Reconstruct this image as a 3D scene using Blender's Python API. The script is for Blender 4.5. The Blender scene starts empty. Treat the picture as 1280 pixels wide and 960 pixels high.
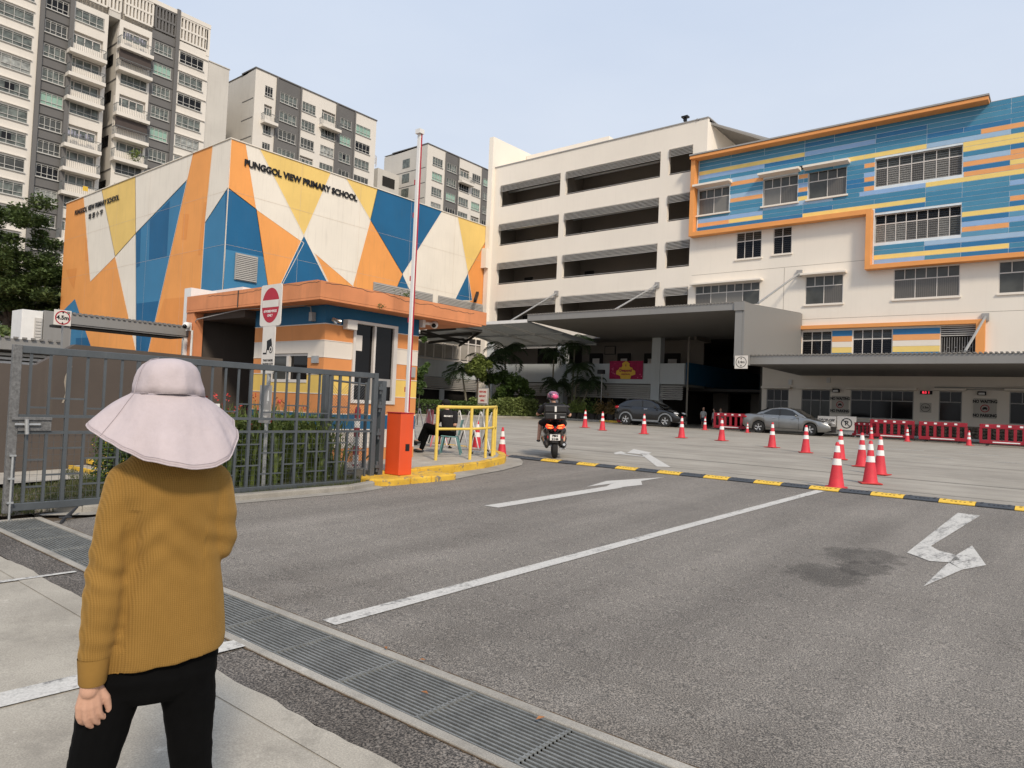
import bpy, bmesh, math, random
from mathutils import Vector, Matrix, noise

random.seed(7)
SC = bpy.context.scene
COL = SC.collection
R = math.radians

# ------------------------------------------------------------------ camera, sky, sun, exposure
YAW = R(39.0)                       # heading, turned left of +Y (the school stands square to the axes)
CAMH = 1.6
cam_data = bpy.data.cameras.new('camera')
cam = bpy.data.objects.new('camera', cam_data)
COL.objects.link(cam)
cam_data.sensor_fit = 'HORIZONTAL'
cam_data.sensor_width = 36.0
cam_data.lens = 36.0 * 870.06 / 1280.0
cam_data.clip_start = 0.05
cam_data.clip_end = 6000.0
PIT, ROL = R(1.717), R(2.451)
cam.matrix_world = (Matrix.Translation((0, 0, CAMH)) @ Matrix.Rotation(YAW, 4, 'Z') @
                    Matrix.Rotation(R(90) + PIT, 4, 'X') @ Matrix.Rotation(ROL, 4, 'Z'))
SC.camera = cam

SUN_ELEV, SUN_AZ = R(42), R(122)    # azimuth clockwise from +Y: over the photographer's right shoulder
world = bpy.data.worlds.new("World")
SC.world = world
world.use_nodes = True
wn, wl = world.node_tree.nodes, world.node_tree.links
wn.clear()
w_out = wn.new('ShaderNodeOutputWorld')
w_bg = wn.new('ShaderNodeBackground')
w_bg.inputs['Strength'].default_value = 0.10
w_sky = wn.new('ShaderNodeTexSky')
w_sky.sky_type = 'NISHITA'
w_sky.sun_disc = False
w_sky.sun_elevation = SUN_ELEV
w_sky.sun_rotation = SUN_AZ
w_sky.air_density = 1.3
w_sky.dust_density = 4.0
w_sky.ozone_density = 1.2
w_mix = wn.new('ShaderNodeMix'); w_mix.data_type = 'RGBA'
w_mix.inputs[0].default_value = 0.80
w_geo = wn.new('ShaderNodeTexCoord')
w_sep = wn.new('ShaderNodeSeparateXYZ')
w_ramp = wn.new('ShaderNodeValToRGB')
w_ramp.color_ramp.elements[0].position = 0.0
w_ramp.color_ramp.elements[0].color = (8.9, 9.1, 9.5, 1)
w_ramp.color_ramp.elements[1].position = 0.75
w_ramp.color_ramp.elements[1].color = (6.3, 7.5, 9.6, 1)
w_noise = wn.new('ShaderNodeTexNoise')
w_noise.inputs['Scale'].default_value = 2.2
w_noise.inputs['Detail'].default_value = 6
w_mp = wn.new('ShaderNodeMapping')
w_mp.inputs['Scale'].default_value = (1, 1, 3)
w_mul = wn.new('ShaderNodeMix'); w_mul.data_type = 'RGBA'; w_mul.blend_type = 'MULTIPLY'
w_mul.inputs[0].default_value = 1.0
w_r2 = wn.new('ShaderNodeValToRGB')
w_r2.color_ramp.elements[0].position = 0.3; w_r2.color_ramp.elements[0].color = (.93, .945, .965, 1)
w_r2.color_ramp.elements[1].position = 0.7; w_r2.color_ramp.elements[1].color = (1.045, 1.035, 1.015, 1)
wl.new(w_geo.outputs['Generated'], w_sep.inputs[0])
wl.new(w_sep.outputs['Z'], w_ramp.inputs[0])
wl.new(w_geo.outputs['Generated'], w_mp.inputs[0])
wl.new(w_mp.outputs[0], w_noise.inputs['Vector'])
wl.new(w_noise.outputs[0], w_r2.inputs[0])
wl.new(w_ramp.outputs[0], w_mul.inputs[6]); wl.new(w_r2.outputs[0], w_mul.inputs[7])
wl.new(w_sky.outputs[0], w_mix.inputs[6])
wl.new(w_mul.outputs[2], w_mix.inputs[7])
wl.new(w_mix.outputs[2], w_bg.inputs['Color'])
wl.new(w_bg.outputs[0], w_out.inputs['Surface'])

sun_d = bpy.data.lights.new('sun', 'SUN')
sun_d.energy = 2.8
sun_d.angle = R(8)
sun_d.color = (1.0, 0.88, 0.72)
sun = bpy.data.objects.new('sun', sun_d)
COL.objects.link(sun)
sun.location = (20, -20, 60)
_sd = Vector((math.sin(SUN_AZ) * math.cos(SUN_ELEV), math.cos(SUN_AZ) * math.cos(SUN_ELEV), math.sin(SUN_ELEV)))
sun.rotation_euler = _sd.to_track_quat('Z', 'Y').to_euler()
SC.view_settings.view_transform = 'Standard'
SC.view_settings.look = 'None'
SC.view_settings.exposure = 0.08
SC.view_settings.gamma = 1.0
SC.render.engine = 'CYCLES'
SC.cycles.max_bounces = 6

# ------------------------------------------------------------------ helpers
OFF = {}

def g(y):                                    # ground height: the drive climbs gently into the yard
    return max(-.05, min(.65, .0225 * y))

def tag(o, label=None, cat=None, group=None, kind=None):
    if label: o['label'] = label
    if cat: o['category'] = cat
    if group: o['group'] = group
    if kind: o['kind'] = kind
    return o

def thing(name, label, cat, loc=(0, 0, 0), rotz=0, group=None):
    o = bpy.data.objects.new(name, None)
    o.empty_display_size = .3
    COL.objects.link(o)
    o.location = loc
    o.rotation_euler = (0, 0, rotz)
    OFF[o.name] = Vector(loc)
    return tag(o, label, cat, group)

class MB:
    def __init__(s, mats=None):
        s.v = []; s.f = []; s.mi = []; s.cur = 0; s.sm = []
        s.M = None; s.smooth = False
    def add(s, vs, fs):
        b = len(s.v)
        if s.M is not None: vs = [s.M @ Vector(p) for p in vs]
        s.v += [tuple(p) for p in vs]
        for f in fs:
            s.f.append(tuple(b + i for i in f)); s.mi.append(s.cur); s.sm.append(s.smooth)
        return s
    def box(s, x0, x1, y0, y1, z0, z1):
        return s.add([(x0,y0,z0),(x1,y0,z0),(x1,y1,z0),(x0,y1,z0),(x0,y0,z1),(x1,y0,z1),(x1,y1,z1),(x0,y1,z1)],
                     [(0,3,2,1),(4,5,6,7),(0,1,5,4),(1,2,6,5),(2,3,7,6),(3,0,4,7)])
    def bar(s, p, q, w, h=None, up=(0, 0, 1)):
        h = h or w
        p = Vector(p); q = Vector(q); d = (q - p).normalized(); up = Vector(up)
        if abs(d.dot(up)) > .98: up = Vector((0, 1, 0))
        a = d.cross(up).normalized() * (w / 2); b = a.cross(d).normalized() * (h / 2)
        vs = [p-a-b, p+a-b, p+a+b, p-a+b, q-a-b, q+a-b, q+a+b, q-a+b]
        return s.add(vs, [(3,2,1,0),(4,5,6,7),(0,1,5,4),(1,2,6,5),(2,3,7,6),(3,0,4,7)])
    def tube(s, pts, r, n=8, caps=True):
        pts = [Vector(p) for p in pts]; k = len(pts)
        rs = r if isinstance(r, (list, tuple)) else [r] * k
        vs = []; fs = []; ref = None
        for i, p in enumerate(pts):
            d = (pts[min(i+1, k-1)] - pts[max(i-1, 0)]).normalized()
            if ref is None: ref = Vector((0, 0, 1)) if abs(d.z) < .9 else Vector((1, 0, 0))
            a = d.cross(ref).normalized(); b = d.cross(a).normalized()
            ref = -(d.cross(a)) if False else b.cross(d).cross(d) * -1 if False else ref
            for j in range(n):
                t = 2 * math.pi * j / n
                vs.append(p + a * math.cos(t) * rs[i] + b * math.sin(t) * rs[i])
        for i in range(k - 1):
            for j in range(n):
                fs.append((i*n+j, i*n+(j+1) % n, (i+1)*n+(j+1) % n, (i+1)*n+j))
        old = s.smooth; s.smooth = n >= 6
        s.add(vs, fs); s.smooth = False
        if caps:
            b0 = len(s.v) - k * n
            s.f.append(tuple(b0 + j for j in range(n))[::-1]); s.mi.append(s.cur); s.sm.append(False)
            s.f.append(tuple(b0 + (k-1)*n + j for j in range(n))); s.mi.append(s.cur); s.sm.append(False)
        s.smooth = old
        return s
    def lathe(s, prof, c=(0, 0, 0), n=24, axis='Z', smooth=True):
        vs = []; fs = []; m = len(prof)
        for (r, z) in prof:
            for j in range(n):
                t = 2 * math.pi * j / n
                a, b = r * math.cos(t), r * math.sin(t)
                if axis == 'Z': vs.append((c[0]+a, c[1]+b, c[2]+z))
                elif axis == 'Y': vs.append((c[0]+a, c[1]+z, c[2]+b))
                else: vs.append((c[0]+z, c[1]+a, c[2]+b))
        for i in range(m - 1):
            for j in range(n):
                q = (i*n+j, i*n+(j+1) % n, (i+1)*n+(j+1) % n, (i+1)*n+j)
                fs.append(q if axis != 'Y' else q[::-1])
        old = s.smooth; s.smooth = smooth; s.add(vs, fs); s.smooth = old
        return s
    def ellipsoid(s, c, r, n=16, m=10):
        prof = [(math.sin(math.pi*i/m), -math.cos(math.pi*i/m)) for i in range(m+1)]
        vs = []; fs = []
        for (a, z) in prof:
            for j in range(n):
                t = 2*math.pi*j/n
                vs.append((c[0]+r[0]*a*math.cos(t), c[1]+r[1]*a*math.sin(t), c[2]+r[2]*z))
        for i in range(m):
            for j in range(n): fs.append((i*n+j, i*n+(j+1) % n, (i+1)*n+(j+1) % n, (i+1)*n+j))
        old = s.smooth; s.smooth = True; s.add(vs, fs); s.smooth = old
        return s
    def prism(s, poly, lo, hi, axis='Z'):
        n = len(poly)
        def P(a, b, c): return (a, b, c) if axis == 'Z' else ((a, c, b) if axis == 'Y' else (c, a, b))
        vs = [P(a, b, lo) for a, b in poly] + [P(a, b, hi) for a, b in poly]
        return s.add(vs, [tuple(range(n))[::-1], tuple(range(n, 2*n))] +
                     [(i, (i+1) % n, n+(i+1) % n, n+i) for i in range(n)])
    def quad(s, *p): return s.add(list(p), [tuple(range(len(p)))])
    def mesh(s, name, mats, sharp=35):
        me = bpy.data.meshes.new(name)
        me.from_pydata(s.v, [], s.f)
        for m in (mats if isinstance(mats, (list, tuple)) else [mats]): me.materials.append(m)
        me.polygons.foreach_set('material_index', s.mi)
        me.polygons.foreach_set('use_smooth', s.sm)
        me.update()
        if any(s.sm):
            try: me.set_sharp_from_angle(angle=R(sharp))
            except Exception: pass
        return me
    def build(s, name, mats, parent=None, bevel=0, fix=True, kind=None, sub=0):
        off = OFF.get(parent.name, Vector((0, 0, 0))) if parent else Vector((0, 0, 0))
        if off.length > 0: s.v = [tuple(Vector(p) - off) for p in s.v]
        me = s.mesh(name, mats)
        if fix:
            bm = bmesh.new(); bm.from_mesh(me)
            bmesh.ops.recalc_face_normals(bm, faces=bm.faces)
            bm.to_mesh(me); bm.free()
        o = bpy.data.objects.new(name, me)
        COL.objects.link(o)
        if parent: o.parent = parent
        OFF[o.name] = off
        if bevel:
            b = o.modifiers.new('bevel', 'BEVEL'); b.width = bevel; b.segments = 2
            b.limit_method = 'ANGLE'; b.angle_limit = R(40)
        if sub:
            b = o.modifiers.new('sub', 'SUBSURF'); b.levels = sub; b.render_levels = sub
        if kind: o['kind'] = kind
        return o

def link_part(name, me, parent, loc=(0, 0, 0), rotz=0, world=True):
    """a part that shares its mesh with others"""
    o = bpy.data.objects.new(name, me)
    COL.objects.link(o)
    o.parent = parent
    off = OFF.get(parent.name, Vector((0, 0, 0))) if world else Vector((0, 0, 0))
    o.location = Vector(loc) - off
    o.rotation_euler = (0, 0, rotz)
    OFF[o.name] = Vector(loc)
    return o

def dup(root, loc, rotz=0, label=None, scale=None):
    r = root.copy(); COL.objects.link(r); r.location = loc; r.rotation_euler = (0, 0, rotz)
    if scale: r.scale = (scale,) * 3
    if label: r['label'] = label
    for ch in list(root.children):
        c = ch.copy(); COL.objects.link(c); c.parent = r
        for gg in ch.children:
            d = gg.copy(); COL.objects.link(d); d.parent = c
    return r

TMP = bpy.data.scenes.new('workshop')          # bodies and lettering are evaluated apart from the big scene
def evaluate(o):
    TMP.collection.objects.link(o)
    dg = TMP.view_layers[0].depsgraph
    TMP.view_layers[0].update(); dg = TMP.view_layers[0].depsgraph
    dg.update()
    me = bpy.data.meshes.new_from_object(o.evaluated_get(dg))
    bpy.data.objects.remove(o)
    return me

def text_mesh(txt, size, depth=.01, bold=0.0, sx=1.0, align='CENTER', space=1.0):
    cu = bpy.data.curves.new('lettering', 'FONT')
    cu.body = txt; cu.size = size; cu.extrude = depth; cu.offset = bold
    cu.align_x = align; cu.align_y = 'CENTER'; cu.space_character = space
    cu.resolution_u = 3
    o = bpy.data.objects.new('lettering', cu)
    me = evaluate(o); bpy.data.curves.remove(cu)
    if sx != 1:
        for v in me.vertices: v.co.x *= sx
    return me

def lettering(parent, txt, pos, size, m, facing='-Y', depth=.004, bold=0.0, sx=1.0, name='lettering', align='CENTER', space=1.0, rot=None):
    me = text_mesh(txt, size, depth, bold, sx, align, space)
    me.materials.clear(); me.materials.append(m)
    if rot is not None: Rm = rot
    elif facing == '-Y': Rm = Matrix.Rotation(R(90), 4, 'X')
    elif facing == '+X': Rm = Matrix.Rotation(R(90), 4, 'Z') @ Matrix.Rotation(R(90), 4, 'X')
    else: Rm = Matrix.Identity(4)
    off = OFF.get(parent.name, Vector((0, 0, 0)))
    me.transform(Matrix.Translation(Vector(pos) - off) @ Rm)
    o = bpy.data.objects.new(name, me); COL.objects.link(o); o.parent = parent
    OFF[o.name] = off
    return o

# ------------------------------------------------------------------ materials
def nmat(name):
    m = bpy.data.materials.new(name); m.use_nodes = True
    nt = m.node_tree; b = nt.nodes['Principled BSDF']
    return m, nt, b

def N(nt, t, **kw):
    n = nt.nodes.new(t)
    for k, v in kw.items():
        if k in n.inputs: n.inputs[k].default_value = v
        else: setattr(n, k, v)
    return n

def noise_n(nt, vec, scale, detail=4, rough=.55):
    n = nt.nodes.new('ShaderNodeTexNoise')
    n.inputs['Scale'].default_value = scale; n.inputs['Detail'].default_value = detail
    n.inputs['Roughness'].default_value = rough
    nt.links.new(vec, n.inputs['Vector'])
    return n.outputs[0]

def ramp(nt, fac, stops):
    r = nt.nodes.new('ShaderNodeValToRGB'); e = r.color_ramp.elements
    while len(e) > 1: e.remove(e[-1])
    e[0].position = stops[0][0]; e[0].color = tuple(stops[0][1]) + (1,) if len(stops[0][1]) == 3 else stops[0][1]
    for p, c in stops[1:]:
        k = e.new(p); k.color = tuple(c) + (1,) if len(c) == 3 else c
    nt.links.new(fac, r.inputs[0])
    return r.outputs[0]

def mixc(nt, fac, a, b, blend='MIX'):
    m = nt.nodes.new('ShaderNodeMix'); m.data_type = 'RGBA'; m.blend_type = blend
    for sock, val in ((m.inputs[0], fac), (m.inputs[6], a), (m.inputs[7], b)):
        if isinstance(val, (int, float)): sock.default_value = val
        elif isinstance(val, (tuple, list)): sock.default_value = tuple(val) + (1,) if len(val) == 3 else val
        else: nt.links.new(val, sock)
    return m.outputs[2]

def coords(nt, scale=(1, 1, 1), mode='pos'):
    if mode == 'pos':
        c = nt.nodes.new('ShaderNodeNewGeometry').outputs['Position']
    else:
        c = nt.nodes.new('ShaderNodeTexCoord').outputs['Object']
    mp = nt.nodes.new('ShaderNodeMapping'); mp.inputs['Scale'].default_value = scale
    nt.links.new(c, mp.inputs['Vector'])
    return mp.outputs[0]

def bumpn(nt, b, h, strength, dist=.01):
    bp = nt.nodes.new('ShaderNodeBump'); bp.inputs['Strength'].default_value = strength
    bp.inputs['Distance'].default_value = dist
    nt.links.new(h, bp.inputs['Height']); nt.links.new(bp.outputs[0], b.inputs['Normal'])

def dk(c, k): return tuple(min(1, x * k) for x in c)

def mat(name, col, rough=.7, var=.08, scale=2.0, streak=0, grime=(.16, .13, .10), bump=0, bscale=60, metal=0,
        spec=.35, mode='pos', coat=0, fine=0):
    m, nt, b = nmat(name)
    v = coords(nt, mode=mode)
    c = ramp(nt, noise_n(nt, v, scale, 5), [(.3, dk(col, 1 - var)), (.7, dk(col, 1 + var))])
    if fine:
        c = mixc(nt, fine, c, ramp(nt, noise_n(nt, v, 45, 3), [(.35, dk(col, .6)), (.65, dk(col, 1.3))]))
    if streak:
        sv = coords(nt, (2.2, 2.2, .16), mode)
        st = ramp(nt, noise_n(nt, sv, 2.0, 6, .65), [(.52, (0, 0, 0)), (.78, (streak,) * 3)])
        c = mixc(nt, st, c, grime)
    nt.links.new(c, b.inputs['Base Color'])
    b.inputs['Roughness'].default_value = rough; b.inputs['Metallic'].default_value = metal
    b.inputs['Specular IOR Level'].default_value = spec
    if coat: b.inputs['Coat Weight'].default_value = coat; b.inputs['Coat Roughness'].default_value = .06
    if bump: bumpn(nt, b, noise_n(nt, v, bscale, 4), bump, .004)
    return m

M = {}
cream = (.80, .735, .645)
M['cream'] = mat('cream_render', cream, .85, .03, .35, streak=.05, bump=.12)
M['cream_hall'] = mat('cream_mural_paint', (.80, .74, .645), .8, .04, .4, streak=.16, bump=.12)
M['tower_cream'] = mat('tower_cream', (.70, .655, .59), .85, .04, .2, streak=.08)
M['tower_grey'] = mat('tower_grey', (.145, .14, .136), .85, .07, .3, streak=.10)
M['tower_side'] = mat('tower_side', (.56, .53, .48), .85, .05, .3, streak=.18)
M['orange'] = mat('mural_orange', (.82, .35, .10), .75, .07, .35, streak=.16, bump=.1)
M['orange_dk'] = mat('mural_orange_deep', (.76, .30, .08), .75, .07, .35, streak=.16, bump=.1)
M['blue'] = mat('mural_blue', (.012, .115, .255), .7, .09, .35, streak=.10, bump=.1)
M['blue_lt'] = mat('mural_blue_light', (.045, .20, .37), .7, .08, .35, streak=.10, bump=.1)
M['yellow'] = mat('mural_yellow', (.80, .56, .18), .75, .07, .35, streak=.14, bump=.1)
M['orange_frame'] = mat('orange_frame', (.78, .33, .10), .55, .05, 1)
M['fascia'] = mat('orange_fascia', (.64, .25, .11), .85, .14, 1.2, streak=.45, grime=(.25, .12, .07), bump=.25, bscale=25)
M['booth_orange'] = mat('booth_orange', (.64, .26, .09), .8, .10, 1.2, streak=.2, bump=.15)
M['booth_white'] = mat('booth_white', (.68, .62, .55), .8, .05, 1.2, streak=.2, bump=.15)
M['booth_yellow'] = mat('booth_yellow', (.72, .50, .13), .8, .06, 1.2, streak=.15, bump=.15)
M['booth_blue'] = mat('booth_blue', (.012, .10, .20), .7, .06, 1.2, streak=.12, bump=.15)
for k, c in dict(b0=(.055, .225, .37), b1=(.07, .25, .39), b2=(.03, .17, .36), b3=(.11, .30, .46), L=(.27, .43, .68), L2=(.34, .49, .66),
                 O=(.80, .37, .14), Y=(.84, .62, .20)).items():
    M['cl_' + k] = mat('cladding_' + k, c, .5, .04, 2)
M['joint'] = mat('cladding_joint', (.68, .74, .78), .7)
M['grey_metal'] = mat('grey_metal_sheet', (.235, .23, .222), .5, .05, .6, streak=.15, spec=.4)
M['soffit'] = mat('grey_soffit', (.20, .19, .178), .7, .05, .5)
M['frame_w'] = mat('window_frame_pale', (.62, .58, .54), .5, .05, 2)
M['frame_t'] = mat('tower_window_frame', (.50, .49, .46), .5, .05, 2)
M['rail_t'] = mat('balcony_railing', (.16, .17, .17), .5, .05, 2)
M['frame_g'] = mat('window_frame_grey', (.33, .32, .31), .5, .05, 2)
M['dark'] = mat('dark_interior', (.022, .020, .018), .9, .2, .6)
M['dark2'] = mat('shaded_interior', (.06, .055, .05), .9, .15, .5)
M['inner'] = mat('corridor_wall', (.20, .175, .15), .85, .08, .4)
M['louvre'] = mat('sunshade_louvre', (.50, .48, .45), .6, .06, 1.2, streak=.15)
M['ww'] = mat('pale_grey_wall', (.50, .53, .54), .8, .04, .4, streak=.14)
M['gate'] = mat('gate_grey_paint', (.072, .082, .090), .45, .12, 3, spec=.5, streak=.12, grime=(.25, .25, .24), fine=.12)
M['gate_worn'] = mat('gate_worn_paint', (.14, .14, .14), .6, .5, 22, spec=.4, fine=.5)
M['brown'] = mat('brown_wall', (.088, .072, .062), .85, .10, .8, streak=.15, grime=(.22, .19, .15), bump=.15)
M['brown_lt'] = mat('paler_wall_stain', (.30, .26, .21), .9, .2, 6)
M['white'] = mat('white_plastic', (.72, .71, .69), .5, .04, 3)
M['red'] = mat('sign_red', (.40, .012, .03), .5, .06, 6)
M['redorange'] = mat('barrier_box_red', (.72, .085, .02), .4, .05, 2, streak=.12, spec=.5)
M['cone'] = mat('cone_red', (.60, .038, .055), .55, .14, 5, spec=.35, mode='pos', fine=.15, streak=.22, grime=(.22, .08, .07))
M['cone_old'] = mat('cone_orange', (.80, .12, .03), .5, .10, 5, spec=.4)
M['cone_base'] = mat('cone_base_red', (.50, .045, .04), .7, .2, 6)
M['reflect'] = mat('cone_band_white', (.78, .77, .75), .4, .06, 8)
M['barrier'] = mat('barrier_red', (.30, .014, .028), .5, .14, 2, streak=.15)
M['black'] = mat('black_plastic', (.009, .009, .010), .55, .2, 5, spec=.5)
M['rubber'] = mat('rubber', (.035, .036, .04), .8, .25, 8, bump=.3, bscale=80)
M['tyre'] = mat('tyre_rubber', (.018, .018, .018), .85, .2, 8)
M['humpy'] = mat('hump_yellow', (.72, .46, .06), .7, .12, 9, fine=.3)
M['humpk'] = mat('hump_black', (.055, .062, .072), .7, .2, 9, fine=.25)
M['rail'] = mat('rail_yellow', (.72, .52, .10), .45, .07, 5, spec=.5)
M['chrome'] = mat('bright_steel', (.62, .62, .62), .25, .06, 5, metal=.9)
M['steel'] = mat('galvanised_steel', (.42, .43, .43), .45, .12, 14, metal=.5)
M['grate'] = mat('grating_steel', (.23, .235, .225), .5, .25, 9, metal=.35, fine=.3)
M['dirt'] = mat('leaf_dirt', (.10, .065, .035), .95, .4, 30, bump=.5)
M['skin'] = mat('skin', (.52, .30, .21), .55, .06, 14, bump=.12, bscale=160, spec=.4)
M['hair'] = mat('hair', (.012, .010, .009), .5, .2, 60)
M['trousers'] = mat('black_trousers', (.002, .002, .0022), .95, .2, 30, spec=.12)
M['darkcloth'] = mat('black_cloth', (.013, .013, .015), .9, .2, 20)
M['teal'] = mat('teal_chair', (.12, .26, .26), .45, .05, 4)
M['pinkch'] = mat('pink_chair', (.62, .16, .20), .5, .06, 4)
M['letter'] = mat('black_letters', (.012, .012, .014), .6)
M['redink'] = mat('red_letters', (.45, .03, .03), .6)
M['paint'] = mat('paper_white', (.66, .62, .57), .7, .05, 4)
M['magenta'] = mat('banner_magenta', (.34, .012, .07), .7, .25, 6)
M['gold'] = mat('banner_gold', (.75, .46, .06), .6, .06, 5)
M['pot'] = mat('plant_pot', (.05, .045, .04), .8, .2, 6)
M['bark'] = mat('tree_bark', (.09, .07, .055), .95, .25, 4, bump=.5, bscale=12)
M['palmbark'] = mat('palm_stem', (.22, .20, .15), .9, .15, 6, bump=.4, bscale=12)
M['stone'] = mat('rubble_stone', (.20, .17, .14), .9, .5, 9, bump=.5, bscale=10)

def leafmat(name, a, b, scale=1.2):
    m, nt, bs = nmat(name)
    v = coords(nt)
    c = ramp(nt, noise_n(nt, v, scale, 5, .7), [(.32, a), (.5, tuple((x+y)/2 for x, y in zip(a, b))), (.68, b)])
    c2 = mixc(nt, .45, c, ramp(nt, noise_n(nt, v, scale * 14, 2), [(.3, dk(a, .7)), (.7, dk(b, 1.4))]))
    nt.links.new(c2, bs.inputs['Base Color'])
    bs.inputs['Roughness'].default_value = .55
    bs.inputs['Specular IOR Level'].default_value = .3
    tr = nt.nodes.new('ShaderNodeBsdfTranslucent'); nt.links.new(c2, tr.inputs['Color'])
    ms = nt.nodes.new('ShaderNodeMixShader'); ms.inputs[0].default_value = .25
    out = [n for n in nt.nodes if n.type == 'OUTPUT_MATERIAL'][0]
    nt.links.new(bs.outputs[0], ms.inputs[1]); nt.links.new(tr.outputs[0], ms.inputs[2]); nt.links.new(ms.outputs[0], out.inputs['Surface'])
    return m
M['leaf_tree'] = leafmat('rain_tree_leaves', (.045, .075, .025), (.125, .17, .055), .6)
M['leaf_dark'] = leafmat('dark_leaves', (.045, .08, .02), (.17, .21, .055), 4)
M['leaf_hedge'] = leafmat('hedge_leaves', (.06, .095, .025), (.22, .26, .08), 1.6)
M['leaf_clip'] = leafmat('clipped_hedge_leaves', (.03, .06, .016), (.09, .14, .03), 1.6)
M['leaf_palm'] = leafmat('palm_leaves', (.025, .045, .02), (.07, .11, .045), 1.0)
M['leaf_lime'] = leafmat('lime_leaves', (.10, .14, .03), (.22, .27, .07), 2)
M['leaf_croton'] = leafmat('croton_leaves', (.16, .08, .04), (.20, .16, .05), 3)
M['grass'] = leafmat('grass_blades', (.04, .055, .022), (.11, .12, .045), 3)
M['petal_red'] = mat('red_petals', (.55, .05, .05), .6, .3, 12)
M['petal_yellow'] = mat('yellow_petals', (.70, .45, .05), .6, .3, 12)

def glassmat(name, col, rough=.08, var=.35, scale=.6, spec=.5, mode='pos'):
    m, nt, b = nmat(name)
    v = coords(nt, (1, 1, 1), mode)
    c = ramp(nt, noise_n(nt, v, scale, 3), [(.35, dk(col, 1 - var)), (.65, dk(col, 1 + var))])
    nt.links.new(c, b.inputs['Base Color'])
    b.inputs['Roughness'].default_value = rough; b.inputs['Specular IOR Level'].default_value = spec
    return m
M['glass'] = glassmat('window_glass_grey', (.060, .062, .058), .15, spec=.35)
M['glass_dk'] = glassmat('window_glass_dark', (.009, .009, .010), .08, spec=.22)
M['glass_gr'] = glassmat('window_glass_green', (.27, .42, .34), .25, .1)
M['glass_cur'] = glassmat('window_curtained', (.115, .13, .118), .3, .5, 1.6)
M['glass_w'] = glassmat('window_white_curtain', (.30, .31, .29), .35, .4, 2.2)
M['glass_car'] = glassmat('car_glass', (.02, .021, .022), .04, .3)
M['poly'] = mat('translucent_roof_sheet', (.15, .146, .136), .5, .08, .6, streak=.2)
def _poly():
    nt = M['poly'].node_tree; b = nt.nodes['Principled BSDF']; tr = nt.nodes.new('ShaderNodeBsdfTranslucent'); tr.inputs['Color'].default_value = (.5, .5, .46, 1)
    ms = nt.nodes.new('ShaderNodeMixShader'); ms.inputs[0].default_value = .12; out = [n for n in nt.nodes if n.type == 'OUTPUT_MATERIAL'][0]
    nt.links.new(b.outputs[0], ms.inputs[1]); nt.links.new(tr.outputs[0], ms.inputs[2]); nt.links.new(ms.outputs[0], out.inputs['Surface'])
_poly()

def striped(name, a, b, axis, freq, rough=.6, th=.5, metal=0):
    """fine ribs too small to model singly"""
    m, nt, bs = nmat(name)
    v = coords(nt)
    s = nt.nodes.new('ShaderNodeSeparateXYZ'); nt.links.new(v, s.inputs[0])
    mu = N(nt, 'ShaderNodeMath', operation='MULTIPLY'); mu.inputs[1].default_value = freq
    if axis == 'XY':
        ad = N(nt, 'ShaderNodeMath', operation='ADD'); nt.links.new(s.outputs[0], ad.inputs[0]); nt.links.new(s.outputs[1], ad.inputs[1])
        nt.links.new(ad.outputs[0], mu.inputs[0])
    else: nt.links.new(s.outputs['XYZ'.index(axis)], mu.inputs[0])
    fr = N(nt, 'ShaderNodeMath', operation='FRACT'); nt.links.new(mu.outputs[0], fr.inputs[0])
    gt = N(nt, 'ShaderNodeMath', operation='GREATER_THAN'); gt.inputs[1].default_value = th; nt.links.new(fr.outputs[0], gt.inputs[0])
    c = mixc(nt, gt.outputs[0], a, b)
    nt.links.new(c, bs.inputs['Base Color']); bs.inputs['Roughness'].default_value = rough
    bs.inputs['Metallic'].default_value = metal
    bumpn(nt, bs, fr.outputs[0], .5, .01)
    return m
M['curtain'] = striped('blinds_behind_glass', (.085, .08, .072), (.125, .115, .105), 'XY', 9, .3)
M['curtain_lt'] = striped('pale_blinds_behind_glass', (.15, .145, .13), (.20, .19, .175), 'XY', 12, .3)
M['corr'] = striped('ribbed_panel_grey', (.215, .212, .205), (.235, .23, .222), 'Y', 5, .5, .9)

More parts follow.
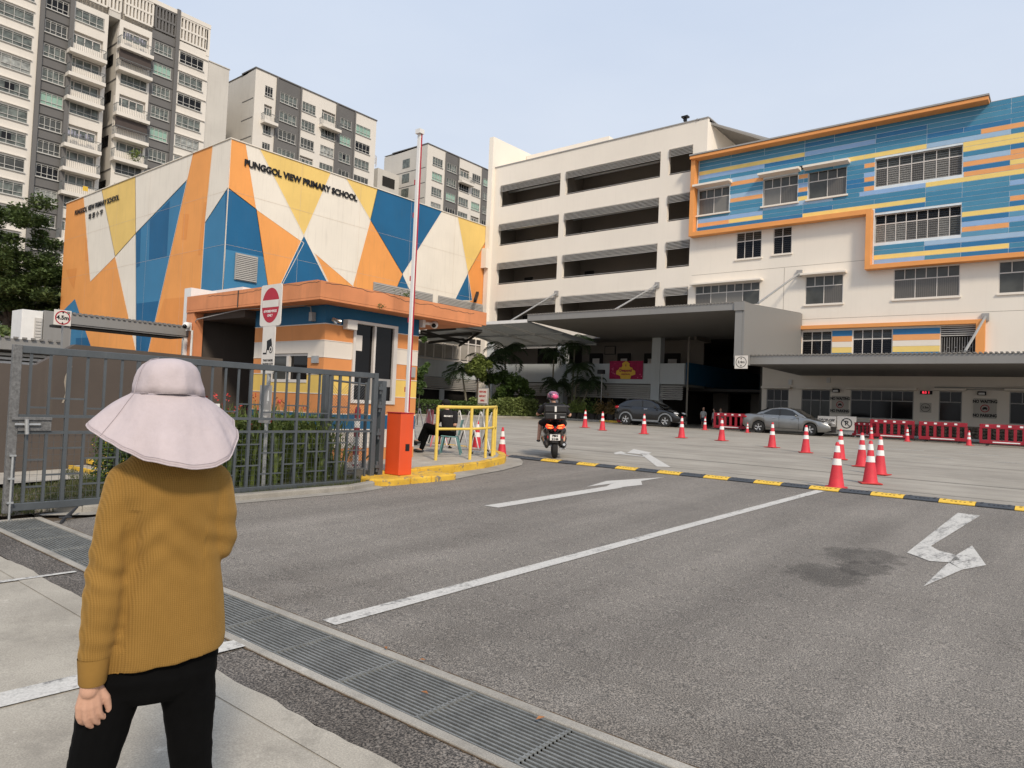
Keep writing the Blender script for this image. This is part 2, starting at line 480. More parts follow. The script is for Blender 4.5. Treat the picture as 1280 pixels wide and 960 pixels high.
# ------------------------------------------------------------------ ground materials
def asphalt_mat(name='worn_asphalt', ca=(.150, .137, .123), cb=(.205, .189, .170), scl=125, grit=.85):
    m, nt, b = nmat(name)
    v = coords(nt)
    big = noise_n(nt, v, .35, 5, .6)
    base = ramp(nt, big, [(.3, ca), (.7, cb)])
    # worn wheel paths run along the lane
    lane = ramp(nt, noise_n(nt, coords(nt, (1.3, .12, 1)), 1.0, 4), [(.33, (.80, .80, .80)), (.65, (1.13, 1.13, 1.13))])
    base = mixc(nt, 1.0, base, lane, 'MULTIPLY')
    spk = ramp(nt, noise_n(nt, v, scl, 2, .75), [(.36, (.22, .22, .22)), (.5, (.92, .92, .92)), (.64, (2.5, 2.4, 2.25))])
    c = mixc(nt, grit, base, mixc(nt, 1.0, base, spk, 'MULTIPLY'))
    vo = nt.nodes.new('ShaderNodeTexVoronoi'); vo.inputs['Scale'].default_value = 80
    nt.links.new(v, vo.inputs['Vector'])
    peb = ramp(nt, vo.outputs['Color'], [(.80, (0, 0, 0)), (.9, (1, 1, 1))])
    c = mixc(nt, mixc(nt, 1.0, peb, (.55, .55, .55), 'MULTIPLY'), c, (.40, .365, .32))
    st = ramp(nt, noise_n(nt, coords(nt, (1, 1.3, 1)), 1.7, 6, .7), [(.60, (0, 0, 0)), (.72, (.35, .35, .35))])
    c = mixc(nt, st, c, (.085, .08, .075))
    # grime gathered in patches beside the drain, and small scuffs all over
    sx_ = nt.nodes.new('ShaderNodeSeparateXYZ'); nt.links.new(v, sx_.inputs[0])
    mr_ = N(nt, 'ShaderNodeMapRange'); nt.links.new(sx_.outputs[1], mr_.inputs[0]); mr_.inputs[1].default_value = 2.9; mr_.inputs[2].default_value = 4.6; mr_.inputs[3].default_value = 1.0; mr_.inputs[4].default_value = 0.0
    gr = ramp(nt, noise_n(nt, v, .9, 6, .65), [(.42, (0, 0, 0)), (.66, (1, 1, 1))])
    c = mixc(nt, mixc(nt, 1.0, mixc(nt, 1.0, gr, mr_.outputs[0], 'MULTIPLY'), (.75, .75, .75), 'MULTIPLY'), c, mixc(nt, 1.0, c, (.52, .50, .48), 'MULTIPLY'))
    sc_ = ramp(nt, noise_n(nt, coords(nt, (1, 2.6, 1)), 4.2, 6, .7), [(.625, (0, 0, 0)), (.69, (.6, .6, .6))])
    c = mixc(nt, sc_, c, mixc(nt, 1.0, c, (.55, .53, .52), 'MULTIPLY'))
    # the oily drip stain in the outgoing lane: a mark with its own outline
    def blob(cx, cy, r1, r2):
        s = nt.nodes.new('ShaderNodeMapping'); s.vector_type = 'POINT'
        s.inputs['Location'].default_value = (-(cx + .17) / r1, -(cy + .17) / r2, 0); s.inputs['Scale'].default_value = (1 / r1, 1 / r2, 0)
        nz = nt.nodes.new('ShaderNodeTexNoise'); nz.inputs['Scale'].default_value = 4.5; nz.inputs['Detail'].default_value = 9; nz.inputs['Roughness'].default_value = .68
        nt.links.new(v, nz.inputs['Vector'])
        ad = mixc(nt, .35, v, nz.outputs['Color'], 'ADD')
        nt.links.new(ad, s.inputs['Vector'])
        ln = N(nt, 'ShaderNodeVectorMath', operation='LENGTH'); nt.links.new(s.outputs[0], ln.inputs[0])
        fo = N(nt, 'ShaderNodeMapRange'); nt.links.new(ln.outputs['Value'], fo.inputs[0]); fo.inputs[1].default_value = 1.25; fo.inputs[2].default_value = .25; fo.inputs[3].default_value = 0; fo.inputs[4].default_value = 1
        fm = N(nt, 'ShaderNodeMath', operation='MULTIPLY'); nt.links.new(fo.outputs[0], fm.inputs[0]); nt.links.new(noise_n(nt, coords(nt, (1.5, 1, 1)), 3.3, 8, .62), fm.inputs[1])
        return ramp(nt, fm.outputs[0], [(.24, (0, 0, 0)), (.31, (.55, .55, .55)), (.46, (.8, .8, .8))])
    for q in ((-1.72, 8.05, .55, .62), (-1.74, 6.95, .48, .62), (-1.55, 7.5, .32, .5)):
        c = mixc(nt, blob(*q), c, mixc(nt, 1.0, c, (.44, .44, .44), 'MULTIPLY'))
    vc = nt.nodes.new('ShaderNodeTexVoronoi'); vc.feature = 'DISTANCE_TO_EDGE'; vc.inputs['Scale'].default_value = .42
    nzc = nt.nodes.new('ShaderNodeTexNoise'); nzc.inputs['Scale'].default_value = 2.4; nzc.inputs['Detail'].default_value = 7; nt.links.new(v, nzc.inputs['Vector'])
    nt.links.new(mixc(nt, .75, v, nzc.outputs['Color'], 'ADD'), vc.inputs['Vector'])
    line = ramp(nt, vc.outputs['Distance'], [(.0015, (1, 1, 1)), (.0045, (0, 0, 0))])
    msk = ramp(nt, noise_n(nt, v, .55, 3), [(.60, (0, 0, 0)), (.68, (.5, .5, .5))])
    c = mixc(nt, mixc(nt, 1.0, line, msk, 'MULTIPLY'), c, (.06, .056, .05))
    nt.links.new(c, b.inputs['Base Color'])
    b.inputs['Roughness'].default_value = .88; b.inputs['Specular IOR Level'].default_value = .3
    bumpn(nt, b, noise_n(nt, v, 150, 3, .7), .55, .006)
    return m

def concrete_mat(name, a, bcol, streakdir=(1, 1, 1), fine=.25, spec=.25, cracks=True):
    m, nt, b = nmat(name)
    v = coords(nt)
    c = ramp(nt, noise_n(nt, v, .8, 6, .6), [(.3, a), (.7, bcol)])
    c = mixc(nt, .5, c, mixc(nt, 1.0, c, ramp(nt, noise_n(nt, coords(nt, streakdir), 1.2, 6, .65),
             [(.35, (.72, .71, .70)), (.6, (1.12, 1.12, 1.1))]), 'MULTIPLY'))
    c = mixc(nt, fine, c, mixc(nt, 1.0, c, ramp(nt, noise_n(nt, v, 120, 3, .7), [(.35, (.5, .5, .5)), (.65, (1.45, 1.45, 1.4))]), 'MULTIPLY'))
    if cracks:
        blot = ramp(nt, noise_n(nt, v, 3.1, 7, .75), [(.52, (0, 0, 0)), (.70, (.6, .6, .6))])
        c = mixc(nt, blot, c, dk(a, .66))
        pale = ramp(nt, noise_n(nt, v, 4.3, 7, .8), [(.60, (0, 0, 0)), (.68, (.55, .55, .55))])
        c = mixc(nt, pale, c, dk(bcol, 1.35))
    nt.links.new(c, b.inputs['Base Color'])
    b.inputs['Roughness'].default_value = .85; b.inputs['Specular IOR Level'].default_value = spec
    bumpn(nt, b, noise_n(nt, v, 90, 4), .3, .004)
    return m

def paint_mat(name, wear, col=(.56, .54, .50)):
    m, nt, b = nmat(name)
    v = coords(nt)
    n1 = noise_n(nt, v, 26, 6, .75); n2 = noise_n(nt, coords(nt, (1, .25, 1)), 9, 5, .7)
    f = mixc(nt, .5, n1, n2)
    k = ramp(nt, f, [(wear - .05, (0, 0, 0)), (wear + .05, (1, 1, 1))])
    base = ramp(nt, noise_n(nt, v, 150, 2, .7), [(.35, (.09, .085, .08)), (.65, (.27, .26, .245))])
    w = ramp(nt, noise_n(nt, v, 60, 3), [(.3, dk(col, .78)), (.7, dk(col, 1.08))])
    nt.links.new(mixc(nt, k, base, w), b.inputs['Base Color'])
    b.inputs['Roughness'].default_value = .8
    return m

M['asphalt'] = asphalt_mat()
M['strip'] = asphalt_mat('coarse_asphalt', (.095, .086, .078), (.135, .122, .11), 85, .95)
M['pave'] = concrete_mat('worn_concrete', (.315, .285, .24), (.425, .39, .335), (1, 1, 1), .4)
M['kerbc'] = concrete_mat('drain_kerb_concrete', (.27, .25, .22), (.40, .375, .335), (1, 1, 1), .4)
M['yard'] = concrete_mat('yard_concrete', (.275, .25, .215), (.365, .335, .29), (.12, 1.5, 1), .22, cracks=False)
M['paint_line'] = paint_mat('line_paint', .43)
M['paint_arrow'] = paint_mat('arrow_paint', .40)
M['paint_worn'] = paint_mat('worn_arrow_paint', .455)
M['kerby'] = None
def kerb_yellow():
    m, nt, b = nmat('chipped_yellow_kerb')
    v = coords(nt)
    k = ramp(nt, noise_n(nt, v, 7, 6, .75), [(.545, (1, 1, 1)), (.60, (0, 0, 0))])
    y = ramp(nt, noise_n(nt, v, 3, 4), [(.3, (.55, .32, .03)), (.7, (.74, .47, .05))])
    nt.links.new(mixc(nt, k, (.20, .17, .13), y), b.inputs['Base Color'])
    b.inputs['Roughness'].default_value = .75
    bumpn(nt, b, noise_n(nt, v, 30, 4), .4, .006)
    return m
M['kerby'] = kerb_yellow()
M['soil'] = mat('ground_soil', (.11, .085, .06), .95, .3, 3, bump=.5, bscale=20)
M['path'] = concrete_mat('path_concrete', (.36, .33, .29), (.46, .43, .38))

# ------------------------------------------------------------------ the ground, roads, pavement
def sheet(x0, x1, ys, dz, m, name, label=None, nx=1):
    b = MB()
    n = len(ys); vs = []; fs = []
    for i in range(nx + 1):
        x = x0 + (x1 - x0) * i / nx
        for y in ys: vs.append((x, y, g(y) + dz))
    for i in range(nx):
        for j in range(n - 1): fs.append((i*n+j, (i+1)*n+j, (i+1)*n+j+1, i*n+j+1))
    b.add(vs, fs)
    return tag(b.build(name, M[m], fix=False), label, kind='structure')

gb = MB()
prof = [(-1500, -.09), (-2.3, -.09), (2.30, .02), (2.36, -.33), (2.90, -.33), (2.91, .03), (29, .61), (2500, .61)]
vs = [(x, y, z) for x in (-2500, 2500) for y, z in prof]; n = len(prof)
gb.add(vs, [(j, n + j, n + j + 1, j + 1) for j in range(n - 1)])
tag(gb.build('ground', M['soil'], fix=False), 'bare earth and ground running out beyond the school', kind='structure')
sheet(-8.95, 40, [2.912, 8, 13.6], 0, 'asphalt', 'road', 'grey speckled asphalt drive between the drain and the speed hump')
sheet(-9.3, 40, [2.06, 2.2, 2.352], 0, 'strip', 'asphalt_strip', 'dark asphalt strip between pavement and drain')
sheet(-13.2, -8.95, [8.3, 13.6], -.004, 'asphalt', 'road_edge', 'asphalt curving round the walkway kerb')
sheet(-60, 60, [13.6, 20, 29, 60], .0, 'yard', 'yard', 'pale concrete school yard beyond the speed hump')
sheet(-40, 40, [-40, -2.23, 2.05], .0, 'pave', 'pavement', 'worn concrete slabs in front of the drain')
# saw-cut joints in the pavement and the drain edges
b = MB()
for x in (-7.9, -5.55, -3.2, -.8, 1.6):
    b.box(x - .006, x + .006, -6, 2.04, -.05 + .0, .002 + 0) if False else None
for y in (-1.0,):
    b.quad((-20, y - .004, g(y) + .004), (10, y - .004 + .3, g(y) + .009), (10, y + .004 + .3, g(y) + .009), (-20, y + .004, g(y) + .004))
for x in (-6.9, -4.9, -2.9, -.9):
    continue
    b.quad((x, -3, g(-3) + .003), (x + .014, -3, g(-3) + .003), (x + .10, 2.04, g(2.04) + .004), (x + .086, 2.04, g(2.04) + .004))
tag(b.build('pavement_joint', mat('joint_dirt', (.12, .105, .09), .95), fix=False), kind='structure')
random.seed(3)
b = MB()                                         # ragged edge of the slab against the asphalt
xs = [-12 + .12 * i for i in range(150)]
top = [(x, 2.05 + .035 * noise.noise((x * 1.7, 0, 0)) + .02 * random.random()) for x in xs]
vs = [(x, 1.9, g(1.9) + .005) for x in xs] + [(x, y, g(y) + .006) for x, y in top]; k = len(xs)
b.add(vs, [(i, i + 1, k + i + 1, k + i) for i in range(k - 1)])
tag(b.build('pavement_edge', M['pave'], fix=False), kind='structure')
# drain walls, bottom, kerb strips
b = MB()
b.box(-9.3, 16, 2.352, 2.41, -.32, .066); b.box(-9.3, 16, 2.85, 2.915, -.32, .073)
b.box(-9.34, -9.27, 2.41, 2.85, -.32, .068)
tag(b.build('drain_kerb', M['kerbc'], bevel=.006), 'pale concrete edging on both sides of the drain', kind='structure')
b = MB(); b.box(-9.3, 16, 2.41, 2.85, -.31, -.27)
tag(b.build('drain_bottom', M['dark2']), kind='structure')

b = MB(); rg = random.Random(2)                  # dirt line where the asphalt meets the drain edging
for y_, s_ in ((2.915, 1), (2.352, -1)):
    x = -9.3
    while x < 6:
        L_ = rg.uniform(.03, .09); w0, w1 = rg.uniform(.004, .016), rg.uniform(.004, .016); zz = g(y_) + (.0035 if s_ > 0 else .0035)
        q_ = [(x, y_, zz), (x + L_, y_, zz), (x + L_, y_ + s_ * w1, zz), (x, y_ + s_ * w0, zz)]
        b.quad(*(q_ if s_ > 0 else q_[::-1])); x += L_
tag(b.build('edge_dirt', M['dirt'], fix=False), kind='structure')

# drain gratings: loose steel panels laid end to end
def grating(proto=False):
    t = thing('drain_grating', 'x', 'drain grating', (0, 0, 0), 0, 'steel grating panels over the drain')
    fr = MB()
    fr.box(0, .012, 0, .43, -.035, .002); fr.box(.603, .615, 0, .43, -.035, .002)
    fr.box(.012, .603, 0, .01, -.035, 0); fr.box(.012, .603, .42, .43, -.035, 0)
    for j in range(14): fr.box(-.006, .012, .018 + j * .03, .03 + j * .03, -.012, .007)
    fr.build('frame', M['grate'], t)
    bm_ = MB(); bm_.box(.013, .602, -.0060, .0060, -.030, 0)
    me = bm_.mesh('bar', M['grate'])
    for j in range(13): link_part('bar', me, t, (0, .035 + j * .0302, -.002))
    return t
g0 = grating()
spots = [(-9.25 + .617 * i) for i in range(15)]
where = ['at the far left end of the drain beside the gate post', 'second from the gate post, left of the person',
         'third from the gate post, left of the person', 'showing past the left arm of the person', 'hidden mostly by the person in mustard',
         'behind the back of the person in mustard', 'just behind the waist of the person', 'first clear panel right of the person',
         'beside the start of the long white lane line', 'second panel right of the lane line end', 'third panel right of the lane line end',
         'fourth panel right of the lane line end', 'second from the bottom edge, with a dry leaf', 'at the bottom edge of the view', 'cut by the bottom edge of the view']
for i, x in enumerate(spots):
    lab = 'steel drain grating panel ' + where[i]
    if i == 0: g0.location = (x, 2.415, .062); g0['label'] = lab
    else: dup(g0, (x + random.uniform(-.003, .003), 2.415 + random.uniform(-.002, .002), .062 + random.uniform(-.001, .002)), 0, lab)

# ------------------------------------------------------------------ painted markings
def flat(name, polys, m, dz=.006, label=None):
    b = MB()
    for p in polys: b.quad(*[(x, y, g(y) + dz) for x, y in p])
    o = b.build(name, m, fix=False)
    bm = bmesh.new(); bm.from_mesh(o.data)
    for f in bm.faces:
        f.normal_update()
        if f.normal.z < 0: f.normal_flip()
    bmesh.ops.triangulate(bm, faces=bm.faces); bm.to_mesh(o.data); bm.free()
    return tag(o, label, kind='structure')
flat('lane_line', [[(-3.99, 2.97), (-3.84, 2.97), (-3.66, 8.0), (-3.80, 8.0)], [(-3.80, 8.0), (-3.66, 8.0), (-3.44, 13.25), (-3.60, 13.25)]],
     M['paint_line'], label='long white lane line across the drive')
flat('lane_arrow', [[(-6.42, 7.43), (-6.18, 7.45), (-6.10, 10.54), (-6.36, 10.6)], [(-6.36, 10.6), (-6.10, 10.54), (-6.12, 10.8), (-6.05, 11.33), (-6.34, 11.82), (-6.77, 11.28), (-6.5, 11.0)],
                    [(-6.34, 11.82), (-6.33, 12.75), (-6.77, 11.28)], [(-6.57, 10.30), (-6.5, 11.0), (-6.77, 11.28)]],
     M['paint_arrow'], label='white bent arrow in the incoming lane')
flat('lane_arrow', [[(-7.42, 14.55), (-7.14, 14.7), (-9.25, 17.6), (-9.42, 17.45)], [(-9.1, 17.2), (-9.35, 18.0), (-10.35, 18.75), (-9.75, 17.3)],
                    [(-8.95, 16.75), (-8.75, 16.55), (-9.70, 16.75), (-9.72, 17.0)], [(-9.68, 16.55), (-9.68, 17.15), (-10.15, 17.65), (-9.95, 16.9)]],
     M['paint_arrow'], label='white forked arrow beyond the speed hump')
flat('lane_arrow', [[(-1.33, 12.3), (-1.05, 12.25), (-1.24, 9.16), (-1.38, 8.56)], [(-1.38, 8.56), (-1.24, 9.16), (-1.14, 8.95), (-.98, 8.85), (-.90, 8.6), (-.98, 8.36), (-1.13, 8.28)],
                    [(-.89, 9.57), (-.67, 8.51), (-.83, 8.09), (-.97, 8.4), (-.96, 8.85)], [(-.83, 8.09), (-.97, 8.36), (-.985, 8.0), (-1.01, 7.09)]],
     M['paint_worn'], label='worn white turning arrow in the outgoing lane')
flat('bay_line', [[(-4.22, 1.08), (-4.03, 1.06), (-3.93, 2.06), (-4.12, 2.08)]], M['paint_line'], .008, label='white line painted across the pavement')
flat('bay_line', [[(-4.12, 2.08), (-3.93, 2.06), (-3.90, 2.40), (-4.03, 2.41)]], M['paint_line'], .012)
flat('bay_line', [[(-4.60, -2.0), (-4.41, -2.0), (-4.03, 1.06), (-4.22, 1.08)]], M['paint_line'], .008)
flat('bay_line', [[(-6.62, 1.2), (-6.54, 1.2), (-6.42, 2.3), (-6.47, 2.3)]], M['paint_line'], .01, label='thin white line on the pavement at the left')
b = MB()
for r_, y in enumerate((24.5, 27.5)):
    for i in range(14):
        x = -6 + i * 2.1 + r_ * .9
        b.quad((x, y, g(y) + .006), (x + 1.1, y, g(y) + .006), (x + 1.1, y + .08, g(y) + .008), (x, y + .08, g(y) + .008))
tag(b.build('parking_dashes', M['paint_line'], fix=False), 'faint white dashes on the yard', kind='structure')
b = MB()                                       # sawn joints and tar seams in the yard
for y, w in ((14.6, .03), (16.9, .05), (22.0, .03), (31.0, .04)):
    xs = [-16 + i * .8 for i in range(60)]
    for i in range(59):
        dy = [.25 * noise.noise((xs[i + q] * .25, y, 0)) for q in (0, 1)]
        b.quad(*[(xs[i + q], y + dy[q] + s * w, g(y + dy[q]) + .005) for q, s in ((0, 0), (1, 0), (1, 1), (0, 1))])
tag(b.build('yard_seam', mat('tar_seam', (.16, .15, .135), .9, .2, 9), fix=False), kind='structure')

# ------------------------------------------------------------------ speed hump: rubber modules bolted end to end
t = thing('speed_hump', 'black and yellow rubber speed hump across the whole drive', 'speed hump', (-10.6, 13.5, g(13.5)))
def module(m):
    b = MB()
    L, W, H = .498, .19, .05
    pr = [(-W, 0), (-W, .012), (-W * .55, H * .85), (-.04, H), (.04, H), (W * .55, H * .85), (W, .012), (W, 0)]
    k = len(pr)
    vs = [(0, y, z) for y, z in pr] + [(L, y, z) for y, z in pr]
    b.add(vs, [(i, k + i, k + i + 1, i + 1) for i in range(k - 1)] + [tuple(range(k)), tuple(range(k, 2 * k))[::-1]])
    b.cur = 1
    for (x, y) in ((.07, -.075), (.43, -.075), (.07, .075), (.43, .075)):
        b.lathe([(.022, .0445), (.022, .050), (0, .050)], (x, y, 0), 8, smooth=False)
    for x in (.16, .22, .28, .34): b.box(x, x + .03, -.125, -.085, .03, .0415)
    for x in (.16, .28): b.box(x, x + .08, -.01, .01, .049, .0515)
    me = b.mesh('hump_module', [m, M['black']])
    bm = bmesh.new(); bm.from_mesh(me); bmesh.ops.recalc_face_normals(bm, faces=bm.faces); bm.to_mesh(me); bm.free()
    return me
mk, my = module(M['humpk']), module(M['humpy'])
random.seed(5)
for i in range(34):
    x = -10.83 + .5065 * i
    link_part('hump_module', my if i % 2 == 0 and i > 0 or False else mk, t, (x, 13.5 + random.uniform(-.006, .006), g(13.5) + .004), random.uniform(-.008, .008))

# ------------------------------------------------------------------ kerb island with walkway
def ground_prism(b, poly, top, base=-.1):
    n = len(poly)
    b.add([(x, y, g(y) + base) for x, y in poly] + [(x, y, g(y) + top) for x, y in poly],
          [tuple(range(n))[::-1], tuple(range(n, 2*n))] + [(i, (i+1) % n, n+(i+1) % n, n+i) for i in range(n)])
b = MB()
ground_prism(b, [(-20, 8.06), (-9.62, 8.06), (-9.5, 9.9), (-9.62, 11.0), (-9.98, 12.0), (-10.75, 12.95), (-11.6, 13.4), (-13, 13.6), (-26, 13.6), (-26, 8.06)], .148)
tag(b.build('walkway', M['path']), 'raised concrete walkway beside the guard booth', kind='structure')
t = thing('walkway_kerb', 'chipped yellow kerb stones curving round the walkway by the railing', 'kerb', (-9.6, 10, g(10)))
edge = [(-9.42, 8.12), (-9.38, 9.0), (-9.36, 9.9), (-9.48, 10.95), (-9.84, 12.0), (-10.22, 12.52), (-10.66, 12.98), (-11.15, 13.3), (-11.7, 13.52), (-12.6, 13.66), (-13.8, 13.7)]
def offs(pl, d):
    out = []
    for i, p in enumerate(pl):
        a = Vector(pl[max(0, i-1)]); c = Vector(pl[min(len(pl)-1, i+1)])
        t_ = (c - a).normalized(); out.append((p[0] - t_.y * d, p[1] + t_.x * d))
    return out
inn = offs(edge, .17)
for i in range(len(edge) - 1):
    b = MB(); q = .004
    e0, e1, i0, i1 = Vector(edge[i]), Vector(edge[i+1]), Vector(inn[i]), Vector(inn[i+1])
    a0, a1, c0, c1 = e0.lerp(e1, q), e0.lerp(e1, 1 - q), i0.lerp(i1, q), i0.lerp(i1, 1 - q)
    ground_prism(b, [tuple(a0), tuple(a1), tuple(c1), tuple(c0)], .158 + random.uniform(-.004, .004))
    b.build('kerb_stone', M['kerby'], t, bevel=.015)
t = thing('low_kerb', 'bright yellow low kerb with a rounded nose under the barrier box', 'kerb', (-9.0, 8.2, g(8.2)))
nose = [(-9.52, 7.74), (-9.28, 7.55), (-9.02, 7.52), (-8.84, 7.62), (-8.76, 7.82)]
segs = [nose + [(-8.74, 8.18), (-9.44, 8.18), (-9.52, 7.95)], [(-9.435, 8.19), (-8.74, 8.19), (-8.70, 8.64), (-9.405, 8.64)], [(-9.40, 8.65), (-8.70, 8.65), (-8.68, 9.24), (-9.385, 9.24)]]
for i, sg in enumerate(segs):
    b = MB(); ground_prism(b, sg, .115 - .004 * i)
    b.build('kerb_stone', M['kerby'], t, bevel=.03)
b = MB()
ap_in = [(-8.9, 9.26)] + edge[2:-1]
ap_out = offs(ap_in, -.40); ap_out[0] = (-8.70, 9.26); ap_out[1] = (-8.86, 9.9)
for i in range(len(ap_in) - 1):
    (x0, y0), (x1, y1), (x2, y2), (x3, y3) = ap_in[i], ap_in[i+1], ap_out[i+1], ap_out[i]
    b.quad((x0, y0, g(y0) + .02), (x1, y1, g(y1) + .02), (x2, y2, g(y2) + .009), (x3, y3, g(y3) + .009))
tag(b.build('kerb_apron', M['kerbc'], fix=False), 'pale concrete channel round the walkway kerb', kind='structure')

# left verge: kerb wall under the gate, grass, path
b = MB()
kw = [(-9.62, 2.95), (-9.30, 3.35), (-8.98, 4.8), (-8.72, 6.95), (-8.86, 7.5), (-9.3, 7.7)]
for i in range(len(kw) - 1):
    ground_prism(b, [kw[i], kw[i+1], (kw[i+1][0] - .16, kw[i+1][1] + .02), (kw[i][0] - .16, kw[i][1] + .02)], .085)
tag(b.build('verge_kerb', M['kerbc'], bevel=.02), 'stained concrete kerb under the open gate', kind='structure')
b = MB()
for i in range(len(kw) - 1):
    a, c = kw[i], kw[i + 1]
    b.quad((a[0] + .22, a[1], g(a[1]) + .006), (c[0] + .22, c[1], g(c[1]) + .006), (c[0] - .02, c[1], g(c[1]) + .012), (a[0] - .02, a[1], g(a[1]) + .012))
tag(b.build('verge_channel', M['kerbc'], fix=False), kind='structure')
b = MB()
vp = [(-11.4, 2.2), (-9.5, 2.6), (-9.45, 3.4), (-9.13, 4.8), (-8.88, 6.95), (-9.05, 7.9), (-13.6, 7.95), (-13.7, 4.6), (-12.2, 4.2)]
b.quad(*[(x, y, g(y) + .02) for x, y in vp])
o = tag(b.build('verge', M['soil'], fix=True), 'planted verge between the gate and the booth', kind='structure')
sheet(-30, -12.3, [2.2, 4, 5.6], .035, 'path', 'side_path', 'pale concrete path behind the gate')

# ------------------------------------------------------------------ walls with openings
def wall_y(b, x0, x1, z0, z1, y, holes, depth=.25, back=False):
    """a wall face in the plane y, looking toward -Y, with real recesses; holes = (x0,x1,z0,z1)"""
    xs = sorted({x0, x1} | {h[0] for h in holes} | {h[1] for h in holes}); zs = sorted({z0, z1} | {h[2] for h in holes} | {h[3] for h in holes})
    xs = [x for x in xs if x0 <= x <= x1]; zs = [z for z in zs if z0 <= z <= z1]
    for i in range(len(xs) - 1):
        for j in range(len(zs) - 1):
            cx, cz = (xs[i] + xs[i+1]) / 2, (zs[j] + zs[j+1]) / 2
            if any(h[0] < cx < h[1] and h[2] < cz < h[3] for h in holes): continue
            b.quad((xs[i], y, zs[j]), (xs[i+1], y, zs[j]), (xs[i+1], y, zs[j+1]), (xs[i], y, zs[j+1]))
    for h in holes:
        a, c, d, e = h; d = max(d, z0); e = min(e, z1); y2 = y + depth
        b.quad((a, y, d), (a, y2, d), (a, y2, e), (a, y, e)); b.quad((c, y, d), (c, y, e), (c, y2, e), (c, y2, d))
        b.quad((a, y, d), (c, y, d), (c, y2, d), (a, y2, d)); b.quad((a, y, e), (a, y2, e), (c, y2, e), (c, y, e))

def wall_x(b, y0, y1, z0, z1, x, holes, depth=.3):
    """plane x, looking toward +X, recess goes to x-depth"""
    ys = sorted({y0, y1} | {h[0] for h in holes} | {h[1] for h in holes}); zs = sorted({z0, z1} | {h[2] for h in holes} | {h[3] for h in holes})
    ys = [v for v in ys if y0 <= v <= y1]; zs = [z for z in zs if z0 <= z <= z1]
    for i in range(len(ys) - 1):
        for j in range(len(zs) - 1):
            cy_, cz = (ys[i] + ys[i+1]) / 2, (zs[j] + zs[j+1]) / 2
            if any(h[0] < cy_ < h[1] and h[2] < cz < h[3] for h in holes): continue
            b.quad((x, ys[i], zs[j]), (x, ys[i+1], zs[j]), (x, ys[i+1], zs[j+1]), (x, ys[i], zs[j+1]))
    for a, c, d, e in holes:
        x2 = x - depth; d = max(d, z0); e = min(e, z1)
        b.quad((x, a, d), (x2, a, d), (x2, a, e), (x, a, e)); b.quad((x, c, d), (x, c, e), (x2, c, e), (x2, c, d))
        b.quad((x, a, d), (x, c, d), (x2, c, d), (x2, a, d)); b.quad((x, a, e), (x2, a, e), (x2, c, e), (x, c, e))

FY = 48.0
school = thing('school_block', 'cream school block with open corridors and striped blue, yellow and orange cladding', 'school building', (-22, 48, .6))

def window(parent, x0, x1, z0, z1, y, top, bot, kind='case', ledge=False, fm='frame_w', glass='curtain', tglass='glass', sill=True):
    """frame with small top lights and taller lower panes; every pane its own sub-part"""
    b = MB(); t = .05; dpt = .05
    yb, yf = y + .10, y + .04
    zt = z1 - (z1 - z0) * (.36 if kind == 'case' else .34)
    b.box(x0, x0 + t, yf, yb, z0, z1); b.box(x1 - t, x1, yf, yb, z0, z1)
    b.box(x0 + t, x1 - t, yf, yb, z0, z0 + t); b.box(x0 + t, x1 - t, yf, yb, z1 - t, z1)
    b.box(x0 + t, x1 - t, yf + .003, yb, zt - t * .6, zt + t * .6)
    def cols(n): return [x0 + t / 2 + (x1 - x0 - t) * i / n for i in range(n + 1)]
    ct, cb = cols(top), cols(bot)
    for x in ct[1:-1]: b.box(x - .022, x + .022, yf + .004, yb, zt + t * .6, z1 - t)
    for x in cb[1:-1]: b.box(x - .022, x + .022, yf + .004, yb, z0 + t, zt - t * .6)
    fr = b.build('window', M[fm], parent)
    tk = .0
    for cc, za, zb, gm in ((ct, zt + t * .6, z1 - t, tglass), (cb, z0 + t, zt - t * .6, glass)):
        for i in range(len(cc) - 1):
            p = MB(); a, c = cc[i] + .023, cc[i+1] - .023
            if kind == 'case':
                p.box(a, c, yb - .03, yb - .02, za, zb)
            else:                                   # glass louvres: tilted blades
                nn = max(3, int((zb - za) / .13)); hh = (zb - za) / nn
                for k in range(nn):
                    z = za + hh * k
                    p.add([(a, yb - .045, z), (c, yb - .045, z), (c, yb - .005, z + hh), (a, yb - .005, z + hh)], [(0, 1, 2, 3)])
            p.build('pane', M[random.choice(['curtain', 'curtain', 'curtain_lt', 'glass']) if gm == 'curtain' else gm], fr, fix=False)
    if sill:
        s = MB(); s.box(x0 - .08, x1 + .08, y - .09, y + .05, z0 - .10, z0 - .005); s.build('sill', M['cream'], fr)
    if ledge:
        s = MB(); s.box(x0 - .22, x1 + .22, y - .55, y + .02, z1 + .03, z1 + .16); s.build('sun_ledge', M['cream'], fr, bevel=.01)
    return fr

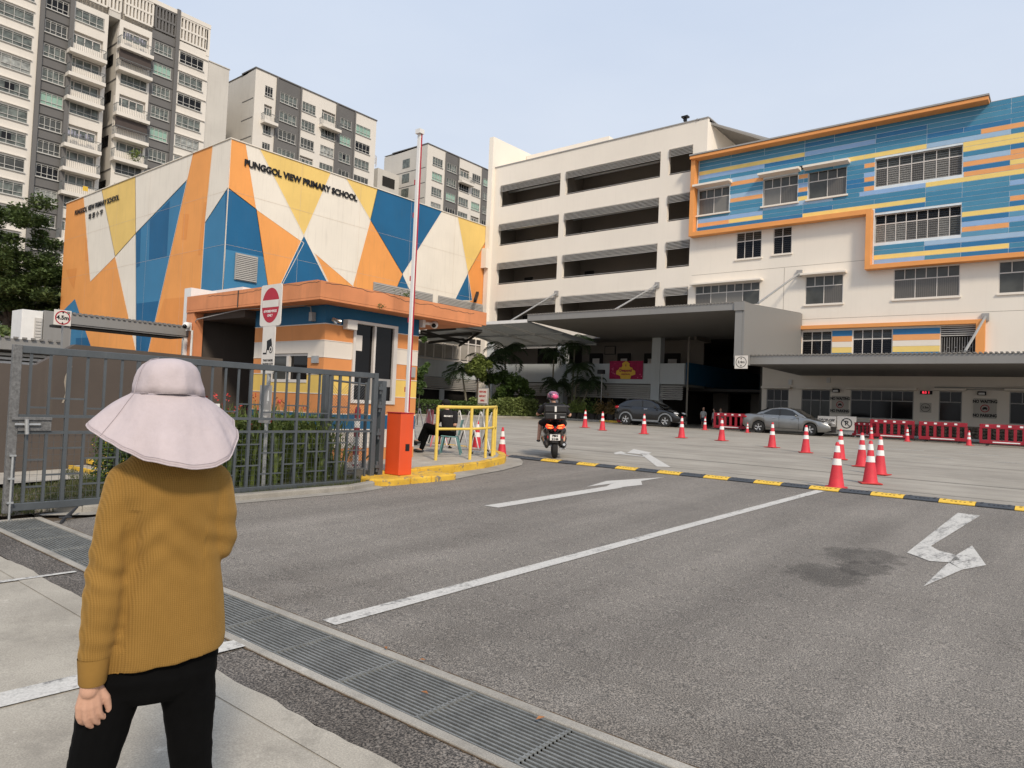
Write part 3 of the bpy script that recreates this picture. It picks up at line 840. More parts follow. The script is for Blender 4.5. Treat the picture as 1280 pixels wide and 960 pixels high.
# openings of the corridor bays (x0,x1) and storeys
bays = [(-41.2, -34.5), (-33.95, -25.1), (-24.4, -22.45)]
storeys = [(19.6, 21.62), (16.03, 18.05), (12.46, 14.48), (8.9, 10.95)]
wins = dict(A=(-21.87, -19.5, 16.14, 18.02), B=(-17.08, -14.75, 16.12, 18.02), C=(-14.08, -11.70, 16.14, 18.0), D=(-10.04, -5.36, 16.3, 18.09),
            E=(-9.98, -5.36, 12.72, 14.51), F=(-8.84, -5.36, 9.12, 10.99), G=(-3.49, -1.1, 9.12, 10.95), H=(-18.9, -17.1, 12.6, 14.49),
            I=(-16.3, -15.06, 12.68, 14.5), J=(-21.89, -17.13, 9.3, 10.9), K=(-14.09, -11.75, 9.08, 10.97),
            L=(-14.2, -12.33, 5.5, 7.3), M_=(-11.09, -8.82, 5.5, 7.33), N=(-6.27, -4.5, 5.3, 7.35),
            O=(-11.11, -7.59, 1.72, 3.47), P=(-6.27, -5.12, 1.72, 3.50), Q=(-2.86, -1.7, 1.72, 3.53), Rr=(-16.42, -14.95, 1.3, 3.44), S=(-14.12, -12.33, 1.55, 3.44))
holes = [(a, c, z0, z1) for (a, c) in bays for (z0, z1) in storeys] + list(wins.values())
b = MB()
# corridor wall (higher parapet) and the clad wing
wall_y(b, -42.2, -22.3, 7.3, 23.4, FY, [(a, c, z0, z1) for (a, c) in bays for (z0, z1) in storeys], .30)
wall_y(b, -22.3, -21.35, 20.1, 23.4, FY, [])
wall_y(b, -22.3, 14, .6, 20.1, FY, list(wins.values()) + [(-22.3, -16.75, .6, 7.28)], .30)
b.quad((-21.35, FY, 20.1), (-21.35, 57, 20.1), (-21.35, 57, 23.4), (-21.35, FY, 23.4))
b.box(-42.2, -21.35, FY + .3, 56.5, 23.2, 23.38); b.box(-16.4, 14, FY + 3.6, FY + 14, .6, 20); b.box(-42.2, -16.45, FY + 3.6, FY + 14, 7.7, 20)
b.box(-21.3, 14, FY + .34, FY + 14, 19.8, 20.05); b.box(-21.7, -16.8, FY + .32, FY + .36, 9, 19.8) if False else None
b.box(-43.4, -41.22, FY - .35, FY + .0, .6, 26.2) if False else None
b.build('wall', M['cream'], school, fix=False)
b = MB()                                        # the tall fin at the left end, top edge sloping back
b.add([(-42.45, 47.6, .6), (-41.95, 47.6, .6), (-41.95, 54, .6), (-42.45, 54, .6), (-42.45, 47.6, 26.2), (-41.95, 47.6, 26.2), (-41.95, 54, 26.3), (-42.45, 54, 26.3)],
      [(0,3,2,1),(4,5,6,7),(0,1,5,4),(1,2,6,5),(2,3,7,6),(3,0,4,7)])
b.build('fin_wall', M['cream'], school)
b = MB(); b.box(-42.1, -21.3, FY - .06, FY + .12, 23.38, 23.46); b.box(-22.3, -21.3, FY + .2, 57, 23.42, 23.5); b.build('parapet_cap', M['frame_g'], school)
b = MB()                                        # roof canopy over the stair, rising behind the corner
b.add([(-22.2, 47.9, 23.35), (-16.2, 52.5, 21.3), (-12.2, 57, 20.6), (-22.2, 57, 23.3), (-22.2, 47.9, 23.5), (-16.2, 52.5, 21.45), (-12.2, 57, 20.75), (-22.2, 57, 23.45)],
      [(0,3,2,1),(4,5,6,7),(0,1,5,4),(1,2,6,5),(2,3,7,6),(3,0,4,7)])
b.build('roof_canopy', M['soffit'], school)
b = MB(); b.box(-41.9, -32.6, 52.5, 60, 23.4, 25.9); b.box(-41.9, -34.5, 51.9, 60.4, 25.0, 25.15); b.build('roof_house', M['cream'], school)
# grooves where the panels of the wall meet
b = MB()
for z in (8.10, 11.72): b.box(-22.2, 14, FY - .004, FY + .01, z, z + .025)
b.box(-15.5, -15.47, FY - .004, FY + .01, 8.12, 11.7)
b.build('wall_groove', mat('wall_groove', (.35, .31, .26), .9), school)
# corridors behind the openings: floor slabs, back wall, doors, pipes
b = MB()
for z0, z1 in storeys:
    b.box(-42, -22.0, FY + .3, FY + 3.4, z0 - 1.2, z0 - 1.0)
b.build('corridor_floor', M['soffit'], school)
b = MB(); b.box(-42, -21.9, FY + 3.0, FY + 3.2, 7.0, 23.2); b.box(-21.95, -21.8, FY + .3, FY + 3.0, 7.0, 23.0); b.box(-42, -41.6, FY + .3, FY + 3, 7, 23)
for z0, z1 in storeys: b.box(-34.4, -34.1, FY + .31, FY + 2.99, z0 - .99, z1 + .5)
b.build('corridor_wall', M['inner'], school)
door_me = MB(); door_me.box(0, .95, -.06, 0, 0, 2.1); door_me = door_me.mesh('door', M['dark'])
vent_me = MB(); vent_me.box(0, 1.3, -.05, 0, 0, .35); vent_me = vent_me.mesh('vent', M['dark2'])
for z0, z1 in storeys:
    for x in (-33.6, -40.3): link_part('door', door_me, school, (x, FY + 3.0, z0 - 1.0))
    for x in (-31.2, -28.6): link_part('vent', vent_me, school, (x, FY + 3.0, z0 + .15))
    b = MB(); b.tube([(-41.5, FY + 1.6, z1 - .15), (-25.2, FY + 1.6, z1 - .15)], .11, 8); b.build('pipe', M['steel'], school)
# sunshade louvres across the head of every opening
for (a, c) in bays:
    for z0, z1 in storeys:
        h = 1.0 if False else .62
        for k in range(6):
            z = z1 - .02 - k * .105
            s = MB(); s.add([(a + .02, FY - .09, z - .055), (c - .02, FY - .09, z - .055), (c - .02, FY + .04, z), (a + .02, FY + .04, z),
                             (a + .02, FY - .09, z - .085), (c - .02, FY - .09, z - .085), (c - .02, FY + .04, z - .03), (a + .02, FY + .04, z - .03)],
                            [(0,1,2,3),(7,6,5,4),(0,4,5,1),(1,5,6,2),(2,6,7,3),(3,7,4,0)])
            s.build('louvre_slat', M['louvre'], school)
    for z0, z1 in storeys:
        s = MB(); s.tube([(a, FY + .12, z0 + .12), (c, FY + .12, z0 + .12)], .025, 6); s.build('handrail', M['frame_g'], school)
b = MB(); b.box(-43.2, -41.9, 47.2, 47.55, 14.0, 15.8); b.build('bridge_block', M['cream'], school)

W = wins
window(school, *W['A'], FY, 4, 2, ledge=False); window(school, *W['B'], FY, 4, 2); window(school, *W['C'], FY, 4, 2)
window(school, *W['D'], FY, 7, 7, 'louv', sill=False); window(school, *W['E'], FY, 8, 8, 'louv', sill=False, tglass='glass_dk', glass='curtain')
window(school, *W['F'], FY, 6, 3, fm='frame_w'); window(school, *W['G'], FY, 4, 2)
window(school, *W['H'], FY, 3, 3, 'louv', glass='glass_dk', tglass='glass'); window(school, *W['I'], FY, 2, 2, 'louv', glass='glass_dk', tglass='glass')
window(school, *W['J'], FY, 8, 4, ledge=True); window(school, *W['K'], FY, 4, 2, ledge=True)
window(school, *W['L'], FY, 3, 3, 'louv', glass='glass_dk', tglass='glass', sill=False); window(school, *W['M_'], FY, 4, 4, 'louv', glass='glass_dk', tglass='glass', sill=False)
window(school, *W['O'], FY, 6, 3, ledge=True, glass='glass_dk', tglass='glass_dk', fm='frame_g'); window(school, *W['P'], FY, 2, 1, ledge=True, glass='glass_dk', tglass='glass_dk', fm='frame_g')
window(school, *W['Q'], FY, 2, 1, ledge=True, glass='glass_dk', tglass='glass_dk', fm='frame_g')
window(school, *W['Rr'], FY, 3, 3, ledge=True, glass='glass', tglass='glass_dk', fm='frame_g', sill=False); window(school, *W['S'], FY, 3, 3, ledge=True, glass='glass', tglass='glass_dk', fm='frame_g')
# barred opening at the right end of the small orange frame
a, c, z0, z1 = W['N']
b = MB(); b.box(a, c, FY + .28, FY + .3, z0, z1); b.build('opening_back', M['dark'], school)
b = MB()
for i in range(14):
    x = a + .06 + i * .128; b.box(x, x + .022, FY + .05, FY + .072, z0, z1 - .65)
for i in range(13):
    x = a + .08 + i * .128; z = z0 + .35 + .22 * (i % 3); b.box(x, x + .11, FY + .052, FY + .07, z, z + .022)
b.build('window_grille', M['frame_g'], school)
for k in range(5):
    s = MB(); s.box(a, c, FY + .01, FY + .09, z1 - .10 - k * .12, z1 - .045 - k * .12); s.build('louvre_slat', M['louvre'], school)

# ------------------------------------------------------------------ coloured cladding boards, row by row
ROWH = .2975
def rowz(k): return 15.083 + ROWH * (14 - k)         # centre height of row k
seams = [-21.83, -19.45, -17.06, -14.36, -12.5, -10.03, -7.22, -5.34, -3.06, 14.0]
special = {}
def sp(k, x0, x1, c): special.setdefault(k, []).append((x0, x1, c))
sp(0, -21.83, -14.35, 'Y'); sp(0, -14.35, -10.05, 'L')
sp(1, -21.83, -17.05, 'L'); sp(3, -19.42, -14.4, 'L')
sp(3, -10.67, -7.22, 'Y'); sp(3, -7.22, -3.06, 'L'); sp(3, -14.7, -10.67, 'Y'); sp(2, -4.48, 14, 'O')
sp(4, -19.42, -17.06, 'O'); sp(5, -14.7, -14.1, 'O'); sp(5, -10.66, -10.04, 'O')
sp(7, -19.39, -17.07, 'L'); sp(7, -10.66, -10.04, 'L'); sp(7, -14.7, -14.1, 'L')
sp(8, -19.42, -17.06, 'O'); sp(8, -14.7, -14.1, 'O'); sp(8, -10.64, -10.03, 'O')
sp(10, -14.7, -14.09, 'Y'); sp(10, -10.64, -10.03, 'O'); sp(11, -17.03, -12.52, 'L'); sp(11, -10.9, -7.23, 'L')
sp(5, -5.35, 14, 'Y'); sp(4, -5.35, 14, 'Y'); sp(6, -3.06, 14, 'b2'); sp(7, -5.33, -3.06, 'L'); sp(7, -3.06, 14, 'O'); sp(8, -5.33, 14, 'O')
sp(9, -5.33, -3.06, 'b2'); sp(9, -3.08, 14, 'Y'); sp(10, -5.29, 14, 'O'); sp(11, -7.23, 14, 'Y')
sp(12, -21.8, -17.07, 'L'); sp(13, -21.83, -19.46, 'O'); sp(13, -19.46, -17.06, 'Y'); sp(14, -14.38, -7.21, 'Y')
sp(13, -3.06, 14, 'L'); sp(16, -3.04, 14, 'O'); sp(18, -5.34, 14, 'Y'); sp(20, -5.33, 14, 'L'); sp(21, -5.32, -3.05, 'O')
sp(23, -7.22, 14, 'L'); sp(25, -10.0, -3.03, 'Y'); sp(26, -9.96, -7.2, 'L')
random.seed(21)
cuts = [W['A'], W['B'], W['C'], W['D'], W['E']]
nb = 0
for k in range(-3, 27):
    z = rowz(k); zl, zh = z - ROWH / 2 + .016, z + ROWH / 2 - .010
    xa, xb = (-21.86, 14.0) if k <= 14 else (-9.98, 14.0)
    # higher rows only reach as far as the roofline
    spans = []
    sps = sorted(special.get(k, []))
    x = xa
    for a, c, col in sps:
        a = max(a, xa)
        if a > x + .02: spans.append((x, a, None))
        spans.append((a, c, col)); x = c
    if x < xb - .02: spans.append((x, xb, None))
    fin = []
    for a, c, col in spans:
        if col is None:
            st = [a] + [s for s in seams if a + .4 < s < c - .4 and random.random() < .72] + [c]
            for i in range(len(st) - 1): fin.append((st[i], st[i+1], random.choice(['b0', 'b0', 'b1', 'b1', 'b2', 'b3'] if k > 3 else ['b0', 'b1', 'b0', 'b2'])))
        else: fin.append((a, c, col))
    for a, c, col in fin:
        parts = [(a, c)]
        for (wx0, wx1, wz0, wz1) in cuts:
            if zl < wz1 - .09 and zh > wz0 + .09:
                nw = []
                for p, q in parts:
                    if q <= wx0 or p >= wx1: nw.append((p, q)); continue
                    if p < wx0 - .05: nw.append((p, wx0 - .01))
                    if q > wx1 + .05: nw.append((wx1 + .01, q))
                parts = nw
        for p, q in parts:
            p_, q_ = p + .012, q - .012
            if q_ - p_ < .1: continue
            s = MB(); s.box(p_, q_, FY - .105, FY - .094, zl, zh)
            s.build('cladding_board', M['cl_' + (col if col != 'L' or random.random() < .6 else 'L2')], school); nb += 1
b = MB()
bh = [w for w in cuts]
wall_y(b, -21.9, 14, 14.86, 20.28, FY - .092, [w for w in cuts if w[2] > 14.9], .20)
wall_y(b, -10.05, 14, 11.25, 14.86, FY - .092, [W['E']], .20)
b.build('cladding_backing', M['joint'], school, fix=False)
for key in 'ABC':                                # hoods and projecting reveals of the three framed windows
    a, c, z0, z1 = W[key]
    s = MB(); s.add([(a - .2, FY - .75, z1 + .14), (c + .2, FY - .75, z1 + .14), (c + .2, FY - .11, z1 + .10), (a - .2, FY - .11, z1 + .10),
                     (a - .2, FY - .75, z1 + .28), (c + .2, FY - .75, z1 + .28), (c + .2, FY - .11, z1 + .36), (a - .2, FY - .11, z1 + .36)],
                    [(0,3,2,1),(4,5,6,7),(0,1,5,4),(1,2,6,5),(2,3,7,6),(3,0,4,7)]); s.build('sun_hood', M['cream'], school)
    s = MB(); s.box(a - .12, c + .12, FY - .22, FY + .04, z0 - .12, z0 - .01); s.build('window_ledge', M['cream'], school)
# orange frame round the cladding
b = MB()
yo, yi = FY - .62, FY - .03
b.box(-22.28, -21.95, yo, yi, 14.52, 20.42); b.box(-21.95, -10.38, yo, yi, 14.52, 14.84)
b.box(-10.38, -10.06, yo, yi, 11.02, 14.84); b.box(-10.06, 14, yo, yi, 11.02, 11.30)
b.build('orange_frame', M['orange_frame'], school, bevel=.01)
b = MB()                                        # roof bar, leaving the frame and running out to the right
b.add([(-22.28, yo - .25, 20.2), (-4.1, yo - .25, 20.2), (-4.1, yi, 20.2), (-22.28, yi, 20.2), (-22.28, yo - .25, 20.40), (-4.1, yo - .25, 20.40), (-4.1, yi, 20.50), (-22.28, yi, 20.50)],
      [(0,3,2,1),(4,5,6,7),(0,1,5,4),(1,2,6,5),(2,3,7,6),(3,0,4,7)])
b.build('roof_edge', M['orange_frame'], school)
b = MB(); b.box(-22.3, -4.05, yo - .3, yi + .6, 20.43, 20.53); b.build('roof_flashing', M['frame_g'], school)
b = MB(); b.box(-4.0, 14, FY - .03, FY + .4, 20.28, 20.34); b.build('parapet_cap', M['frame_g'], school)
# small orange frame above the low canopy with its own stripes
b = MB(); b.box(-14.35, -4.5, FY - .3, FY - .01, 7.42, 7.66); b.box(-4.5, -4.05, FY - .3, FY - .01, 5.0, 7.66); b.build('orange_frame', M['orange_frame'], school, bevel=.01)
for (p, q) in ((-14.3, -14.22), (-12.30, -11.12), (-8.79, -6.30)):
    for k, c in enumerate(('b2', 'O', 'W', 'Y', 'b2')):
        z1 = 7.28 - k * .36
        s = MB(); s.box(p, q, FY - .05, FY - .004, z1 - .35, z1); s.build('cladding_board', M['cream'] if c == 'W' else M['cl_' + c], school)

# ------------------------------------------------------------------ the shaded lower storeys left of the clad wing
b = MB()
b.box(-42.0, -22.5, FY - .02, FY + .25, 3.66, 5.22)            # pale parapet of the first-floor corridor
b.build('parapet', M['ww'], school)
for x in (-41.9, -34.0, -25.2):
    b = MB(); b.box(x, x + .72, FY - .08, FY + .6, .6, 7.26); b.build('column', M['ww'], school)
b = MB(); b.box(-42, -16.8, FY - .05, FY + 3, 7.28, 7.6); b.box(-42, -22.3, FY + .3, FY + 3.2, 3.5, 3.7); b.build('floor_slab', M['soffit'], school)
b = MB(); b.box(-42, -22.4, FY + 3.05, FY + 3.2, 3.7, 7.3); b.box(-42, -25, FY + 2.3, FY + 2.45, .6, 3.5); b.build('back_wall', M['inner'], school)
b = MB()
for x0, x1, z0, z1 in ((-38.4, -33.6, 4.7, 7.0), ): b.box(x0, x1, FY + 2.98, FY + 3.04, z0, z1)
b.build('dark_opening', M['dark'], school)
for x0, x1, z0, z1 in ((-32.73, -31.45, 4.6, 6.34), (-29.96, -28.76, 4.6, 6.3), (-27.44, -26.4, 4.6, 6.27), (-25.65, -24.3, 4.6, 6.24)):
    s = MB(); s.box(x0, x1, FY + 2.9, FY + 3.04, z0, z1); d = s.build('door', M['dark'], school)
    s = MB(); s.box(x0 + .35, x1 - .25, FY + 2.87, FY + 2.895, z0, z1 - .45); s.build('door_leaf', M['frame_w'], d)
s = MB(); s.box(-31.26, -30.21, FY + 2.95, FY + 3.04, 6.22, 6.95); s.cur = 1; s.box(-31.2, -30.27, FY + 2.93, FY + 2.949, 6.28, 6.89); s.build('notice_board', [M['letter'], M['inner']], school)
for x0, x1, z0, z1 in ((-31.3, -30.4, .65, 2.84), (-29.99, -28.73, .9, 2.62), (-28.57, -27.62, 1.4, 2.57), (-32.66, -31.42, 1.2, 2.5)):
    s = MB(); s.box(x0, x1, FY + 2.2, FY + 2.29, z0, z1); s.build('door' if z0 < .7 else 'window', M['dark'], school)
for (a, c) in ((-41.1, -34.05), (-33.2, -25.25), (-24.4, -22.6)):
    for k in range(7):
        s = MB(); z = 3.56 - k * .155
        s.add([(a, FY - .06, z - .10), (c, FY - .06, z - .10), (c, FY + .10, z), (a, FY + .10, z), (a, FY - .06, z - .13), (c, FY - .06, z - .13), (c, FY + .10, z - .03), (a, FY + .10, z - .03)],
              [(0,1,2,3),(7,6,5,4),(0,4,5,1),(1,5,6,2),(2,6,7,3),(3,7,4,0)])
        s.build('louvre_slat', M['louvre'], school)
    for k in range(6):
        if c > -30: break
        s = MB(); z = 7.2 - k * .11; s.box(a, c, FY - .04, FY + .06, z - .06, z); s.build('louvre_slat', M['louvre'], school)
# deep entrance hall: blue side parapet, yellow wall, ceiling, far rooms
b = MB(); b.box(-22.5, -22.3, FY + .26, 64, 3.66, 5.3); b.build('side_parapet', M['booth_blue'], school)
b = MB(); b.box(-21.5, -18.4, 64, 64.2, 3.5, 7.2); b.build('hall_wall', M['booth_yellow'], school)
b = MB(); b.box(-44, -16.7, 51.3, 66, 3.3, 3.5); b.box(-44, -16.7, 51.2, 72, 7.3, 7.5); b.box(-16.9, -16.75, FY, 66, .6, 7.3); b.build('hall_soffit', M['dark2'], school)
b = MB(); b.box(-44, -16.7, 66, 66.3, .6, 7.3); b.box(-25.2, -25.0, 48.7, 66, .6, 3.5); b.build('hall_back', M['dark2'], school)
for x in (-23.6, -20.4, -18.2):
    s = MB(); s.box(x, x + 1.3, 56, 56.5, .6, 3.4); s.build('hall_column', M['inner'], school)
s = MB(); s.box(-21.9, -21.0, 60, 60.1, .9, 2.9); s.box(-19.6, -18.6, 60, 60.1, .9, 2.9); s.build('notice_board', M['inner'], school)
b = MB()                                        # rubble plinth and planter along the foot of the wall
b.box(-13.0, 14, FY - 1.15, FY - .02, .6, .80)
b.build('plinth', M['ww'], school)
random.seed(8)
for i in range(64):
    x = -12.8 + i * .26
    for j in range(3):
        s = MB(); s.ellipsoid((x + random.uniform(-.04, .04), FY - 1.05, .92 + j * .19), (.14, .12, .10), 7, 5); s.build('stone', M['stone'], school)
b = MB(); b.box(-13.0, 14, FY - .99, FY - .02, .8, 1.48); b.build('planter_wall', M['stone'], school)
# security lights, wall sockets
for x, z in ((-14.95, 3.75), (-12.55, 3.9)):
    s = MB(); s.box(x, x + .22, FY - .16, FY - .01, z, z + .34); s.build('wall_lamp', M['white'], school, bevel=.01)
for x, z in ((-11.95, 3.30), (-4.15, 3.3)):
    s = MB(); s.box(x - .2, x + .2, FY - .30, FY - .01, z, z + .22); s.cur = 1; s.box(x - .15, x + .15, FY - .32, FY - .301, z + .02, z + .14); s.build('flood_lamp', [M['letter'], M['white']], school)
s = MB(); s.tube([(-5.0, FY - .06, 3.62), (-2.6, FY - .06, 3.62)], .02, 6); s.tube([(-6.5, FY - .1, 3.72), (14, FY - .1, 3.70)], .03, 6); s.build('conduit', M['frame_g'], school)
s = MB(); s.tube([(-23.3, 48.3, 23.4), (-23.3, 48.3, 24.0)], .04, 6); s.box(-23.55, -23.05, 48.1, 48.5, 23.92, 24.04); s.box(-23.42, -23.2, 48.2, 48.4, 23.66, 23.88); s.build('roof_lamp', M['letter'], school)

# ------------------------------------------------------------------ canopies
CX = -14.27
can = thing('entrance_canopy', 'large dark grey drop off canopy hung on tie rods over the hall entrance', 'canopy', (-21, 42, .65))
def slabq(b, P):                                  # P: 4 top pts, 4 bottom pts
    b.add(P, [(0,1,2,3),(7,6,5,4),(0,4,5,1),(1,5,6,2),(2,6,7,3),(3,7,4,0)])
b = MB()
slabq(b, [(-29.3, 37.66, 7.80), (CX + .0, 37.66, 7.80), (CX, 47.9, 8.55), (-29.3, 47.9, 8.55), (-29.3, 37.66, 7.42), (CX, 37.66, 7.42), (CX, 47.9, 7.18), (-29.3, 47.9, 7.18)])
b.build('roof', M['soffit'], can)
b = MB(); b.box(-29.32, CX + .02, 37.58, 37.655, 7.40, 7.79); b.build('fascia', M['grey_metal'], can)
b = MB()
for i in range(74):
    x = -29.3 + i * .205; b.box(x, x + .09, 37.52, 38.6, 7.80, 7.87)
b.build('roof_corrugation', M['soffit'], can, kind='stuff')
b = MB()
b.add([(CX - .05, 37.6, 4.35), (CX - .05, 47.95, 4.75), (CX - .05, 47.95, 8.5), (CX - .05, 37.6, 7.78), (CX + .06, 37.6, 4.35), (CX + .06, 47.95, 4.75), (CX + .06, 47.95, 8.5), (CX + .06, 37.6, 7.78)],
      [(0,1,2,3),(7,6,5,4),(0,4,5,1),(1,5,6,2),(2,6,7,3),(3,7,4,0)])
b.build('side_panel', M['corr'], can)
b = MB(); b.box(CX - .45, CX - .055, 37.57, 37.9, 4.3, 7.39); b.box(CX - .5, CX + .08, 37.5, 37.56, 7.35, 7.82); b.build('corner_post', M['grey_metal'], can)
b = MB(); b.tube([(-17.3, 45.6, 7.15), (-15.9, 45.6, 7.15)], .06, 6); b.build('tube_light', M['white'], can)
def rod(parent, top, bot):
    s = MB(); s.tube([top, bot], .065, 8); s.build('tie_rod', M['steel'], parent)
    s = MB(); s.box(top[0] - .18, top[0] + .18, top[1] - .02, FY - .003, top[2] - .22, top[2] + .22); s.build('rod_plate', M['frame_g'], parent)
rod(can, (-14.46, FY - .12, 11.22), (-14.46, 40.38, 8.15)); rod(can, (-34.39, FY - .12, 11.22), (-34.4, 40.7, 7.5)); rod(can, (-24.96, FY - .12, 11.22), (-24.96, 41.1, 8.2))
low = thing('low_canopy', 'low dark grey canopy along the wall over the parked silver car', 'canopy', (-3, 43, .65))
b = MB()
slabq(b, [(CX + .07, 38.75, 4.92), (14, 38.75, 4.92), (14, 47.9, 5.05), (CX + .07, 47.9, 5.05), (CX + .07, 38.75, 4.46), (14, 38.75, 4.46), (14, 47.9, 4.36), (CX + .07, 47.9, 4.36)])
b.build('roof', M['soffit'], low)
b = MB(); b.box(CX + .07, 14, 38.67, 38.745, 4.45, 4.90); b.build('fascia', M['grey_metal'], low)
b = MB()
for i in range(136):
    x = CX + .1 + i * .205; b.box(x, x + .10, 38.60, 39.6, 4.925, 4.99)
b.build('roof_corrugation', M['soffit'], low, kind='stuff')
rod(low, (-4.07, FY - .12, 7.8), (-4.07, 38.9, 5.05))

pc = thing('translucent_canopy', 'pale translucent sheet canopy on thin steel beams beside the hall', 'canopy', (-34, 40, .65))
b = MB(); b.add([(-36.9, 37.7, 7.42), (-29.35, 37.7, 7.42), (-29.35, 46.8, 6.75), (-38.9, 46.8, 6.75)], [(0, 1, 2, 3)])
b.build('sheet', M['poly'], pc, fix=False)
b = MB(); b.box(-36.9, -29.35, 37.6, 37.7, 7.30, 7.52); b.build('gutter', M['white'], pc)
for (p, q) in (((-36.9, 37.7, 7.36), (-38.9, 46.8, 6.66)), ((-34.4, 37.7, 7.36), (-34.8, 46.8, 6.66)), ((-31.9, 37.7, 7.36), (-32.1, 46.8, 6.66)),
               ((-38.0, 42.0, 7.0), (-29.4, 42.0, 7.02)), ((-38.8, 46.7, 6.66), (-29.4, 46.7, 6.66))):
    s = MB(); s.bar(p, q, .10, .14); s.build('beam', M['white'] if p[1] != q[1] else M['steel'], pc)
pc2 = thing('covered_link', 'glazed link roof on dark steel trusses behind the guard booth', 'canopy', (-38, 34, .65))
b = MB(); b.add([(-42.4, 24, 6.7), (-33.2, 24, 6.95), (-33.2, 37.4, 6.95), (-42.4, 44.5, 6.7)], [(0, 1, 2, 3)]); b.build('sheet', M['poly'], pc2, fix=False)
for y in (26, 29, 32, 35, 38.0, 41): 
    s = MB(); s.bar((-42.4, y, 6.55), (-33.6 - max(0, y - 37) * 1.2, y, 6.75), .12, .2); s.build('beam', M['dark2'], pc2)
for (p, q) in (((-33.4, 24, 6.82), (-33.4, 37.5, 6.82)), ((-33.4, 37.5, 6.82), (-42.2, 44.5, 6.6)), ((-38, 24, 6.6), (-38, 41, 6.6)), ((-40.5, 24, 6.55), (-36, 33, 6.7)), ((-36, 33, 6.7), (-40, 42.5, 6.6))):
    s = MB(); s.bar(p, q, .12, .16); s.build('beam', M['dark2'], pc2)


# ------------------------------------------------------------------ the mural hall
hall = thing('mural_hall', 'tall school hall painted with orange, blue, yellow and cream triangles', 'hall', (-56, 35, .6))
b = MB()
HX, HY, HT = -42.5, 22.68, 17.95
b.quad((HX, HY, 7.4), (HX, 48, 7.4), (HX, 48, HT), (HX, HY, HT)); b.quad((HX, HY, .6), (HX, 30, .6), (HX, 30, 7.4), (HX, HY, 7.4))
b.quad((-70.78, HY, .6), (HX, HY, .6), (HX, HY, HT), (-70.78, HY, HT)); b.quad((-70.78, 48, .6), (-70.78, HY, .6), (-70.78, HY, HT), (-70.78, 48, HT))
b.quad((-70.78, HY, HT), (HX, HY, HT), (HX, 48, HT), (-70.78, 48, HT)); b.quad((HX, 48, .6), (-70.78, 48, .6), (-70.78, 48, HT), (HX, 48, HT))
b.build('wall', M['cream_hall'], hall, fix=False)
MURAL_R = [
('orange', [(22.68, 17.91), (23.7, 17.92), (24.69, 13.86), (22.68, 14.74)]),
('yellow', [(24.69, 17.93), (30.41, 17.95), (28.42, 12.92)]),
('yellow', [(31.76, 17.95), (34.8, 17.95), (34.25, 15.39)]),
('blue', [(34.8, 17.95), (41.92, 17.95), (37.79, 11.79), (34.25, 15.39)]),
('yellow', [(43.86, 17.95), (48, 17.95), (48, 16.99), (45.51, 13.24)]),
('orange_dk', [(48, 16.99), (48, 10.75), (45.99, 10.38), (45.51, 13.24)]),
('blue', [(45.51, 13.24), (43.96, 10.54), (46.23, 10.87)]),
('blue', [(22.68, 14.74), (24.69, 13.86), (26.02, 8.13), (22.68, 7.63)]),
('blue_lt', [(22.7, 10.78), (25.39, 10.82), (26.02, 8.13), (22.68, 7.63)]),
('orange', [(24.69, 13.86), (28.46, 12.39), (26.57, 8.47), (26.02, 8.13)]),
('blue', [(28.42, 12.92), (31.17, 9.16), (26.47, 8.45)]),
('orange', [(29.38, 11.86), (34.3, 9.34), (31.41, 8.92)]),
('orange', [(34.25, 15.39), (37.79, 11.79), (36.81, 9.71), (32.65, 9.1)]),
('blue', [(37.79, 11.79), (39.24, 9.86), (36.81, 9.71)]),
]
MURAL_L = [
('cream_hall', [(-66.77, 17.95), (-62.97, 17.95), (-59.45, 12.04), (-64.18, 10.41)]),
('yellow', [(-62.97, 17.95), (-56.58, 17.95), (-55.9, 13.45), (-59.45, 12.04)]),
('cream_hall', [(-59.45, 12.04), (-55.9, 13.45), (-54.6, 4.35)]),
('cream_hall', [(-56.58, 17.95), (-47.49, 17.95), (-48.12, 16.23), (-55.9, 13.45)]),
('blue_lt', [(-55.9, 13.45), (-48.12, 16.23), (-52.6, 4.32), (-54.6, 4.35)]),
('cream_hall', [(-44.78, 17.95), (-42.51, 17.95), (-42.52, 14.76), (-45.25, 12.85)]),
('blue_lt', [(-42.52, 14.76), (-45.25, 12.85), (-45.36, 3.95), (-42.5, 3.9)]),
('blue', [(-53.61, 14.14), (-50.57, 15.17), (-50.53, 11.13), (-53.39, 11.16)]),
('blue', [(-55.83, 13.44), (-55.07, 13.73), (-54.86, 10.84), (-55.43, 10.75)]),
('blue', [(-55.1, 8.01), (-51.44, 7.99), (-52.6, 4.32), (-54.6, 4.35)]),
('blue', [(-42.83, 14.6), (-42.52, 14.75), (-42.5, 10.64), (-42.52, 10.73)]),
('orange_dk', [(-48.39, 13.88), (-47.6, 13.77), (-47.77, 12.02), (-48.47, 12.1)]),
('orange_dk', [(-50.61, 8.08), (-45.68, 7.97), (-45.49, 3.95), (-52.5, 4.32)]),
('orange_dk', [(-69.92, 11.89), (-67.37, 11.83), (-67.76, 10.03), (-68.79, 10.72)]),
('orange_dk', [(-45.59, 14.3), (-45.18, 14.24), (-45.59, 10.72), (-46.0, 10.77)]),
('orange_dk', [(-65.98, 14.29), (-65.45, 14.22), (-64.92, 12.2), (-65.53, 12.26)]),
('blue_lt', [(-70.71, 7.99), (-67.38, 9.13), (-62.51, 4.14), (-69.5, 4.21)]),
('blue', [(-66.61, 5.73), (-64.0, 5.69), (-63.26, 4.97), (-66.5, 5.04)]),
]
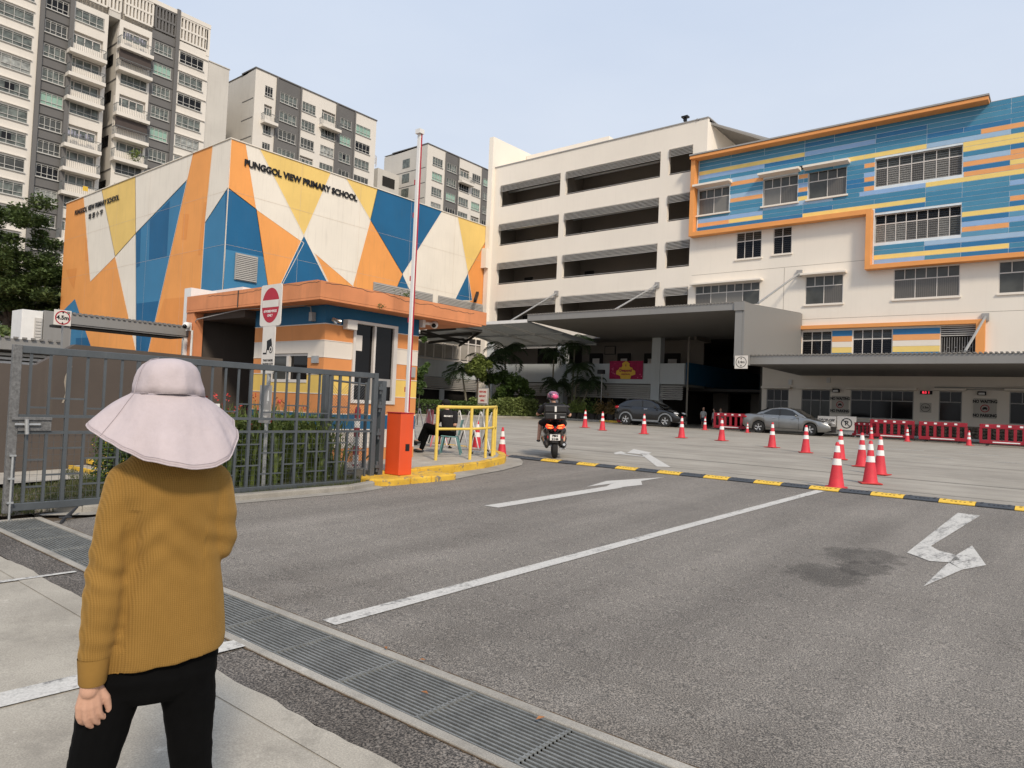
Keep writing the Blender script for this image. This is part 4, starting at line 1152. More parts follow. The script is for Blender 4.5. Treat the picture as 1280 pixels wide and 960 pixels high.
for side, data in (('R', MURAL_R), ('L', [('orange', [(-70.78, .6), (-42.5, .6), (-42.5, 17.95), (-70.78, 17.95)])] + MURAL_L)):
    mats = ['orange', 'orange_dk', 'blue', 'blue_lt', 'yellow', 'cream_hall']
    b = MB()
    for i, (m, p) in enumerate(data):
        d = .004 + .0008 * i; b.cur = mats.index(m)
        b.quad(*[((HX + d, u, v) if side == 'R' else (u, HY - d, v)) for u, v in p])
    b.build('mural_paint', [M[k] for k in mats], hall, fix=False)
# thin raised beads between the colour fields and faint panel joints
b = MB()
for (m, p) in MURAL_R:
    for i in range(len(p)):
        a, c = p[i], p[(i + 1) % len(p)]
        if abs(a[1] - c[1]) > .3 and (abs(a[0] - c[0]) + abs(a[1] - c[1])) > .8: b.bar((HX + .022, a[0], a[1]), (HX + .022, c[0], c[1]), .035, .006, up=(1, 0, 0))
for (m, p) in MURAL_L[:7]:
    for i in range(len(p)):
        a, c = p[i], p[(i + 1) % len(p)]
        b.bar((a[0], HY - .026, a[1]), (c[0], HY - .026, c[1]), .035, .006, up=(0, 1, 0))
b.build('paint_bead', M['cream_hall'], hall)
b = MB()
for y_ in (28.0, 33.2, 38.4, 43.6): b.box(HX + .018, HX + .0195, y_, y_ + .012, 7.5, HT)
for x_ in (-48.2, -53.9, -59.6, -65.3): b.box(x_, x_ + .012, HY - .0225, HY - .021, 4, HT)
for z_ in (11.1, 14.6): b.box(HX + .018, HX + .0195, HY, 48, z_, z_ + .012); b.box(-70.7, HX, HY - .0225, HY - .021, z_, z_ + .012)
b.build('wall_joint', mat('mural_wall_joint', (.60, .50, .40), .9), hall)
b = MB(); b.box(-70.85, HX + .07, HY - .07, 48, HT, HT + .06); b.build('roof_edge', M['cream_hall'], hall)
def ventpanel(y0, y1, z0, z1):
    s = MB(); s.box(HX + .055, HX + .12, y0, y1, z0, z1); f = s.build('vent', M['frame_g'], hall)
    s = MB(); k = int((z1 - z0) / .12)
    for i in range(k):
        z = z0 + .05 + i * (z1 - z0 - .06) / k; s.box(HX + .121, HX + .17, y0 + .05, y1 - .05, z, z + .055)
    s.build('vent_slats', M['louvre'], f)
ventpanel(23.37, 24.95, 8.95, 10.7)
for y0, y1 in ((34.8, 41.2), (41.9, 47.95)): ventpanel(y0, y1, 8.9, 10.68)
M['panel'] = mat('screen_sheet', (.33, .305, .27), .7, .08, 1.5, streak=.2)
# screens, parapet and louvres low on the right side of the hall
py = [30, 31, 32, 33, 34, 35, 36, 37, 38.0, 39.0, 39.94, 40.71, 41.69, 42.77, 43.02, 44.02, 44.98, 45.99, 46.97, 47.9]
for i in range(len(py) - 1):
    s = MB(); s.box(HX - .10, HX - .02, py[i] + .05, py[i+1] - .05, 5.42, 6.9); s.build('screen_panel', M['panel'], hall)
b = MB()
for y in py: b.box(HX - .02, HX + .05, y - .05, y + .05, 5.2, 7.4)
b.box(HX - .02, HX + .06, 30, 47.9, 5.16, 5.32); b.box(HX - .02, HX + .06, 30, 47.9, 6.85, 6.95); b.build('screen_frame', M['frame_w'], hall)
b = MB(); b.box(HX - .2, HX + .1, 30, 47.95, 3.72, 5.14); b.box(HX - .3, HX - .22, 30, 47.95, .6, 7.4) ; b.build('parapet', M['ww'], hall)
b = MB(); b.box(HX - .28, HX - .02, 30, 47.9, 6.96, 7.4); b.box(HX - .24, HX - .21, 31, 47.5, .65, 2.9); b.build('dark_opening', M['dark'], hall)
for k in range(7):
    s = MB(); z = 3.66 - k * .155; s.box(HX + .0, HX + .09, 30, 47.9, z - .10, z - .02); s.build('louvre_slat', M['louvre'], hall)
for (p_, q_) in ((42.6, 43.1), (38, 39.6)):
    s = MB(); s.box(HX, HX + .12, p_, q_, .6, 2.7); s.build('column', M['ww'], hall)
s = MB(); s.bar((-42.2, 46.6, 11.6), (-41.2, 45.2, 10.6), .25, .25); s.build('roof_light', M['letter'], hall)
# raised school name on both faces
lettering(hall, 'PUNGGOL VIEW PRIMARY SCHOOL', (HX + .06, 28.25, 16.68), .60, M['letter'], '+X', .03, .019, .955, 'school_name')
lettering(hall, 'PUNGGOL VIEW PRIMARY SCHOOL', (-63.9, HY - .06, 16.75), .60, M['letter'], '-Y', .012, .012, .955, 'school_name')
lettering(hall, '\u57f9\u666f\u5c0f\u5b66', (-63.85, HY - .06, 15.98), .50, M['letter'], '-Y', .012, .004, 1.25, 'chinese_name', space=1.55)

# ------------------------------------------------------------------ apartment towers
TX = -92.0; PITCH = 2.775
def tower_window_mesh(w, h, n, gm):
    """origin at lower left, in the plane x=0 running along +y"""
    b = MB(); t = .05
    b.box(-.02, .06, 0, t, 0, h); b.box(-.02, .06, w - t, w, 0, h); b.box(-.02, .06, t, w - t, 0, t); b.box(-.02, .06, t, w - t, h - t, h)
    zt = h * .30; z2 = h * .86
    b.box(-.02, .055, t, w - t, zt - .028, zt + .028); b.box(-.02, .04, t, w - t, z2 - .014, z2 + .014)
    for i in range(1, n): y = w * i / n; b.box(-.015, .05, y - .024, y + .024, t, h - t)
    b.box(-.02, .22, -.08, w + .08, -.12, -.01)
    b.cur = 1; b.quad((-.03, t, t), (-.03, w - t, t), (-.03, w - t, h - t), (-.03, t, h - t))
    b.cur = 2
    if gm == 'open': b.box(-.025, -.005, w * .38, w * .62, zt, h - .2)
    return b.mesh('window', [M['frame_t'], M[{'open': 'glass_cur'}.get(gm, gm)], M['glass_dk']])
GL = ['glass_cur', 'glass', 'glass_cur', 'glass', 'glass_gr', 'open', 'glass_dk', 'glass_w', 'glass_gr', 'glass_cur']
_cache = {}
def twin(parent, y, z, w, h, n, kind, x=TX):
    key = (round(w, 2), round(h, 2), n, kind)
    if key not in _cache: _cache[key] = tower_window_mesh(w, h, n, kind)
    return link_part('window', _cache[key], parent, (x - .08, y, z))
def balcony_mesh(w, kind):
    b = MB(); d = 1.15
    b.box(0, d, 0, w, -.42, 0)                        # slab edge
    b.cur = 1
    k = int(w / .20)
    for i in range(k + 1): y = .05 + (w - .1) * i / k; b.box(d - .06, d - .03, y - .009, y + .009, 0, 1.0)
    for i in range(7): x = .1 + i * .15; b.box(x, x + .02, .03, .055, 0, 1.0); b.box(x, x + .02, w - .055, w - .03, 0, 1.0)
    b.box(d - .08, d - .02, .02, w - .02, 1.0, 1.06); b.box(.02, d, .02, .06, 1.0, 1.06); b.box(.02, d, w - .06, w - .02, 1.0, 1.06)
    b.cur = 2; b.quad((-.25, .15, .02), (-.25, w - .35, .02), (-.25, w - .35, 2.25), (-.25, .15, 2.25))
    b.cur = 3
    for i in range(5): y = .15 + (w - .5) * i / 4; b.box(-.24, -.18, y - .04, y + .04, 0, 2.25)
    b.box(-.24, -.18, .15, w - .35, 2.2, 2.3)
    b.cur = 4
    if kind == 'blind': b.box(d - .5, d - .46, .1, w - .1, .95, 2.3)
    b.cur = 5
    if kind == 'laundry':
        random.seed(int(w * 100))
        for i in range(9): y = .4 + i * .3; b.box(d - .35, d - .3, y, y + .2, 1.0, 1.7 - random.random() * .3)
    b.cur = 6
    if kind == 'yellow': b.box(d - .01, d + .02, w * .55, w * .55 + .55, .45, 1.0)
    b.cur = 7
    if kind == 'plants':
        random.seed(4)
        for i in range(160):
            c = Vector((d - .3 + random.gauss(0, .2), w * .62 + random.gauss(0, .4), .9 + random.gauss(0, .35)))
            a = Vector([random.gauss(0, 1) for _ in range(3)]).normalized() * .16; e = Vector([random.gauss(0, 1) for _ in range(3)]).normalized() * .1
            b.add([c - a, c + e, c + a, c - e], [(0, 1, 2, 3)])
    return b.mesh('balcony', [M['tower_cream'], M['rail_t'], M['glass_cur'], M['frame_w'], mat('brown_blind', (.07, .055, .05), .8) if kind == 'blind' else M['dark2'],
                              M['laundry'], M['petal_yellow'], M['leaf_lime']])
M['laundry'] = mat('hung_laundry', (.22, .22, .26), .9, .9, 3)

def screen(b, y0, y1, z0, z1, n, x=TX):
    """concrete roof screen: posts with slots in two rows"""
    zm = (z0 + z1) / 2
    b.box(x - .25, x + .08, y0, y1, z0 - .1, z0 + .12); b.box(x - .25, x + .08, y0, y1, zm - .12, zm + .12); b.box(x - .25, x + .08, y0, y1, z1 - .15, z1)
    for i in range(n + 1):
        y = y0 + (y1 - y0) * i / n; b.box(x - .25, x + .05, y - .11, y + .11, z0 + .12, z1 - .15)

# nearest tower ------------------------------------------------------------
t1 = thing('apartment_tower', 'tallest cream and grey apartment tower with stacked balconies, cut by the top left corner', 'apartment tower', (-98, 33, .6))
random.seed(31)
FL = [43.37 - PITCH * i for i in range(-3, 16)]          # window-head line of each floor minus window height
top = 51.4
cols1 = [(14.6, 17.9, 4, 'w'), (21.4, 25.1, 4, 'w'), (26.2, 28.45, 4, 'g'), (29.15, 32.3, 4, 'bal'), (34.45, 37.55, 4, 'bal'), (38.25, 40.45, 4, 'g'), (41.45, 44.65, 4, 'w')]
b = MB(); hs = []
def hz_list(a, c, zs, h): return [(a, c, z, z + h) for z in zs]
zbase = [44.70 - PITCH * i for i in range(16)]
balA = {1: 0, 2: 0, 3: 1, 5: 1, 6: 1, 7: 1, 8: 0}
# cream wall parts
b = MB(); wall_x(b, 8, 25.7, .6, top, TX, hz_list(21.4, 25.1, zbase, 1.45) + hz_list(14.6, 17.9, zbase, 1.45) + [(a, c, 47.6, 50.4) for a, c in ((21.4, 25.1), (14.6, 17.9))]); b.build('wall', M['tower_cream'], t1, fix=False)
b = MB(); wall_x(b, 28.9, 32.75, .6, 46.85, TX, hz_list(29.15, 32.3, zbase, 1.45), .5); b.build('wall', M['tower_cream'], t1, fix=False)
b = MB(); wall_x(b, 34.0, 37.85, .6, 47.0, TX, hz_list(34.45, 37.55, zbase, 1.45), .5); b.build('wall', M['tower_cream'], t1, fix=False)
b = MB(); wall_x(b, 41.1, 45.3, .6, 47.45, TX, hz_list(41.45, 44.65, zbase, 1.45))
b.build('wall', M['tower_cream'], t1, fix=False)
b = MB()
wall_x(b, 25.7, 28.9, .6, top - .4, TX + .0, hz_list(26.2, 28.45, zbase, 1.45) + [(26.2, 28.45, 47.6, 50.3)], .35)
wall_x(b, 37.85, 41.1, .6, 47.4, TX, hz_list(38.25, 40.45, zbase, 1.45), .35)
b.box(TX - .02, TX + .30, 25.62, 26.05, .6, top); b.box(TX - .02, TX + .30, 28.55, 29.0, .6, top); b.box(TX - .02, TX + .22, 40.75, 41.2, .6, top)
b.build('grey_wall', M['tower_grey'], t1, fix=False)
b = MB()                                                   # sides, recess between the two stacks, roof
b.box(TX - 16, TX - .36, 8, 32.7, .6, 46.6); b.box(TX - 16, TX - .36, 34.1, 45.25, .6, 47.0)
b.box(TX - 16, TX - 6, 32.7, 34.1, .6, 46.8); b.box(TX - 6, TX + .02, 32.75, 34.05, 46.85, 47.6)
b.quad((TX, 45.3, .6), (TX - 16, 45.3, .6), (TX - 16, 45.3, top), (TX, 45.3, top))
b.quad((TX, 34.02, .6), (TX - 6, 34.02, .6), (TX - 6, 34.02, 47), (TX, 34.02, 47)); b.quad((TX, 32.73, .6), (TX - 6, 32.73, .6), (TX - 6, 32.73, 47), (TX, 32.73, 47))
b.box(TX - 14, TX - 3, 9, 44, 46.9, 47.6)
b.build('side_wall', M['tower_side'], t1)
for z in (44.2, 39.6, 34, 28.4, 22.9):
    s = MB(); s.box(TX - 3.6, TX - 1.6, 33.985, 34.01, z - 1.2, z + .1) if False else s.box(TX - 3.9, TX - 1.4, 33.96, 34.05, z - 2.6, z - 1.2); s.build('side_window', M['glass_dk'], t1)
    s = MB(); s.box(TX - 5.8, TX - .1, 33.97, 34.0, z - .1, z + .05); s.build('floor_line', M['tower_grey'], t1)
for (a, c, n, m) in ((21.0, 25.6, 10, 'tower_cream'), (14, 20.6, 14, 'tower_cream'), (26.1, 28.5, 6, 'tower_grey'), (29.0, 32.5, 8, 'tower_cream'), (32.75, 34.0, 3, 'tower_cream'),
                     (34.5, 37.8, 8, 'tower_cream'), (38.2, 40.7, 6, 'tower_grey'), (41.3, 44.9, 8, 'tower_cream')):
    s = MB(); screen(s, a, c, 47.7, 50.7, n); s.build('roof_screen', M[m], t1)
b = MB(); b.box(TX - .5, TX + .12, 8, 45.35, 50.75, 51.3); b.box(TX - .3, TX + .05, 44.85, 45.32, 47, 50.8); b.box(TX - 1, TX - .9, 8, 45.3, 47.3, 50.8) ; b.build('roof_beam', M['tower_cream'], t1)
b = MB(); b.box(TX - 1.3, TX - 1.02, 8, 45.2, 47.3, 50.7); b.box(TX - .9, TX - .4, 8, 45.2, 50.6, 50.74); b.build('roof_shade', M['dark2'], t1)
# ledges under and over each row
led = MB(); led.box(0, .16, 0, 4.1, 0, .10); led_w = led.mesh('ledge', M['tower_cream'])
led = MB(); led.box(0, .10, 0, 3.0, 0, .08); led_g = led.mesh('ledge', M['tower_grey'])
kinds1 = {}
random.seed(12)
for (a, c, n, m) in cols1:
    if m == 'bal': continue
    for i, z in enumerate(zbase):
        if z < 6: continue
        if a > 38 and z < 24 : continue
        k = random.choice(GL)
        twin(t1, a, z, c - a, 1.45, n, k)
        link_part('ledge', led_g if m == 'g' else led_w, t1, (TX, a - .35 if m == 'w' else a - .3, z + 1.62))
bk = {29.15: ['win', 'open', 'open', 'open', 'win', 'laundry', 'open', 'yellow', 'win', 'open', 'open', 'win', 'open', 'open'],
      34.45: ['laundry', 'blind', 'win', 'open', 'blind', 'plants', 'win', 'open', 'win', 'open', 'blind', 'open', 'win', 'win']}
bm_cache = {}
for y0, seq in bk.items():
    for i, kd in enumerate(seq):
        z = zbase[i] if i < len(zbase) else 0
        if z < 6: continue
        if y0 > 30 and z < 24: continue
        if kd == 'win': twin(t1, y0, z, 3.1, 1.45, 4, random.choice(['glass_cur', 'glass']))
        else:
            key = (3.95, kd)
            if key not in bm_cache: bm_cache[key] = balcony_mesh(3.95, kd)
            link_part('balcony', bm_cache[key], t1, (TX, y0 - .65, z - 1.15))
# plain lower wing beside the tower
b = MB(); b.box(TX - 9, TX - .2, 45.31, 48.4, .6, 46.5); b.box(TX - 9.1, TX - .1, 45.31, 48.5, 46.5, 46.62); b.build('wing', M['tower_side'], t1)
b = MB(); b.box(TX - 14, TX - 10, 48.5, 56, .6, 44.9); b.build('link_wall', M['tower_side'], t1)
for i in range(4):
    z = 42.1 - PITCH * i
    s = MB(); s.box(TX - 10.0, TX - 9.94, 49.2, 51.8, z - .2, z + 1.7); s.build('link_opening', M['dark'], t1)
    s = MB(); s.box(TX - 9.94, TX - 9.3, 49.0, 52.1, z - 1.1, z - .25); s.build('link_parapet', M['tower_cream'], t1)

def far_tower(name_label, y0, y1, cols, nfl, top, seed, left):
    t = thing('apartment_tower', name_label, 'apartment tower', (TX - 6, (y0 + y1) / 2, .6))
    random.seed(seed)
    zb = [44.95 - PITCH * i for i in range(nfl)]
    runs = []; gy = [c for c in cols if c[3] == 'g']
    edges = sorted({y0, y1} | {g_[4] for g_ in gy} | {g_[5] for g_ in gy})
    for i in range(len(edges) - 1):
        a, c = edges[i], edges[i + 1]
        grey = any(abs(g_[4] - a) < .01 for g_ in gy)
        inside = [q for q in cols if a <= q[0] < c]
        b = MB(); wall_x(b, a, c, .6, top, TX + (0 if not grey else .0), [h for q in inside for h in hz_list(q[0], q[1], zb, 1.5)], .3)
        if grey: b.box(TX - .01, TX + .18, a, a + .25, .6, top); b.box(TX - .01, TX + .18, c - .25, c, .6, top)
        b.build('grey_wall' if grey else 'wall', M['tower_grey' if grey else 'tower_cream'], t, fix=False)
    for q in cols:
        bi = q[6] if len(q) > 6 else ()
        for i, z in enumerate(zb):
            if i in bi:
                key = (round(q[1] - q[0] + .9, 2), 'open')
                if key not in bm_cache: bm_cache[key] = balcony_mesh(key[0], 'open')
                link_part('balcony', bm_cache[key], t, (TX, q[0] - .45, z - 1.1))
            else:
                twin(t, q[0], z, q[1] - q[0], 1.5, 4 if q[1] - q[0] > 2.2 else 3, random.choice(GL))
                link_part('ledge', led_g if q[3] == 'g' else led_w, t, (TX, q[0] - .25, z - .42)) if False else None
    b = MB()
    b.quad((TX, y0, .6), (TX - left, y0, .6), (TX - left, y0, top - .4), (TX, y0, top)); b.quad((TX, y1, .6), (TX, y1, top), (TX - 12, y1, top), (TX - 12, y1, .6))
    b.quad((TX, y0, top), (TX - 12, y0, top), (TX - 12, y1, top), (TX, y1, top)); b.box(TX - 12, TX - .4, y0 + .1, y1 - .1, .6, top - .2)
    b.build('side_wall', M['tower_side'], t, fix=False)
    b = MB()
    for i in range(nfl): b.box(TX - left + .3, TX - .3, y0 - .03, y0 + .0, 44.0 - PITCH * i, 44.12 - PITCH * i)
    b.build('floor_line', M['tower_grey'], t)
    b = MB(); b.box(TX - left - .1, TX + .12, y0 - .1, y1 + .1, top, top + .16); b.build('roof_edge', M['tower_grey'], t)
    b = MB()
    for z in zb: b.box(TX, TX + .12, y0, y1, z - .95, z - .87)
    b.build('floor_band', M['tower_cream'], t) if False else None
    return t
t2 = far_tower('middle cream and grey apartment tower rising behind the roof of the mural hall', 52.25, 74.45,
    [(53.82, 55.1, 3, 'w', 0, 0, (1,)), (56.35, 59.2, 4, 'g', 55.62, 59.9), (60.1, 62.5, 4, 'w', 0, 0, (3, 5)), (63.65, 66.2, 4, 'w', 0, 0, (0, 4)), (67.2, 69.35, 4, 'g', 66.25, 70.1), (70.3, 73.3, 4, 'w', 0, 0)],
    11, 48.3, 41, 3.6)
t3 = far_tower('farthest cream and grey apartment tower beyond the boom arm', 86.4, 112,
    [(87.8, 90.4, 4, 'w', 0, 0), (91.6, 94.1, 4, 'g', 91.0, 94.7), (95.0, 97.7, 4, 'w', 0, 0, (0, 4)), (98.6, 101.0, 4, 'w', 0, 0, (3,)), (101.9, 104.2, 4, 'g', 101.25, 104.8), (105.6, 108.4, 4, 'w', 0, 0)],
    9, 48.3, 43, 9.5)
for i in range(5):
    s = MB(); s.box(TX - 6.5, TX - 4.6, 86.33, 86.39, 44.9 - PITCH * i, 46.5 - PITCH * i); s.build('side_window', M['glass_cur'], t3)
t4 = thing('apartment_link', 'low cream lift core with a round tank railing between two apartment towers', 'building', (-100, 80, .6))
b = MB(); b.box(-104, -101.1, 74.5, 86, .6, 43.9); b.build('wall', M['tower_side'], t4)
b = MB(); b.box(-101, -96, 78.5, 83.5, .6, 42.3); b.build('core_wall', M['tower_side'], t4)
s = MB()
for k in range(16):
    a = 2 * math.pi * k / 16; s.box(-100.5 + 1.9 * math.cos(a) - .04, -100.5 + 1.9 * math.cos(a) + .04, 79.3 + 1.9 * math.sin(a) - .04, 79.3 + 1.9 * math.sin(a) + .04, 43.9, 45.5)
for zz in (44.7, 45.5): s.tube([(-100.5 + 1.9 * math.cos(2*math.pi*k/20), 79.3 + 1.9 * math.sin(2*math.pi*k/20), zz) for k in range(21)], .04, 5)
s.build('tank_railing', M['frame_w'], t4, kind='stuff')
for i in range(3):
    s = MB(); s.box(-95.98, -95.9, 79.6, 82.4, 39.5 - PITCH * i, 41.2 - PITCH * i); s.build('opening', M['dark'], t4)

# ------------------------------------------------------------------ low buildings at the left edge
cab = thing('rooftop_cabinet', 'pair of pale metal cabinets, one white and one grey, under the tree at the left', 'cabinet', (-40, 12, .6))
b = MB(); b.box(-41.5, -40, 11.2, 12.1, 3.3, 5.25); b.build('white_cabinet', M['white'], cab, bevel=.02)
s = MB(); s.box(-40.0, -39.95, 11.75, 12.05, 3.4, 4.9)
for k in range(9): s.box(-39.95, -39.92, 11.78, 12.02, 3.5 + k * .15, 3.57 + k * .15)
s.build('shutter', M['louvre'], cab)
b = MB(); b.box(-41.5, -39.2, 8, 13.4, .6, 3.29); b.build('base_wall', M['dark2'], cab)
b = MB(); b.box(-41.5, -39.9, 12.12, 13.35, 3.3, 5.3); b.build('grey_cabinet', M['grey_metal'], cab, bevel=.02)
shed = thing('low_shed', 'low shed with a corrugated roof edge and white louvred wall behind the gate', 'shed', (-24, 6, .1))
b = MB(); b.box(-26, -22.0, 2.5, 7.25, 2.50, 2.80); b.build('roof', M['grey_metal'], shed)
b = MB()
for i in range(24): b.box(-22.0, -21.93, 2.6 + i * .2, 2.7 + i * .2, 2.80, 2.85)
b.build('roof_corrugation', M['soffit'], shed, kind='stuff')
for k in range(9):
    s = MB(); z = 2.42 - k * .11; s.add([(-22.4, 2.5, z - .07), (-22.4, 7.0, z - .07), (-22.46, 7.0, z), (-22.46, 2.5, z)], [(0, 1, 2, 3)]); s.build('louvre_slat', M['white'], shed, fix=False)
b = MB(); b.box(-26, -22.6, 2.5, 7.1, .1, 2.5); b.build('wall', M['dark2'], shed)

# ------------------------------------------------------------------ brown wall, covered entry, guard booth
bw = thing('brown_wall', 'dark brown wall with a sloped end behind the open gate', 'wall', (-13.8, 6, g(6)))
b = MB()
pts = [(-2, 1.93), (4.11, 1.93), (4.70, 2.34), (7.45, 2.30), (7.45, .0), (-2, -.1)]
b.add([(-13.8, y, z) for y, z in pts] + [(-14.0, y, z) for y, z in pts], [tuple(range(6)), tuple(range(6, 12))[::-1]] + [(i, (i+1) % 6, 6+(i+1) % 6, 6+i) for i in range(6)])
b.build('wall_panel', M['brown'], bw)
s = MB(); random.seed(2)
pp = [(4.62 + .02 * math.sin(i * 1.3) - .02 * i / 3, 2.02 - i * .09) for i in range(9)]
for i in range(8):
    (y0, z0), (y1, z1) = pp[i], pp[i+1]; w = .035 - .003 * i
    s.quad((-13.795, y0 - w, z0), (-13.795, y0 + w, z0), (-13.795, y1 + w, z1), (-13.795, y1 - w, z1))
s.build('paint_scrape', M['brown_lt'], bw, fix=False)
steps = thing('steps', 'two low steps with yellow nosing by the brown wall', 'steps', (-12.9, 5.2, .1))
for k in range(3):
    s = MB(); s.box(-13.75, -12.55 - k * .25 + .3, 4.75 + k * .28, 6.3, .1, .20 + k * .10); st = s.build('step', M['path'], steps)
    s = MB(); s.box(-13.75, -12.56 - k * .25 + .3, 4.69 + k * .28, 4.749 + k * .28, .13 + k * .10, .205 + k * .10); s.build('nosing', M['humpy'], steps)

booth = thing('guard_booth', 'guard booth painted in orange, white, yellow and blue bands under an orange roof slab', 'guard booth', (-12.3, 9.3, g(9)))
GX, GY0, GY1, GXL = -11.1, 8.0, 10.42, -13.55
bands = [('booth_orange', .30, .62), ('booth_white', .62, .98), ('booth_blue', .98, 1.28), ('booth_orange', 1.28, 1.66), ('booth_yellow', 1.66, 2.03), ('booth_orange', 2.03, 2.36), ('booth_white', 2.36, 2.68), ('booth_orange', 2.68, 3.0), ('booth_blue', 3.0, 3.42)]
winR = (8.66, 9.80, 1.50, 3.14)         # big sliding window on the drive side (y0,y1,z0,z1)
winL = (-12.95, -11.62, 1.86, 2.44)     # low wide window on the gate side (x0,x1,z0,z1)
from types import SimpleNamespace
def cell(b, x0, x1, y0, y1, z0, z1): b.box(x0, x1, y0, y1, z0, z1)
for (m, z0, z1) in bands:
    def piece(*q):
        b = MB(); b.box(*q); b.build('painted_band', M[m], booth)
    zz0, zz1 = z0 + .004, z1 - .004
    def right(za, zb):
        if zb <= winR[2] or za >= winR[3]: piece(GX - .12, GX, GY0, GY1, za, zb)
        else: piece(GX - .12, GX, GY0, winR[0], za, zb); piece(GX - .12, GX, winR[1], GY1, za, zb)
    def left(za, zb):
        if zb <= winL[2] or za >= winL[3]: piece(GXL, GX - .12, GY0, GY0 + .12, za, zb)
        else: piece(GXL, winL[0], GY0, GY0 + .12, za, zb); piece(winL[1], GX - .12, GY0, GY0 + .12, za, zb)
    for f, (lo, hi) in ((right, (winR[2], winR[3])), (left, (winL[2], winL[3]))):
        cuts_ = sorted({zz0, zz1} | {v for v in (lo, hi) if zz0 < v < zz1})
        for i in range(len(cuts_) - 1): f(cuts_[i], cuts_[i+1])
    piece(GXL, GX - .12, GY1 - .12, GY1, zz0, zz1)
for (m, z0, z1) in bands[1:]:
  for (a, c) in ((GY0 + .0, winR[0] - .02), (winR[1] + .02, GY1)) if winR[2] < z0 < winR[3] else ((GY0, GY1),): b = MB(); b.box(GX - .02, GX + .008, a, c, z0 - .008, z0 + .008); b.build('band_trim', M['booth_white'], booth)
  for (a, c) in ((GXL, winL[0]), (winL[1], GX)) if winL[2] < z0 < winL[3] else ((GXL, GX),):
    b = MB(); b.box(a, c, GY0 - .008, GY0 + .02, z0 - .008, z0 + .008); b.build('band_trim', M['booth_white'], booth)
b = MB(); b.box(GXL + .13, GX - .14, GY0 + .13, GY1 - .13, .3, .9); b.box(GXL, GXL + .1, GY0 + .12, GY1, .2, 3.42); b.box(-12.9, -12.2, 8.6, 9.6, .9, 1.7); b.build('booth_inside', M['dark'], booth)
b = MB(); b.box(GXL + .13, GX - .13, GY0 + .13, GY1 - .13, 3.25, 3.4); b.build('ceiling', M['dark2'], booth)
# big sliding window
y0, y1, z0, z1 = winR
fr = MB(); fr.box(GX - .1, GX + .035, y0, y0 + .06, z0, z1); fr.box(GX - .1, GX + .035, y1 - .10, y1, z0, z1); fr.box(GX - .1, GX + .035, y0 + .06, y1 - .10, z0, z0 + .07); fr.box(GX - .1, GX + .035, y0 + .06, y1 - .10, z1 - .06, z1)
ym = y0 + .06 + (y1 - y0 - .16) * .5
fr.box(GX - .09, GX + .02, ym - .025, ym + .025, z0 + .07, z1 - .06)
wf = fr.build('window', M['frame_w'], booth, bevel=.004)
for (a, c, xx) in ((y0 + .06, ym - .025, GX - .05), (ym + .025, y1 - .10, GX - .02)):
    s = MB(); s.box(xx - .01, xx, a, c, z0 + .07, z1 - .06); s.build('pane', M['glass_dk'], wf)
s = MB(); s.box(GX - .049, GX - .044, y0 + .09, y0 + .27, 2.55, 2.86); s.build('notice', M['paint'], wf)
s = MB(); s.box(GX - .048, GX - .044, y0 + .10, y0 + .50, 2.02, 2.05); s.box(GX - .048, GX - .044, y0 + .10, y0 + .50, 1.86, 1.9); s.box(GX - .018, GX - .015, ym + .03, y1 - .11, 1.86, 2.02); s.build('desk_edge', M['frame_g'], wf)
lettering(booth, 'Mr Speaker', (GX - .043, y0 + .30, 2.1), .075, M['paint'], '+X', .001) if False else None
x0, x1, z0, z1 = winL
fr = MB(); fr.box(x0, x1, GY0 - .01, GY0 + .1, z0, z0 + .06); fr.box(x0, x1, GY0 + .03, GY0 + .1, z1 - .05, z1); fr.box(x0, x0 + .05, GY0 + .03, GY0 + .1, z0 + .06, z1 - .05); fr.box(x1 - .04, x1, GY0 + .03, GY0 + .1, z0 + .06, z1 - .05)
xm = (x0 + x1) / 2; fr.box(xm - .05, xm + .03, GY0 + .0, GY0 + .1, z0 + .0, z1 - .05)
wf = fr.build('window', M['frame_w'], booth)
for (a, c) in ((x0 + .05, xm - .05), (xm + .03, x1 - .04)):
    s = MB(); s.box(a, c, GY0 + .06, GY0 + .07, z0 + .06, z1 - .05); s.build('pane', M['glass_dk'] if a > x0 + .1 else M['glass'], wf)
# small fittings
s = MB(); s.box(GX, GX + .16, 8.40, 8.64, 2.93, 3.12); s.build('junction_box', M['paint'], booth, bevel=.01)
s = MB(); s.tube([(GX, 8.12, 3.08), (GX + .12, 8.10, 3.06), (GX + .14, 8.14, 3.0)], .025, 6); s.tube([(GX + .1, 8.08, 3.09), (GX + .22, 8.2, 3.04)], .035, 8); s.build('spot_lamp', M['chrome'], booth)
s = MB(); s.box(-11.52, -11.42, GY0 - .09, GY0, 3.05, 3.22); s.tube([(-11.50, GY0 - .05, 3.2), (-11.52, GY0 - .06, 3.33), (-11.68, GY0 - .1, 3.36), (-13.4, GY0 - .42, 3.33), (-15.2, GY0 - .45, 3.2), (-15.55, GY0 - .42, 2.98)], .011, 6); s.build('light_conduit', M['frame_g'], booth)
s = MB(); s.box(-11.46, -11.24, GY0 - .03, GY0 - .003, 2.24, 2.38); s.build('brass_plate', M['steel'], booth)
s = MB(); s.box(GX + .003, GX + .05, 10.10, 10.33, 2.10, 2.32); s.build('meter_box', M['frame_g'], booth)
